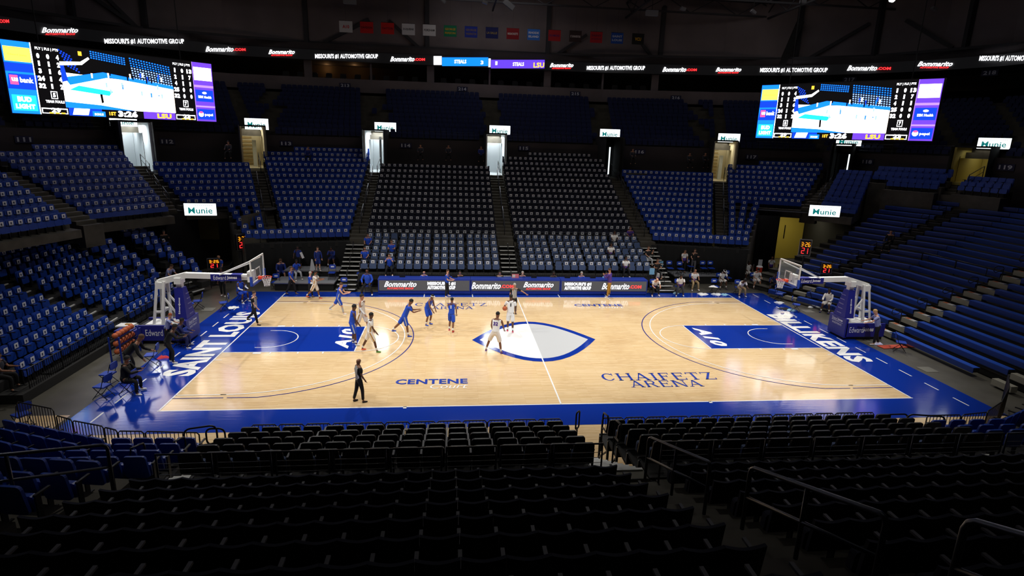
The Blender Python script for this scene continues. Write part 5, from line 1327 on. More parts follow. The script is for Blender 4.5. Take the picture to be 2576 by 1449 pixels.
M = frame(tuple(CAM+(Vector((-22.8, 9.52, 11.93))-CAM)*1.25), (math.cos(.807), math.sin(.807), 0)); video_board(M, 'large video scoreboard hanging at the left corner with blue and purple side panels')
Rp = CAM+(Vector((23.244, 12.899, 12.287))-CAM)*.905*1.25
M = frame(tuple(Rp), (math.cos(-.841), math.sin(-.841), 0)); video_board(M, 'large video scoreboard hanging at the right corner with blue and purple side panels')
# ------------------------------------------------------------------ people
SKIN = {'dark': mat('skin_dark', (92, 58, 42), .55), 'brown': mat('skin_brown', (128, 84, 60), .55), 'fair': mat('skin_fair', (214, 160, 132), .55), 'tan': mat('skin_tan', (180, 128, 98), .55)}
HAIR = {'black': mat('hair_black', (18, 15, 14), .8), 'brown': mat('hair_brown', (72, 48, 32), .8), 'red': mat('hair_red_brown', (150, 74, 38), .8), 'grey': mat('hair_grey', (170, 166, 160), .8), 'blond': mat('hair_blond', (186, 150, 96), .8)}
CL = dict(blk=(20, 20, 22), white=(236, 236, 236), royal=(26, 74, 196), cream=(236, 230, 224), khaki=(178, 152, 112), greyt=(92, 92, 96), navy=(24, 32, 84), purple=(78, 50, 140), gold=(176, 128, 44), lilac=(150, 158, 206), dkgrey=(52, 54, 64), palegrey=(178, 180, 184), dkroyal=(28, 50, 130), skyb=(120, 176, 214), red=(200, 50, 50), dkblk=(12, 12, 13))
def cm_(n): return mat('cloth_'+n, CL[n], .85)
REFM = stripes('referee_stripes', (18, 18, 19), (225, 225, 225), 22)
EYE = mat('eye_dark', (20, 16, 15), .3); LIP = mat('lip', (120, 64, 58), .6)
JOBS = []
def skin(name, parent, verts, edges, roots, m, sub=1, smooth=True):
    me = bpy.data.meshes.new(name); me.from_pydata([tuple(v[0]) for v in verts], edges, []); o = bpy.data.objects.new(name, me); COL.objects.link(o); o.parent = parent
    me.materials.append(m); md = o.modifiers.new('skin', 'SKIN'); md.use_smooth_shade = True
    d = me.skin_vertices[0].data
    for i, v in enumerate(verts):
        r = v[1]; d[i].radius = (r, r) if isinstance(r, (int, float)) else r
        d[i].use_root = i in roots
    o.modifiers.new('sub', 'SUBSURF').levels = sub; o.modifiers['sub'].render_levels = sub
    JOBS.append(o); return o
class G_:
    def __init__(s): s.v = []; s.e = []; s.r = []
    def chain(s, pts, link=None, root=False):
        i0 = len(s.v)
        for k, p in enumerate(pts): s.v.append(p)
        for k in range(len(pts)-1): s.e.append((i0+k, i0+k+1))
        if link is not None: s.e.append((link, i0))
        if root: s.r.append(i0)
        return list(range(i0, i0+len(pts)))
def person(px, py, head, z0, yaw, label, skin_='brown', hair='black', top=('polo', 'royal'), legs=('long', 'blk'), shoes='white', pose=None, H=None, mask=None, extra=None, at=None, hairstyle='short'):
    """feet at picture point (px, py) on height z0; 'head' = picture row of the head top, gives the stature"""
    pose = dict(lean=4, ll=(8, 0, 6), lr=(-6, 0, 10), al=(8, 8, 20), ar=(8, 8, 20), seat=0, turn=0, nod=0, inw=.15, side=0) | (pose or {})
    g = Vector(at) if at is not None else atZ(px, py, z0)
    lean = math.radians(pose['lean']); R = lambda a: math.radians(a)
    # proportions for stature 1
    def leg(f, a, k, s_):
        d1 = Vector((s_*math.sin(R(a)), math.sin(R(f)), -math.cos(R(f))*math.cos(R(a)))).normalized(); d2 = Vector((s_*math.sin(R(a))*.8, math.sin(R(f-k)), -math.cos(R(f-k)))).normalized()
        h = Vector((s_*.052, 0, 0)); kn = h+d1*.245; an = kn+d2*.235
        return h, kn, an
    L, Rr = leg(*pose['ll'], -1), leg(*pose['lr'], 1)
    low = min(L[2].z, Rr[2].z); hz = -low+.045
    if pose['seat']: hz = max(.285, hz) if not pose.get('hz') else pose['hz']
    sp = Vector((math.sin(R(pose['side'])), math.sin(lean), math.cos(lean))).normalized(); pel = Vector((0, 0, hz))
    waist = pel+sp*.09; chest = pel+sp*.2; up = pel+sp*.285; neck = pel+sp*.325
    hd = (sp*.6+Vector((0, math.sin(lean*.5+R(pose['nod'])), math.cos(lean*.5+R(pose['nod']))))*.6).normalized(); h0 = neck+hd*.03; hm = neck+hd*.085+Vector((0, .012, 0)); ht = neck+hd*.125
    topz = ht.z+.04
    if H is None:
        q = pr(g+Vector((0, 0, 1.8*topz))); hpx = pr(g)[1]-head
        H = 1.8*hpx/max(5, (pr(g)[1]-q[1])); H = max(1.55 if not pose.get('lo') else 1.4, min(2.1, H))
    M = Matrix.Translation(g) @ Matrix.Rotation(-R(yaw), 4, 'Z')
    t = thing('person', label, 'person', M)
    S_ = lambda v, r: (v*H, (r*H if isinstance(r, (int, float)) else (r[0]*H, r[1]*H)))
    shl = {}; arms = {}
    sx = Vector((1, 0, 0))
    def arm(f, a, e, s_, inw):
        sh = up+sx*s_*.105+sp*.0; d1 = Vector((s_*math.sin(R(a)), math.sin(R(f))*math.cos(R(a)), -math.cos(R(f))*math.cos(R(a)))); el = sh+d1*.17
        d2 = Vector((s_*math.sin(R(a))*.5-s_*inw, math.sin(R(f+e)), -math.cos(R(f+e)))).normalized(); wr = el+d2*.145; return sh, el, wr, d2
    A = {-1: arm(*pose['al'], -1, pose.get('inl', pose['inw'])), 1: arm(*pose['ar'], 1, pose.get('inr', pose['inw']))}
    # body
    g_ = G_(); tr = g_.chain([S_(pel, (.072, .056)), S_(waist, (.062, .046)), S_(chest, (.074, .05)), S_(up, (.066, .042)), S_(neck, .031), S_(h0, (.038, .044)), S_(hm, (.05, .06)), S_(ht, (.044, .05))], root=True)
    for s_ in (-1, 1):
        sh, el, wr, d2 = A[s_]; ha = wr+d2*.03
        g_.chain([S_(sh, .031), S_(sh.lerp(el, .5), .027), S_(el, .021), S_(el.lerp(wr, .4), .021), S_(wr, (.015, .013)), S_(wr+d2*.022, (.02, .012)), S_(wr+d2*.045, (.022, .011))], link=tr[3])
        side = d2.cross(Vector((0, 1, 0)) if abs(d2.y) < .8 else Vector((0, 0, 1))).normalized(); nrm = side.cross(d2)
        for j in range(4):
            b = wr+d2*.042+side*(j-1.5)*.0105; ln = (.03, .036, .038, .033)[j]; c = b+d2*ln*.5+nrm*.002; g_.chain([S_(b, .0055), S_(c, .0052), S_(c+(d2+nrm*.5).normalized()*ln*.5, .0046)], root=True)
        b = wr+d2*.012+side*.013; g_.chain([S_(b, .0065), S_(b+(d2*.6+side*.8).normalized()*.02, .006), S_(b+(d2*.9+side*.4).normalized()*.038, .005)], root=True)
    for (h, kn, an), s_ in ((L, -1), (Rr, 1)):
        h, kn, an = pel+h, pel+kn, pel+an; ft = Vector((s_*.012, .115, 0)); dn = 0
        shin = (an-kn).normalized(); toe = an+Vector((0, 0, -.028))
        g_.chain([S_(h+Vector((0, 0, -.01)), .052), S_(h.lerp(kn, .5), .045), S_(kn, .032), S_(kn.lerp(an, .35), .032), S_(an, .02), S_(toe+Vector((s_*.004, .04, -.002)), (.022, .014)), S_(toe+Vector((s_*.01, .085, -.004)), (.02, .01))], link=tr[0])
    # nose and ears
    fw = Vector((0, math.cos(lean*.5+R(pose['nod'])), -math.sin(lean*.5+R(pose['nod'])))); tn = R(pose['turn']); fw = Vector((math.sin(tn)*fw.y, math.cos(tn)*fw.y, fw.z)); rt_ = fw.cross(hd).normalized()
    g_.chain([S_(hm+fw*.036-hd*.004, .009), S_(hm+fw*.05-hd*.012, .008)], root=True)
    for s_ in (-1, 1): g_.chain([S_(hm+rt_*s_*.032-fw*.002, .009), S_(hm+rt_*s_*.043-fw*.006, .009)], root=True)
    body = skin('body', t, g_.v, g_.e, g_.r, SKIN[skin_])
    # face details
    m = MB()
    for s_ in (-1, 1): c = (hm+fw*.040+rt_*s_*.016+hd*.002)*H; m.ball(tuple(c), .006*H, EYE, 8)
    c = (hm+fw*.038-hd*.028)*H; m.ball(tuple(c), .01*H, LIP, 8, (1.3, .5, .4)); m.obj('face_features', t)
    # hair
    if hair != 'bald':
        rr = {'short': 1.0, 'afro': 1.16, 'curly': 1.1}[hairstyle]; m = MB(); c0 = hm+hd*.022-fw*.012; vs = []; fs = []; n = 14; kk = 6
        up_ = (hd-fw*.35).normalized(); ax = up_.cross(rt_).normalized()
        for i in range(kk+1):
            a = R(104)*i/kk
            for j in range(n):
                b = 2*math.pi*j/n; rj = (.052*rr)*(1+.03*math.sin(5*b+i)); vs.append((c0+up_*rj*1.0*math.cos(a)+rt_*rj*.94*math.sin(a)*math.cos(b)+ax*rj*1.08*math.sin(a)*math.sin(b))*H)
        for i in range(kk):
            for j in range(n): fs.append((i*n+j, (i+1)*n+j, (i+1)*n+(j+1) % n, i*n+(j+1) % n))
        fs.append(tuple(range(kk*n, kk*n+n))); m.add(vs, fs, HAIR[hair]); m.obj('hair', t, smooth=True)
    if pose.get('band'):
        m = MB(); pts = [(hm+hd*.024+(rt_*math.cos(a)+fw*math.sin(a)*1.1)*.051)*H for a in [i*math.pi/7 for i in range(14)]]; m.tube(pts, .011*H, cm_('white'), 6, closed=True); m.obj('headband', t, smooth=True)
    if mask:
        g2 = G_(); g2.chain([S_(hm+fw*.026-hd*.016, (.042, .032)), S_(hm+fw*.028-hd*.042, (.034, .026))], root=True); skin('face_mask', t, g2.v, g2.e, g2.r, cm_(mask))
    # top garment
    kind, col = top; mt = REFM if kind == 'ref' else cm_(col); o = .009
    g2 = G_(); tr2 = g2.chain([S_(pel-sp*.025, (.102, .084)), S_(pel+sp*.02, (.1, .082)), S_(waist, (.092, .072)), S_(chest, (.1, .074)), S_(up, (.094, .064)), S_(up+sp*.036, (.054, .05))], root=True)
    for s_ in (-1, 1):
        sh, el, wr, d2 = A[s_]
        if kind in ('polo', 'ref', 'tee'): g2.chain([S_(sh, .038), S_(sh.lerp(el, .45), .037), S_(sh.lerp(el, .72), .037)], link=tr2[3])
        elif kind in ('jacket', 'long'): g2.chain([S_(sh, .039), S_(sh.lerp(el, .5), .036), S_(el, .031), S_(el.lerp(wr, .5), .028), S_(wr-d2*.005, .023)], link=tr2[3])
        elif kind == 'vest': g2.chain([S_(sh-sx*s_*.012, .032), S_(sh+sx*s_*.006, .026)], link=tr2[3])
    top_o = skin({'vest': 'basketball_jersey', 'jacket': 'jacket', 'long': 'long_sleeve_top', 'tee': 't_shirt', 'ref': 'referee_shirt'}.get(kind, 'polo_shirt'), t, g2.v, g2.e, g2.r, mt)
    if pose.get('sleeves'):
        for s_ in (-1, 1):
            sh, el, wr, d2 = A[s_]; g3 = G_(); g3.chain([S_(sh.lerp(el, .6), .03), S_(el, .026), S_(wr, .019)], root=True); skin('arm_sleeve', t, g3.v, g3.e, g3.r, cm_('white'))
    if pose.get('hem'):
        g3 = G_(); g3.chain([S_(pel-sp*.03, (.108, .09)), S_(pel+sp*.03, (.105, .087)), S_(waist, (.1, .08)), S_(waist+sp*.05, (.104, .08))], root=True); skin('shirt_band', top_o, g3.v, g3.e, g3.r, cm_(pose['hem']))
    # legwear
    kind, col = legs; mt = cm_(col); g3 = G_(); p0 = g3.chain([S_(pel+sp*.08, (.088, .07)), S_(pel, (.098, .08))], root=True)
    for (h, kn, an), s_ in ((L, -1), (Rr, 1)):
        h, kn, an = pel+h, pel+kn, pel+an
        if kind == 'long': g3.chain([S_(h+Vector((0, 0, -.015)), .06), S_(h.lerp(kn, .5), .053), S_(kn, .042), S_(kn.lerp(an, .5), .036), S_(an+Vector((0, 0, .008)), .033)], link=p0[1])
        else: g3.chain([S_(h+Vector((0, 0, -.015)), .064), S_(h.lerp(kn, .5), .06), S_(h.lerp(kn, .85), .058), S_(h.lerp(kn, 1.0), .055)], link=p0[1])
    lo = skin('trousers' if kind == 'long' else 'shorts', t, g3.v, g3.e, g3.r, mt)
    if pose.get('stripe') and kind == 'short':
        m = MB()
        for (h, kn, an), s_ in ((L, -1), (Rr, 1)):
            h, kn = pel+h, pel+kn; d = (kn-h).normalized(); a = (h+sx*s_*.048)*H; b = (h.lerp(kn, .9)+sx*s_*.046)*H; m.bar(a, b, .028*H, cm_(pose['stripe']), .022*H, up=(0, 1, 0))
        m.obj('side_stripe', lo)
    # socks and shoes
    for (h, kn, an), s_ in ((L, -1), (Rr, 1)):
        kn, an = pel+kn, pel+an
        if kind == 'short':
            tl = .92 if not pose.get('tights') else .1
            g4 = G_(); g4.chain([S_(an.lerp(kn, .98-.0 if pose.get('tights') else .42), .034 if pose.get('tights') else .03), S_(an.lerp(kn, .2), .03 if pose.get('tights') else .025), S_(an, .025)], root=True); skin('tights_leg' if pose.get('tights') else 'sock', t, g4.v, g4.e, g4.r, cm_('palegrey' if pose.get('tights') else 'white'))
        toe = an+Vector((0, 0, -.028)); g4 = G_(); g4.chain([S_(toe+Vector((0, -.025, .002)), (.024, .022)), S_(toe+Vector((0, .02, .0)), (.027, .024)), S_(toe+Vector((s_*.006, .065, -.004)), (.028, .018)), S_(toe+Vector((s_*.012, .1, -.006)), (.022, .013))], root=True)
        c_ = shoes if isinstance(shoes, str) else shoes[0 if s_ < 0 else 1]; skin('shoe', t, g4.v, g4.e, g4.r, cm_(c_) if c_ in CL else SHOE[c_])
    if extra: extra(t, H, dict(A=A, up=up, chest=chest, waist=waist, sp=sp, pel=pel, top=top_o, hm=hm, L=L, R=Rr))
    return t, H
SHOE = {'orange': mat('shoe_orange', (236, 96, 60), .6), 'green': mat('shoe_green', (86, 150, 60), .6), 'purp': mat('shoe_purple', (96, 60, 140), .6), 'blue': mat('shoe_blue', (40, 84, 200), .6), 'pink': mat('shoe_pink', (220, 90, 120), .6), 'gold': mat('shoe_yellow', (190, 170, 90), .6)}
def number(txt, mt='navy', back=True, h=.15):
    def f(t, H, J):
        m = MB(); c = J['chest'].lerp(J['up'], .35)*H; sp = J['sp']; s_ = -1 if back else 1
        M = Matrix.Translation(c+Vector((0, s_*.074*H, 0))) @ Matrix.Rotation(-math.atan2(sp.y, sp.z), 4, 'X') @ Matrix.Rotation(0 if back else math.pi, 4, 'Z')
        put_text(m, txt, (0, -.012, -.02), None if len(txt) > 1 else .05, h*1.15, cm_(mt), M, bold=.05); m.obj('jersey_number', J['top'])
    return f
def stripe_panel(col='gold'):
    def f(t, H, J):
        m = MB()
        for s_ in (-1, 1):
            a = (J['up']+Vector((s_*.076, 0, -.06)))*H; b = (J['pel']+Vector((s_*.086, 0, .0)))*H; m.bar(a, b, .02*H, cm_(col), .026*H, up=(0, 1, 0))
        m.obj('side_panel', J['top'])
    return f
def both(*fs):
    def f(t, H, J): [x(t, H, J) for x in fs]
    return f
def held(kind, side=1, sz=(.22, .02, .3), col='white'):
    def f(t, H, J):
        sh, el, wr, d2 = J['A'][side]; m = MB(); c = (wr+d2*.05)*H; m.box((0, 0, 0), sz, cm_(col)); M = Matrix.Translation(t.matrix_world @ c)
        m.obj(kind, label=f'{kind.replace("_", " ")} held by the {t["label"]}'[:110] if False else HELD[kind], cat=HCAT[kind], M=M)
    return f
HELD = {}; HCAT = {}
clap = dict(al=(38, 6, 62), ar=(38, 6, 62), inw=.42)
sit = lambda **k: dict(lean=8, ll=(84, 9, 88), lr=(80, 9, 82), al=(30, 8, 48), ar=(30, 8, 48), inw=.3, seat=1) | k
sitf = lambda **k: sit(lean=42, al=(22, 10, 60), ar=(22, 10, 60), nod=25) | k
walk = lambda **k: dict(lean=4, ll=(24, 2, 12), lr=(-20, 2, 14), al=(-14, 8, 16), ar=(16, 8, 24)) | k
P = person
# --- referees
P(643, 816, 731, 0, 100, 'referee in striped shirt and black trousers walking at the left baseline', 'fair', 'brown', ('ref', ''), ('long', 'blk'), 'blk', walk(lr=(14, 2, 4), ll=(-26, 4, 22)))
P(905, 1010, 899, 0, 62, 'bald referee in striped shirt seen from behind in the near left court', 'brown', 'bald', ('ref', ''), ('long', 'blk'), 'blk', dict(lean=0, ll=(-10, 1, 6), lr=(10, 5, 10), al=(-4, 6, 10), ar=(6, 10, 24)))
P(1292, 788, 711, 0, 178, 'referee facing the camera at midcourt with one arm stretched out', 'tan', 'grey', ('ref', ''), ('long', 'blk'), 'blk', dict(al=(20, 62, 20), inl=-.9, ar=(0, 10, 8)))
# --- players
P(853, 789, 710, 0, 92, 'player in blue kit with grey leggings clapping near the far left sideline', 'fair', 'brown', ('vest', 'royal'), ('short', 'royal'), 'white', clap | dict(lean=14, ll=(-30, 3, 20), lr=(24, 3, 12), tights=1, stripe='palegrey'), extra=stripe_panel('palegrey'))
P(912, 838, 738, 0, 112, 'player in white kit with white sleeve and yellow side stripe, behind a blue player', 'tan', 'black', ('vest', 'cream'), ('short', 'cream'), 'pink', walk(lean=2, tights=1, stripe='gold', sleeves=1), extra=stripe_panel('gold'))
P(887, 866, 765, 0, 78, 'player in blue kit standing on the edge of the left painted key', 'dark', 'black', ('vest', 'royal'), ('short', 'royal'), 'white', dict(lean=10, ll=(8, 3, 14), lr=(14, 12, 12), al=(4, 6, 10), ar=(14, 8, 18), stripe='palegrey'), extra=number('3', 'white'))
P(932, 884, 785, 0, 82, 'player in white kit with yellow side stripe striding at the left free-throw line', 'dark', 'black', ('tee', 'white'), ('short', 'cream'), ('orange', 'green'), walk(lean=6, ll=(-22, 6, 4), lr=(24, 6, 12), al=(6, 8, 12), ar=(14, 8, 20), stripe='gold'), extra=stripe_panel('gold'))
P(1018, 845, 752, 0, 84, 'player in blue kit bowing over clapping hands outside the left arc', 'brown', 'black', ('tee', 'royal'), ('short', 'royal'), 'blue', clap | dict(lean=24, ll=(-32, 4, 14), lr=(14, 4, 8), stripe='palegrey', nod=12), extra=number('24', 'white'))
P(1074, 817, 738, 0, 120, 'player in blue kit with white headband leaning forward beyond the left arc', 'brown', 'black', ('vest', 'royal'), ('short', 'royal'), 'blue', dict(lean=28, ll=(26, 3, 40), lr=(18, 3, 34), al=(10, 8, 14), ar=(22, 10, 14), band=1))
P(1136, 832, 748, 0, 18, 'player in blue kit number 1 seen from behind beyond the arc', 'brown', 'black', ('vest', 'royal'), ('short', 'royal'), ('pink', 'red'), dict(lean=4, ll=(14, 3, 28), lr=(-14, 4, 10), al=(30, 8, 80), ar=(4, 8, 16), stripe='palegrey'), extra=number('1', 'white'))
P(1283, 834, 741, 0, 6, 'player in white kit number 1 seen from behind dribbling at midcourt', 'dark', 'black', ('tee', 'white'), ('short', 'white'), 'pink', dict(lean=8, ll=(6, 2, 10), lr=(-8, 2, 16), al=(10, 22, 40), ar=(4, 10, 20)), extra=number('1', 'blk'))
P(1245, 889, 785, 0, 22, 'player in white kit number 32 seen from behind beside the centre emblem', 'brown', 'black', ('vest', 'white'), ('short', 'cream'), 'purp', dict(lean=22, ll=(6, 24, 12), lr=(8, 12, 10), al=(14, 14, 18), ar=(18, 12, 22)), extra=number('32', 'purple'), H=2.0)
P(794, 752, 679, 0, 96, 'player in white kit clapping at the far left sideline beside a staff member', 'brown', 'black', ('tee', 'cream'), ('short', 'cream'), 'orange', clap | dict(ll=(16, 3, 6), lr=(-26, 3, 20), lean=6, stripe='gold'), hairstyle='afro', extra=stripe_panel('gold'))
# ball
t = thing('basketball', 'orange basketball beside the dribbling white number 1 player', 'ball', loc=tuple(atY(1270, 776, atZ(1283, 834).y)))
BALL = mat('basketball_orange', (186, 92, 48), .6)
m = MB(); m.ball((0, 0, 0), .12, BALL, 18); m.obj('ball_skin', t, smooth=True)
m = MB()
for a in range(3):
    pts = [Vector((math.cos(b)*.121, math.sin(b)*.121, 0)) for b in [i*math.pi/10 for i in range(20)]]; Q = Matrix.Rotation(a*math.pi/2, 3, 'X' if a < 2 else 'Y'); m.tube([Q @ p for p in pts], .003, BLACK, 4, closed=True)
m.obj('seams', t)
# --- far left bench side
P(735, 741, 669, 0, 108, 'staff in blue polo and black trousers walking on the far left apron', 'tan', 'brown', ('polo', 'royal'), ('long', 'blk'), 'dkgrey', walk(ll=(16, 4, 10), lr=(-14, 4, 14)), mask='navy')
P(782, 748, 682, 0, 92, 'staff in blue polo holding white papers behind the white clapping player', 'fair', 'grey', ('polo', 'royal'), ('long', 'blk'), 'dkgrey', dict(al=(26, 8, 56), ar=(26, 8, 56)), mask='navy')
P(926, 740, 673, 0, 184, 'large man in blue jacket seated at the left end of the scorer table', 'dark', 'bald', ('jacket', 'royal'), ('long', 'blk'), 'white', sit(ll=(76, 16, 88), lr=(70, 14, 70), al=(16, 22, 40), ar=(16, 22, 40), inw=.5), mask='blk', H=2.0)
P(708, 706, 647, 0.0, 160, 'seated man in blue long-sleeve top on a chair beside the lower left platform', 'fair', 'brown', ('long', 'dkroyal'), ('short', 'dkroyal'), 'white', sitf(lean=26))
P(752, 676, 620, .9, 172, 'man in dark blue polo holding a white sheet on the upper left platform', 'dark', 'black', ('polo', 'dkroyal'), ('long', 'blk'), 'blk', dict(ar=(10, 20, 30), al=(10, 10, 40)), mask='navy')
P(745, 702, 651, .5, 142, 'seated player with white towel on the lower left platform', 'dark', 'black', ('tee', 'royal'), ('long', 'palegrey'), 'cream', sit(lean=18, al=(40, 10, 110), ar=(20, 10, 60)))
P(801, 681, 620, .9, 150, 'tall man in blue long-sleeve top and shorts holding a grey towel', 'fair', 'brown', ('long', 'dkroyal'), ('short', 'dkroyal'), 'white', dict(al=(12, 12, 14), ar=(10, 12, 14), lean=4))
P(838, 668, 632, .9, 186, 'seated player in blue before the left curtain, beside an empty chair', 'dark', 'black', ('long', 'dkroyal'), ('short', 'navy'), 'blk', sit(lean=24, al=(34, 8, 70), ar=(34, 8, 70), inw=.5), H=1.8)
# --- people in the far slate seats: (stand origin, row, seat)
def slate_xy(nm, k, i):
    x0, x1 = (-10.05, -.85) if nm == 'left' else (.45, 9.45); Wd = x1-x0-.66; g = i//4
    return (x0+.33+(i*.545+g*.11)*(Wd/(15*.545+.33)), 10.06+.8*k-.28, zr(k))
def seated_slate(nm, k, i, label, **kw):
    p = slate_xy(nm, k, i); pose = kw.pop('pose', {}); P(0, 0, 0, 0, 180, label, pose=sit(hz=.27) | pose, H=1.78, at=p, **kw)
seated_slate('left', 3, 0, 'staff in blue polo seated in the upper left slate seats by the steps', skin_='tan', top=('polo', 'royal'), mask='navy')
seated_slate('left', 1, 0, 'staff in blue polo and mask seated in the second slate row by the steps', skin_='tan', top=('polo', 'royal'), mask='navy')
seated_slate('left', 2, 3, 'staff in blue polo with hands joined in the middle slate row', skin_='tan', hair='brown', top=('polo', 'royal'), pose=clap, mask='navy')
seated_slate('left', 0, 3, 'staff in blue polo with raised hands in the front slate row', skin_='fair', hair='brown', top=('polo', 'royal'), pose=dict(al=(60, 10, 100), ar=(60, 10, 100), inw=.6), mask='blk')
seated_slate('right', 4, 12, 'man in white shirt seated in the top slate row of the far right stand', skin_='dark', top=('tee', 'white'))
seated_slate('right', 2, 11, 'man in white and purple polo seated in the middle slate row, far right stand', skin_='dark', top=('polo', 'white'), legs=('long', 'blk'), pose=dict(hem='purple'))
seated_slate('right', 0, 12, 'man in white polo seated in the front slate row, far right stand', skin_='dark', top=('polo', 'white'), pose=dict(hem='purple'))
P(0, 0, 0, 0, 180, 'man in purple shirt seated beside the rail at the far right aisle', 'tan', 'brown', ('polo', 'purple'), ('long', 'blk'), 'blk', sit(hz=.27), H=1.78, mask='blk', at=(8.95, 13.9, 2.4))
P(0, 0, 0, 0, 170, 'man in black shirt raising a hand, seated beside the far right steps', 'fair', 'brown', ('tee', 'blk'), ('long', 'palegrey'), 'blk', sit(hz=.3, al=(50, 10, 100)), H=1.78, mask='blk', at=(9.55, 11.4, 1.35))
P(0, 0, 0, 0, 180, 'man in black polo writing on papers, seated low beside the far right steps', 'tan', 'brown', ('polo', 'blk'), ('long', 'blk'), 'blk', sit(hz=.3, al=(30, 10, 70), ar=(30, 10, 70)), H=1.78, mask='blk', at=(9.75, 9.9, .75))
# --- around the scorer table
P(1124, 746, 677, 0, 110, 'staff in blue polo and black trousers standing before the scorer table', 'fair', 'brown', ('polo', 'royal'), ('long', 'blk'), 'white', dict(al=(20, 10, 66), ar=(20, 10, 66), inw=.5, ll=(4, 8, 6), lr=(2, 10, 4)), mask='blk')
P(1531, 747, 674, 0, 300, 'coach in purple jacket and gold trousers with crossed arms before the table', 'tan', 'brown', ('jacket', 'purple'), ('long', 'gold'), 'white', dict(al=(34, 10, 100), ar=(34, 10, 100), inw=.7, ll=(4, 8, 4), lr=(4, 12, 4)))
def behind_table(px, label, skin_, hair, top, mask=None, y=9.1, **k):
    p = atY(px, 690, y); P(0, 0, 0, 0, 180, label, skin_, hair, top, ('long', 'blk'), 'blk', sit(hz=.30, al=(30, 8, 50), ar=(30, 8, 50)), H=1.8, mask=mask, at=(p.x, y, 0), **k)
behind_table(1067, 'bald man in blue jacket and blue mask seated behind the table, left part', 'fair', 'bald', ('jacket', 'royal'), 'royal')
behind_table(1157, 'man in black jacket and dark cap seated behind the table', 'tan', 'black', ('jacket', 'blk'), 'royal')
behind_table(1257, 'official in striped shirt and mask seated behind the table centre', 'tan', 'black', ('ref', ''), 'royal')
behind_table(1314, 'grey-haired man in blue and white top seated behind the table', 'fair', 'grey', ('jacket', 'dkroyal'), 'white')
behind_table(1392, 'man in dark top seated behind the right half of the table', 'dark', 'black', ('jacket', 'dkgrey'), 'blk')
behind_table(1462, 'grey-haired man in bright blue top seated behind the table', 'fair', 'grey', ('jacket', 'royal'), 'white')
behind_table(1524, 'person in light blue seated behind the table near the purple coach', 'tan', 'black', ('polo', 'skyb'), 'blk')
# --- right bench
RB_ = [
 (1644, 741, 709, 0, 184, 'bald man in white polo bent forward on the first chair right of the table', 'fair', 'bald', ('polo', 'white'), ('long', 'blk'), 'white', sitf(hem='purple', lo=1), 0, 1.85),
 (1650, 724, 679, 0, 182, 'man in white and purple polo seated behind the bent bald man', 'fair', 'brown', ('polo', 'white'), ('long', 'blk'), 'blk', sit(hem='purple', hz=.33), 'blk', 1.85),
 (1708, 741, 696, 0, 196, 'man in white and purple polo with dark grey trousers on a chair at the apron', 'dark', 'black', ('polo', 'white'), ('long', 'dkgrey'), 'white', sit(hem='purple', lean=20), 0, 1.85),
 (1743, 727, 681, 0, 184, 'man in white and purple polo with khaki trousers seated before the right platform', 'tan', 'bald', ('polo', 'white'), ('long', 'khaki'), 'white', sit(hem='purple'), 0, 1.85),
 (1811, 724, 685, 0, 178, 'seated player in white kit with white headband, right bench', 'dark', 'black', ('tee', 'white'), ('short', 'cream'), 'dkgrey', sitf(band=1, lean=28), 0, 1.9),
 (1858, 743, 707, 0, 178, 'man in khaki trousers bent forward with a light towel around his neck', 'dark', 'black', ('polo', 'white'), ('long', 'khaki'), 'white', sitf(), 0, 1.85),
 (1877, 704, 665, 0, 190, 'seated player in white sleeveless kit beside the red cooler', 'dark', 'black', ('vest', 'white'), ('short', 'cream'), 'white', sit(lean=14), 0, 1.9),
 (1897, 723, 682, 0, 186, 'seated player in white kit holding a coach board in front of the cooler', 'tan', 'black', ('tee', 'white'), ('short', 'cream'), 'dkgrey', sitf(lean=22), 0, 1.9),
 (1717, 686, 626, .6, 172, 'man in white and purple polo standing on the right platform', 'tan', 'black', ('polo', 'white'), ('long', 'blk'), 'blk', dict(hem='purple', al=(6, 10, 10)), 'blk', None),
 (1742, 686, 625, .6, 190, 'man in black polo and grey trousers standing on the right platform', 'fair', 'brown', ('polo', 'blk'), ('long', 'greyt'), 'white', dict(al=(30, 10, 80), ar=(20, 10, 60)), 'blk', None),
 (1935, 700, 643, 0, 190, 'man in white and purple polo standing at the right tunnel mouth', 'brown', 'bald', ('polo', 'white'), ('long', 'blk'), 'blk', dict(hem='purple'), 'blk', None),
 (1948, 737, 695, 0, 230, 'seated player mostly hidden behind the right net with dark legs showing', 'dark', 'black', ('tee', 'navy'), ('short', 'blk'), 'dkgrey', sit(), 0, 1.85),
 (2094, 723, 681, .1, 205, 'person in white long-sleeve top and shorts seated on the front right benches', 'fair', 'brown', ('long', 'white'), ('short', 'white'), 'white', sit(hz=.3), 0, 1.75),
 (2080, 784, 738, 0, 230, 'seated player in white warm-up top on a chair left of the right stanchion', 'dark', 'black', ('long', 'cream'), ('short', 'cream'), 'navy', sit(lean=16), 0, 1.9),
 (2150, 757, 720, 0, 215, 'fair-skinned player in white seated on a bench behind the right stanchion', 'fair', 'brown', ('long', 'white'), ('short', 'white'), 'white', sitf(lean=30), 0, 1.8),
 (2200, 867, 779, 0, 292, 'blond cleaner in lilac tee and blue gloves wiping the right hoop base', 'fair', 'blond', ('tee', 'lilac'), ('long', 'blk'), 'white', dict(lean=16, al=(40, 8, 30), ar=(40, 8, 30), nod=25), 0, None),
 (2035, 722, 668, 0, 200, 'person in dark clothes standing behind the right backboard', 'dark', 'black', ('jacket', 'dkblk'), ('long', 'dkblk'), 'blk', dict(al=(30, 8, 80)), 0, None),
]
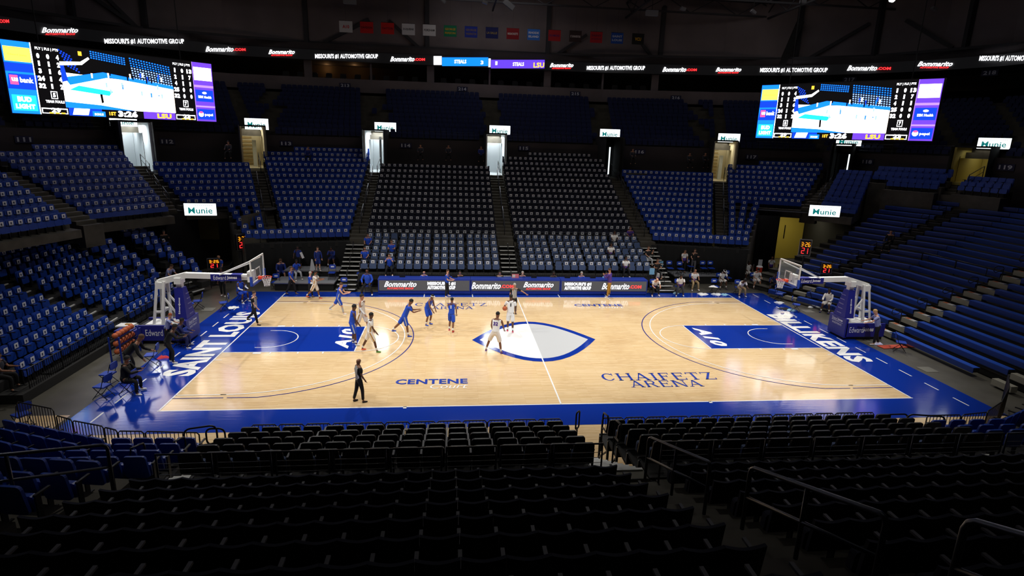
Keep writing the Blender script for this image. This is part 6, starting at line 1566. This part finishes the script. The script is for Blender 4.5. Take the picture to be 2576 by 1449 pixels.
for a in RB_:
    px, py, hd_, z, yaw, lab, sk, hr, tp, lg, shs, ps, mk_, Hh = a
    P(px, py, hd_, z, yaw, lab, sk, hr, tp, lg, shs, ps, mask=mk_ or None, H=Hh)
P(0, 0, 0, 0, 240, 'person in dark clothes sitting on the right bleachers near the steps', 'tan', 'bald', ('jacket', 'dkblk'), ('long', 'dkblk'), 'blk', sit(hz=.3), H=1.8, at=tuple(atX(2235, 628, 24.2)-Vector((0, 0, .1))))
# --- left side
LS = [
 (556, 690, 651, 0, 200, 'staff in blue polo standing behind the small left shot clock', 'tan', 'bald', ('polo', 'royal'), ('long', 'blk'), 'blk', dict(), 0, 1.9, (-19.0, 11.0, 0)),
 (562, 745, 683, 0, 165, 'man in pale blue polo and black trousers standing behind the left hoop arm', 'dark', 'black', ('polo', 'lilac'), ('long', 'dkblk'), 'white', dict(), 0, 1.8, None),
 (640, 703, 640, 0, 150, 'man in dark blue top standing behind the left backboard glass', 'brown', 'bald', ('long', 'dkroyal'), ('short', 'dkroyal'), 'white', dict(al=(10, 16, 30)), 'navy', None, None),
 (604, 759, 712, 0, 120, 'seated player in blue kit with white arm sleeve beside the left apron', 'dark', 'black', ('vest', 'royal'), ('short', 'royal'), 'white', sit(lean=14, sleeves=1), 0, 1.9, None),
 (462, 800, 752, 0, 100, 'staff in blue top seated behind the left stanchion frame', 'brown', 'brown', ('long', 'royal'), ('long', 'dkblk'), 'blk', sit(lean=18), 0, 1.8, None),
 (424, 868, 788, 0, 80, 'red-haired cleaner in lilac tee and blue gloves wiping the left hoop base', 'fair', 'red', ('tee', 'lilac'), ('long', 'blk'), 'blk', dict(lean=20, al=(40, 10, 34), ar=(40, 10, 34)), 'white', None, None),
 (426, 914, 815, 0, 82, 'man in black warm-up leaning forward and clapping beside the left hoop base', 'dark', 'black', ('long', 'dkblk'), ('long', 'dkblk'), 'white', clap | dict(lean=30, ll=(10, 6, 22), lr=(30, 4, 34)), 0, None, None),
 (327, 953, 843, 0, 78, 'man in black warm-up bending forward beside the ball rack', 'brown', 'brown', ('long', 'dkblk'), ('long', 'dkblk'), 'gold', dict(lean=44, ll=(16, 3, 26), lr=(16, 3, 26), al=(20, 10, 50), ar=(10, 10, 20)), 'navy', None, None),
 (318, 990, 915, 0, 84, 'man in black warm-up and pale mask seated and clapping, nearest on the left', 'brown', 'black', ('long', 'dkblk'), ('long', 'dkblk'), 'white', sit(lean=14) | clap | dict(seat=1), 'skyb', 1.9, None),
 (450, 874, 820, 0, 84, 'seated person in blue trousers and white shoes behind the clapping man', 'dark', 'black', ('long', 'navy'), ('long', 'navy'), 'white', sit(lean=20), 0, 1.8, None),
]
for px, py, hd_, z, yaw, lab, sk, hr, tp, lg, shs, ps, mk_, Hh, at_ in LS: P(px, py, hd_, z, yaw, lab, sk, hr, tp, lg, shs, ps, mask=mk_ or None, H=Hh, at=at_)
P(0, 0, 0, 0, 110, 'man in lilac shirt seated among the blue chairs left of the hoop', 'fair', 'brown', ('polo', 'lilac'), ('long', 'blk'), 'blk', sitf(lean=26, hz=.27), H=1.8, at=(-20.75, 7.75, ze(1)))
P(0, 0, 0, 0, 140, 'person in black seated at the edge of the blue chairs by the left tunnel', 'tan', 'black', ('long', 'dkblk'), ('long', 'dkblk'), 'blk', sit(hz=.27, al=(30, 8, 90)), H=1.8, at=(-22.3, 11.1, ze(5)))
P(0, 0, 0, 0, 80, 'person at the left picture edge seated with a bare forearm forward', 'tan', 'black', ('tee', 'dkgrey'), ('long', 'dkblk'), 'blk', sit(hz=.3, al=(30, 8, 60)), H=1.8, at=(-19.95, -6.7, .5))
# --- dark figures at the landings
for px, py, y, lab in ((1058, 384, 25.2, 'dim seated person left on the landing above the left black block'), (1128, 385, 25.2, 'dim seated person centre on the landing above the left black block'), (1210, 388, 25.0, 'dim seated person in blue right on the landing above the left black block'), (1590, 394, 24.2, 'dim seated person left on the landing right of centre'), (1733, 404, 24.0, 'dim seated person centre right on the landing right of centre'), (1772, 404, 24.0, 'dim seated person in dark jacket at the right end of the landing right of centre'),
                       (777, 390, 24.0, 'dim person seated in the top row of the blue block left of centre'), (577, 378, 21.5, 'dim person seated at the rail above the left tunnel block')):
    p = atY(px, py, y); P(0, 0, 0, 0, 180, lab, 'tan', 'black', ('jacket', 'dkroyal' if 'blue' in lab else 'dkgrey'), ('long', 'dkblk'), 'blk', sit(hz=.3), H=1.8, at=(p.x, y, p.z-.65))
# bake the skins
bpy.context.view_layer.update(); dg = bpy.context.evaluated_depsgraph_get(); new = []
for o in JOBS: new.append(bpy.data.meshes.new_from_object(o.evaluated_get(dg), depsgraph=dg))
for o, me in zip(JOBS, new):
    o.modifiers.clear(); me.polygons.foreach_set('use_smooth', [True]*len(me.polygons)); o.data = me
# ------------------------------------------------------------------ chairs of the benches and small things
def fchair(px, py, yaw, label, z=0, off=(0, 0)):
    p = atZ(px, py, z); folding_chair((p.x+off[0], p.y+off[1], z), math.radians(yaw), label)
for px, py, yaw, lab in ((926, 738, 0, 'blue folding chair under the large man in the blue jacket'), (708, 703, -20, 'blue folding chair under the seated man beside the lower left platform'), (1644, 740, 0, 'folding chair under the bent bald man right of the table'), (1650, 722, 0, 'folding chair of the man behind the bent bald man'), (1708, 739, 10, 'folding chair under the man with dark grey trousers'), (1743, 725, 0, 'folding chair under the man with khaki trousers before the platform'), (1811, 722, 0, 'folding chair under the player with the headband'), (1858, 741, 0, 'folding chair under the man with the neck towel'),
                        (1877, 702, 5, 'folding chair under the sleeveless player by the cooler'), (1897, 721, 5, 'folding chair under the player with the coach board'), (1948, 735, 45, 'folding chair under the player hidden by the right net'), (2080, 782, 45, 'folding chair under the player in white warm-up top'), (604, 757, -55, 'folding chair under the seated blue player with arm sleeve'), (462, 798, -80, 'folding chair behind the left stanchion'), (318, 988, -95, 'folding chair under the nearest seated man in black'), (450, 872, -95, 'folding chair under the person in blue trousers')):
    s_ = -.0; d = Vector((math.sin(math.radians(yaw)), -math.cos(math.radians(yaw)), 0)); fchair(px, py, yaw, lab, off=(-d.x*.12, -d.y*.12))
for px, py, yaw, z, lab in ((694, 727, 0, 0, 'empty blue folding chair before the lower left platform, left end'), (865, 737, 0, 0, 'empty blue folding chair at the foot of the left steps'), (905, 722, 0, 0, 'empty blue folding chair with white cloth beside the large seated man'), (836, 703, 0, .5, 'empty blue folding chair standing on the lower left platform'),
                            (1797, 737, 0, 0, 'empty blue folding chair with white towels on the right bench'), (1829, 714, 0, 0, 'empty blue folding chair right of the headband player'), (1945, 712, 10, 0, 'empty blue folding chair at the right tunnel mouth'), (1735, 685, 0, .6, 'blue folding chair behind the man in black polo on the right platform'), (1762, 680, 0, .6, 'blue folding chair at the back right of the right platform'), (1684, 690, 0, .6, 'folding chair with pale cloth left of the right platform'), (1710, 692, 0, .6, 'folding chair with white seat at the left of the right platform'), (1768, 690, 0, .6, 'folding chair with white seat right of centre on the right platform'), (1787, 690, 0, .6, 'folding chair with white seat at the right end of the platform'),
                            (1957, 756, 50, 0, 'empty blue folding chair with logo below the right net'), (2000, 784, 52, 0, 'empty blue folding chair beside pale towels on the right apron'), (2045, 765, 52, 0, 'empty blue folding chair with a long white towel hanging down'), (2262, 883, 58, 0, 'empty blue folding chair alone before the front right bench'), (565, 781, -62, 0, 'empty blue folding chair with clothes left of the apron dashes'), (500, 777, -75, 0, 'empty blue folding chair beyond the left stanchion'), (384, 918, -80, 0, 'empty blue folding chair between the two men in black'), (276, 968, -95, 0, 'empty blue folding chair behind the nearest seated man'), (262, 1000, -100, 0, 'empty blue folding chair nearest on the left apron edge'), (60, 1075, -120, 0, 'blue folding chair behind the fence in the near left corner')):
    fchair(px, py, yaw, lab, z)
for px, py, z, lab, rgb, s_ in ((1767, 741, 0, 'crumpled white towel on the far right apron, left of the towel chair', (240, 240, 240), .3), (1803, 741, 0, 'pale towels under the towel chair on the far right apron', (235, 240, 245), .3), (1795, 722, .48, 'white towel lying on the empty chair of the right bench', (240, 240, 240), .26), (1823, 742, 0, 'light blue towel on the far right apron', (150, 200, 225), .22), (1700, 738, 0, 'light blue cloth under the man with grey trousers', (160, 205, 230), .18), (1961, 762, 0, 'white and black towel on the floor below the right net', (225, 228, 235), .28), (1973, 778, 0, 'dark bag lying on the right apron', (30, 30, 34), .3),
                              (1991, 781, 0, 'light blue towel beside the empty chair on the right apron', (165, 210, 235), .24), (2045, 772, 0, 'white towel on the floor under the chair with hanging towel', (240, 240, 240), .32), (2064, 770, 0, 'white towel beside the seated player in warm-up', (238, 238, 240), .2), (585, 775, .35, 'white clothes heaped beside the empty left chair', (225, 225, 220), .25), (905, 700, .48, 'white cloth lying on the empty chair by the large seated man', (240, 240, 240), .2), (1968, 788, 0, 'small white and red wrapper on the right apron', (225, 210, 210), .1),
                              (2208, 866, 0, 'pale cloth beside the cleaner shoes at the right hoop', (190, 190, 225), .2), (410, 900, .0, 'red bottle and cloth under the chair between the men in black', (190, 50, 60), .22), (600, 690, 0, 'white bag on the floor behind the left backboard', (205, 208, 205), .16)):
    towel(atZ(px, py, z)+Vector((0, 0, 0)), lab, rgb, s_, seed=px)
# ball rack
p = atZ(330, 905, 0); t = thing('ball_rack', 'blue rack holding basketballs beside the left hoop base', 'ball rack', loc=(p.x-.35, p.y+.35, 0), rz=math.radians(0))
m = MB()
for y in (-.75, .75):
    for x in (-.2, .2): m.bar((x, y, 0), (x, y, 1.15), .05, TB)
for z in (.35, .7, 1.05):
    for x in (-.13, .13): m.bar((x, -.75, z), (x, .75, z), .03, BLACK)
m.obj('rack_frame', t)
bx0 = t.location; b0 = None
for k in range(3):
    for j in range(6):
        z = .35+.35*k+.125; lab = f'orange basketball on the {("bottom", "middle", "top")[k]} shelf of the rack, {nice(j+1)} from near end'
        if b0 is None: m = MB(); m.ball((0, 0, 0), .12, BALL, 14); b0 = m.obj('basketball', label=lab, cat='ball', group='basketballs on the rack', smooth=True, loc=(bx0.x, bx0.y-.63+.25*j, z))
        else: o = b0.copy(); COL.objects.link(o); o.location = (bx0.x, bx0.y-.63+.25*j, z); o['label'] = lab
# equipment box behind left base with boxes
p = atZ(382, 885, 0); t = thing('advertising_box', 'blue covered box with white lettering behind the left hoop base', 'box', loc=(-18.6, -1.0, 0))
m = MB(); m.box((0, 0, .42), (.9, .5, .84), PAD); m.obj('box_cover', t)
t = thing('snack_tray', 'white paper trays and yellow packets on the box by the left hoop', 'tray', loc=(-18.9, -.6, .845)); m = MB(); m.box((0, .1, .03), (.7, .5, .05), cm_('white')); m.obj('paper', t); m = MB(); m.box((.1, .1, .07), (.25, .12, .04), cm_('gold')); m.obj('packet', t)
# cooler
t = thing('drink_cooler', 'red round drink cooler with white lid on a trolley near the right tunnel', 'cooler', loc=tuple(atZ(1905, 712, 0)))
m = MB(); m.box((0, 0, .35), (.7, .5, .05), STEEL); m.box((0, 0, .75), (.7, .5, .04), STEEL)
for x in (-.33, .33):
    for y in (-.23, .23): m.bar((x, y, 0), (x, y, .9), .035, STEEL)
m.bar((-.33, .23, .9), (-.33, .23, 1.35), .035, STEEL); m.obj('trolley', t)
m = MB(); m.tube([(0, 0, .78), (0, 0, 1.2)], [.2, .22], mat('red_cooler', (206, 56, 36), .5), 16); m.obj('cooler_body', t, smooth=False)
m = MB(); m.tube([(0, 0, 1.2), (0, 0, 1.27)], [.23, .2], cm_('white'), 16); m.obj('lid', t)
m = MB(); m.box((.16, .25, 1.45), (.3, .02, .5), cm_('palegrey')); m.obj('notice_board', t)
t = thing('coach_board', 'white framed coach board held in front of the seated player by the cooler', 'board', loc=tuple(atZ(1902, 723, 0)+Vector((0, -.1, .55)))); m = MB(); m.box((0, 0, 0), (.62, .04, .38), cm_('white')); m.obj('panel', t); m = MB(); m.box((0, -.025, -.02), (.46, .01, .16), cm_('dkgrey')); m.obj('print', t)
t = thing('white_paper', 'white paper sheets in the hands of the staff in blue polo, far left', 'paper', loc=tuple(atZ(788, 748, 0)+Vector((.1, -.15, .95)))); m = MB(); m.box((0, 0, 0), (.34, .2, .05), cm_('white'), Matrix.Rotation(.4, 4, 'X')); m.obj('sheets', t)
t = thing('white_folder', 'white sheet in the hand of the man on the upper left platform', 'paper', loc=tuple(atZ(759, 676, .9)+Vector((.12, -.2, .95)))); m = MB(); m.box((0, 0, 0), (.16, .02, .42), cm_('white'), Matrix.Rotation(-.35, 4, 'Y')); m.obj('sheet', t)
t = thing('grey_towel', 'grey towel hanging from the hand of the tall man in blue', 'towel', loc=tuple(atZ(790, 681, .9)+Vector((-.05, -.25, .45)))); m = MB(); m.prism([(-.16, -.4), (.22, -.45), (.06, .35), (-.03, .38)], -.03, .03, cm_('palegrey')); m.obj('cloth', t)
t = thing('bath_towel', 'pale cloth hanging on a chair back beside the right steps', 'towel', loc=(10.75, 11.9, 1.35)); m = MB(); m.box((0, 0, 0), (.4, .05, .4), cm_('skyb')); m.obj('cloth', t)
t = thing('hand_towel', 'light blue cloth hung over the front rail beside the man in black polo', 'towel', loc=tuple(atY(1640, 683, 9.35))); m = MB(); m.box((0, 0, 0), (.34, .04, .42), cm_('skyb')); m.obj('cloth', t)
t = thing('floor_mat', 'orange-red mat on the apron beside the right hoop base', 'mat', loc=(18.4, -1.7, .012), rz=.1); m = MB(); m.box((0, 0, 0), (1.9, .45, .02), mat('orange_mat', (190, 74, 52), .8)); m.obj('mat_surface', t)
t = thing('water_crate', 'small green crate with bottles on the upper left platform', 'crate', loc=(-13.0, 10.6, .5)); m = MB(); m.box((0, 0, .15), (.5, .3, .3), mat('green_crate', (34, 66, 54), .7)); m.obj('crate_body', t)
for j in range(3): m = MB(); m.tube([(-.15+.15*j, 0, .2), (-.15+.15*j, 0, .45)], .035, mat('bottle_cap_red', (170, 60, 50), .5), 8); m.obj('bottle', t)
# ------------------------------------------------------------------ lights
def look(o, tgt): o.rotation_euler = (Vector(tgt)-o.location).to_track_quat('-Z', 'Y').to_euler()
def spot(loc, tgt, e, size=60, blend=.5, r=.25, col=(1, .97, .92)):
    l = bpy.data.lights.new('court_floodlight', 'SPOT'); l.energy = e; l.spot_size = math.radians(size); l.spot_blend = blend; l.shadow_soft_size = r; l.color = col
    o = bpy.data.objects.new('court_floodlight', l); COL.objects.link(o); o.location = loc; look(o, tgt); return o
E_S = 8000
for s_ in (-1, 1):
    for x in (-13, -4.5, 4.5, 13):
        spot((x*1.05, s_*13.5, 22.3), (x*.95, -s_*1.0, 0), E_S, 54, .85)
    spot((s_*22, 3, 22.3), (s_*9, 0, 0), E_S*.8, 56, .85); spot((s_*22, -4, 22.3), (s_*8, 0, 0), E_S*.8, 56, .85)
# softer wide lights that just reach the lower rows
for x in (-9, 0, 9): spot((x, 2, 23.0), (x, 11.5, 1.5), 1500, 62, .9)
spot((-8, 0, 23), (-20, 1.0, 1.5), 1500, 60, .9); spot((8, -2, 23), (19.5, -1, 1), 700, 50, .9)
for x, e in ((-13, 2600), (0, 1800), (12, 2600)): spot((x*.6, -3, 23), (x, -13.5, 1.5), e, 46, .9)
# lights inside the bright passages
for M, z, h, kd, wd, D in VL:
    if kd == 'dim': continue
    l = bpy.data.lights.new('passage_light', 'AREA'); l.energy = {'white': 260, 'cream': 60, 'yellow': 14}[kd]; l.shape = 'RECTANGLE'; l.size = wd*.8; l.size_y = 3.5; l.color = (.93, .98, 1) if kd == 'white' else (1, .95, .82)
    o = bpy.data.objects.new('passage_light', l); COL.objects.link(o); o.matrix_world = M @ Matrix.Translation((0, 3.0, z+h-.15))
for p, e in (((25, 18.5, 4.6), 70), ((-19.5, 17.5, 4.0), 2)):
    l = bpy.data.lights.new('tunnel_light', 'AREA'); l.energy = e; l.size = 1.5; l.color = (1, .9, .6); o = bpy.data.objects.new('tunnel_light', l); COL.objects.link(o); o.location = p
# dim house lights far up
for p, e in (((0, 10, 23.8), 320), ((-22, 8, 23.8), 160), ((22, 8, 23.8), 160), ((0, -18, 23.8), 60), ((0, 30, 23.8), 200), ((-24, 26, 23.8), 90), ((24, 26, 23.8), 90)):
    l = bpy.data.lights.new('house_light', 'AREA'); l.energy = e; l.size = 10; l.color = (1, .95, .93); o = bpy.data.objects.new('house_light', l); COL.objects.link(o); o.location = p
for p, e in (((-14.5, 40, 16.5), 3), ((-17.5, 40.5, 16.5), 3)):
    l = bpy.data.lights.new('suite_light', 'POINT'); l.energy = e*4; l.color = (1, .5, .2); o = bpy.data.objects.new('suite_light', l); COL.objects.link(o); o.location = p
wd = bpy.data.worlds.new('world'); bpy.context.scene.world = wd; wd.use_nodes = True; wd.node_tree.nodes['Background'].inputs[0].default_value = (.5, .55, .7, 1); wd.node_tree.nodes['Background'].inputs[1].default_value = .0005
# ------------------------------------------------------------------ camera and view
cd = bpy.data.cameras.new('camera'); co = bpy.data.objects.new('camera', cd); COL.objects.link(co)
cd.sensor_width = 36; cd.lens = FPX/2576*36; cd.clip_start = .05; cd.clip_end = 300
Mx = Matrix((CR, CU, -CF)).transposed().to_4x4(); Mx.translation = CAM; co.matrix_world = Mx
sc = bpy.context.scene; sc.camera = co
sc.view_settings.view_transform = 'Standard'; sc.view_settings.look = 'None'; sc.view_settings.gamma = 1; sc.view_settings.exposure = 0
sc.view_settings.use_curve_mapping = False
sc.cycles.max_bounces = 6; sc.cycles.diffuse_bounces = 3; sc.cycles.glossy_bounces = 3; sc.cycles.transparent_max_bounces = 6
sc.cycles.sample_clamp_indirect = 4.0; sc.cycles.use_denoising = True
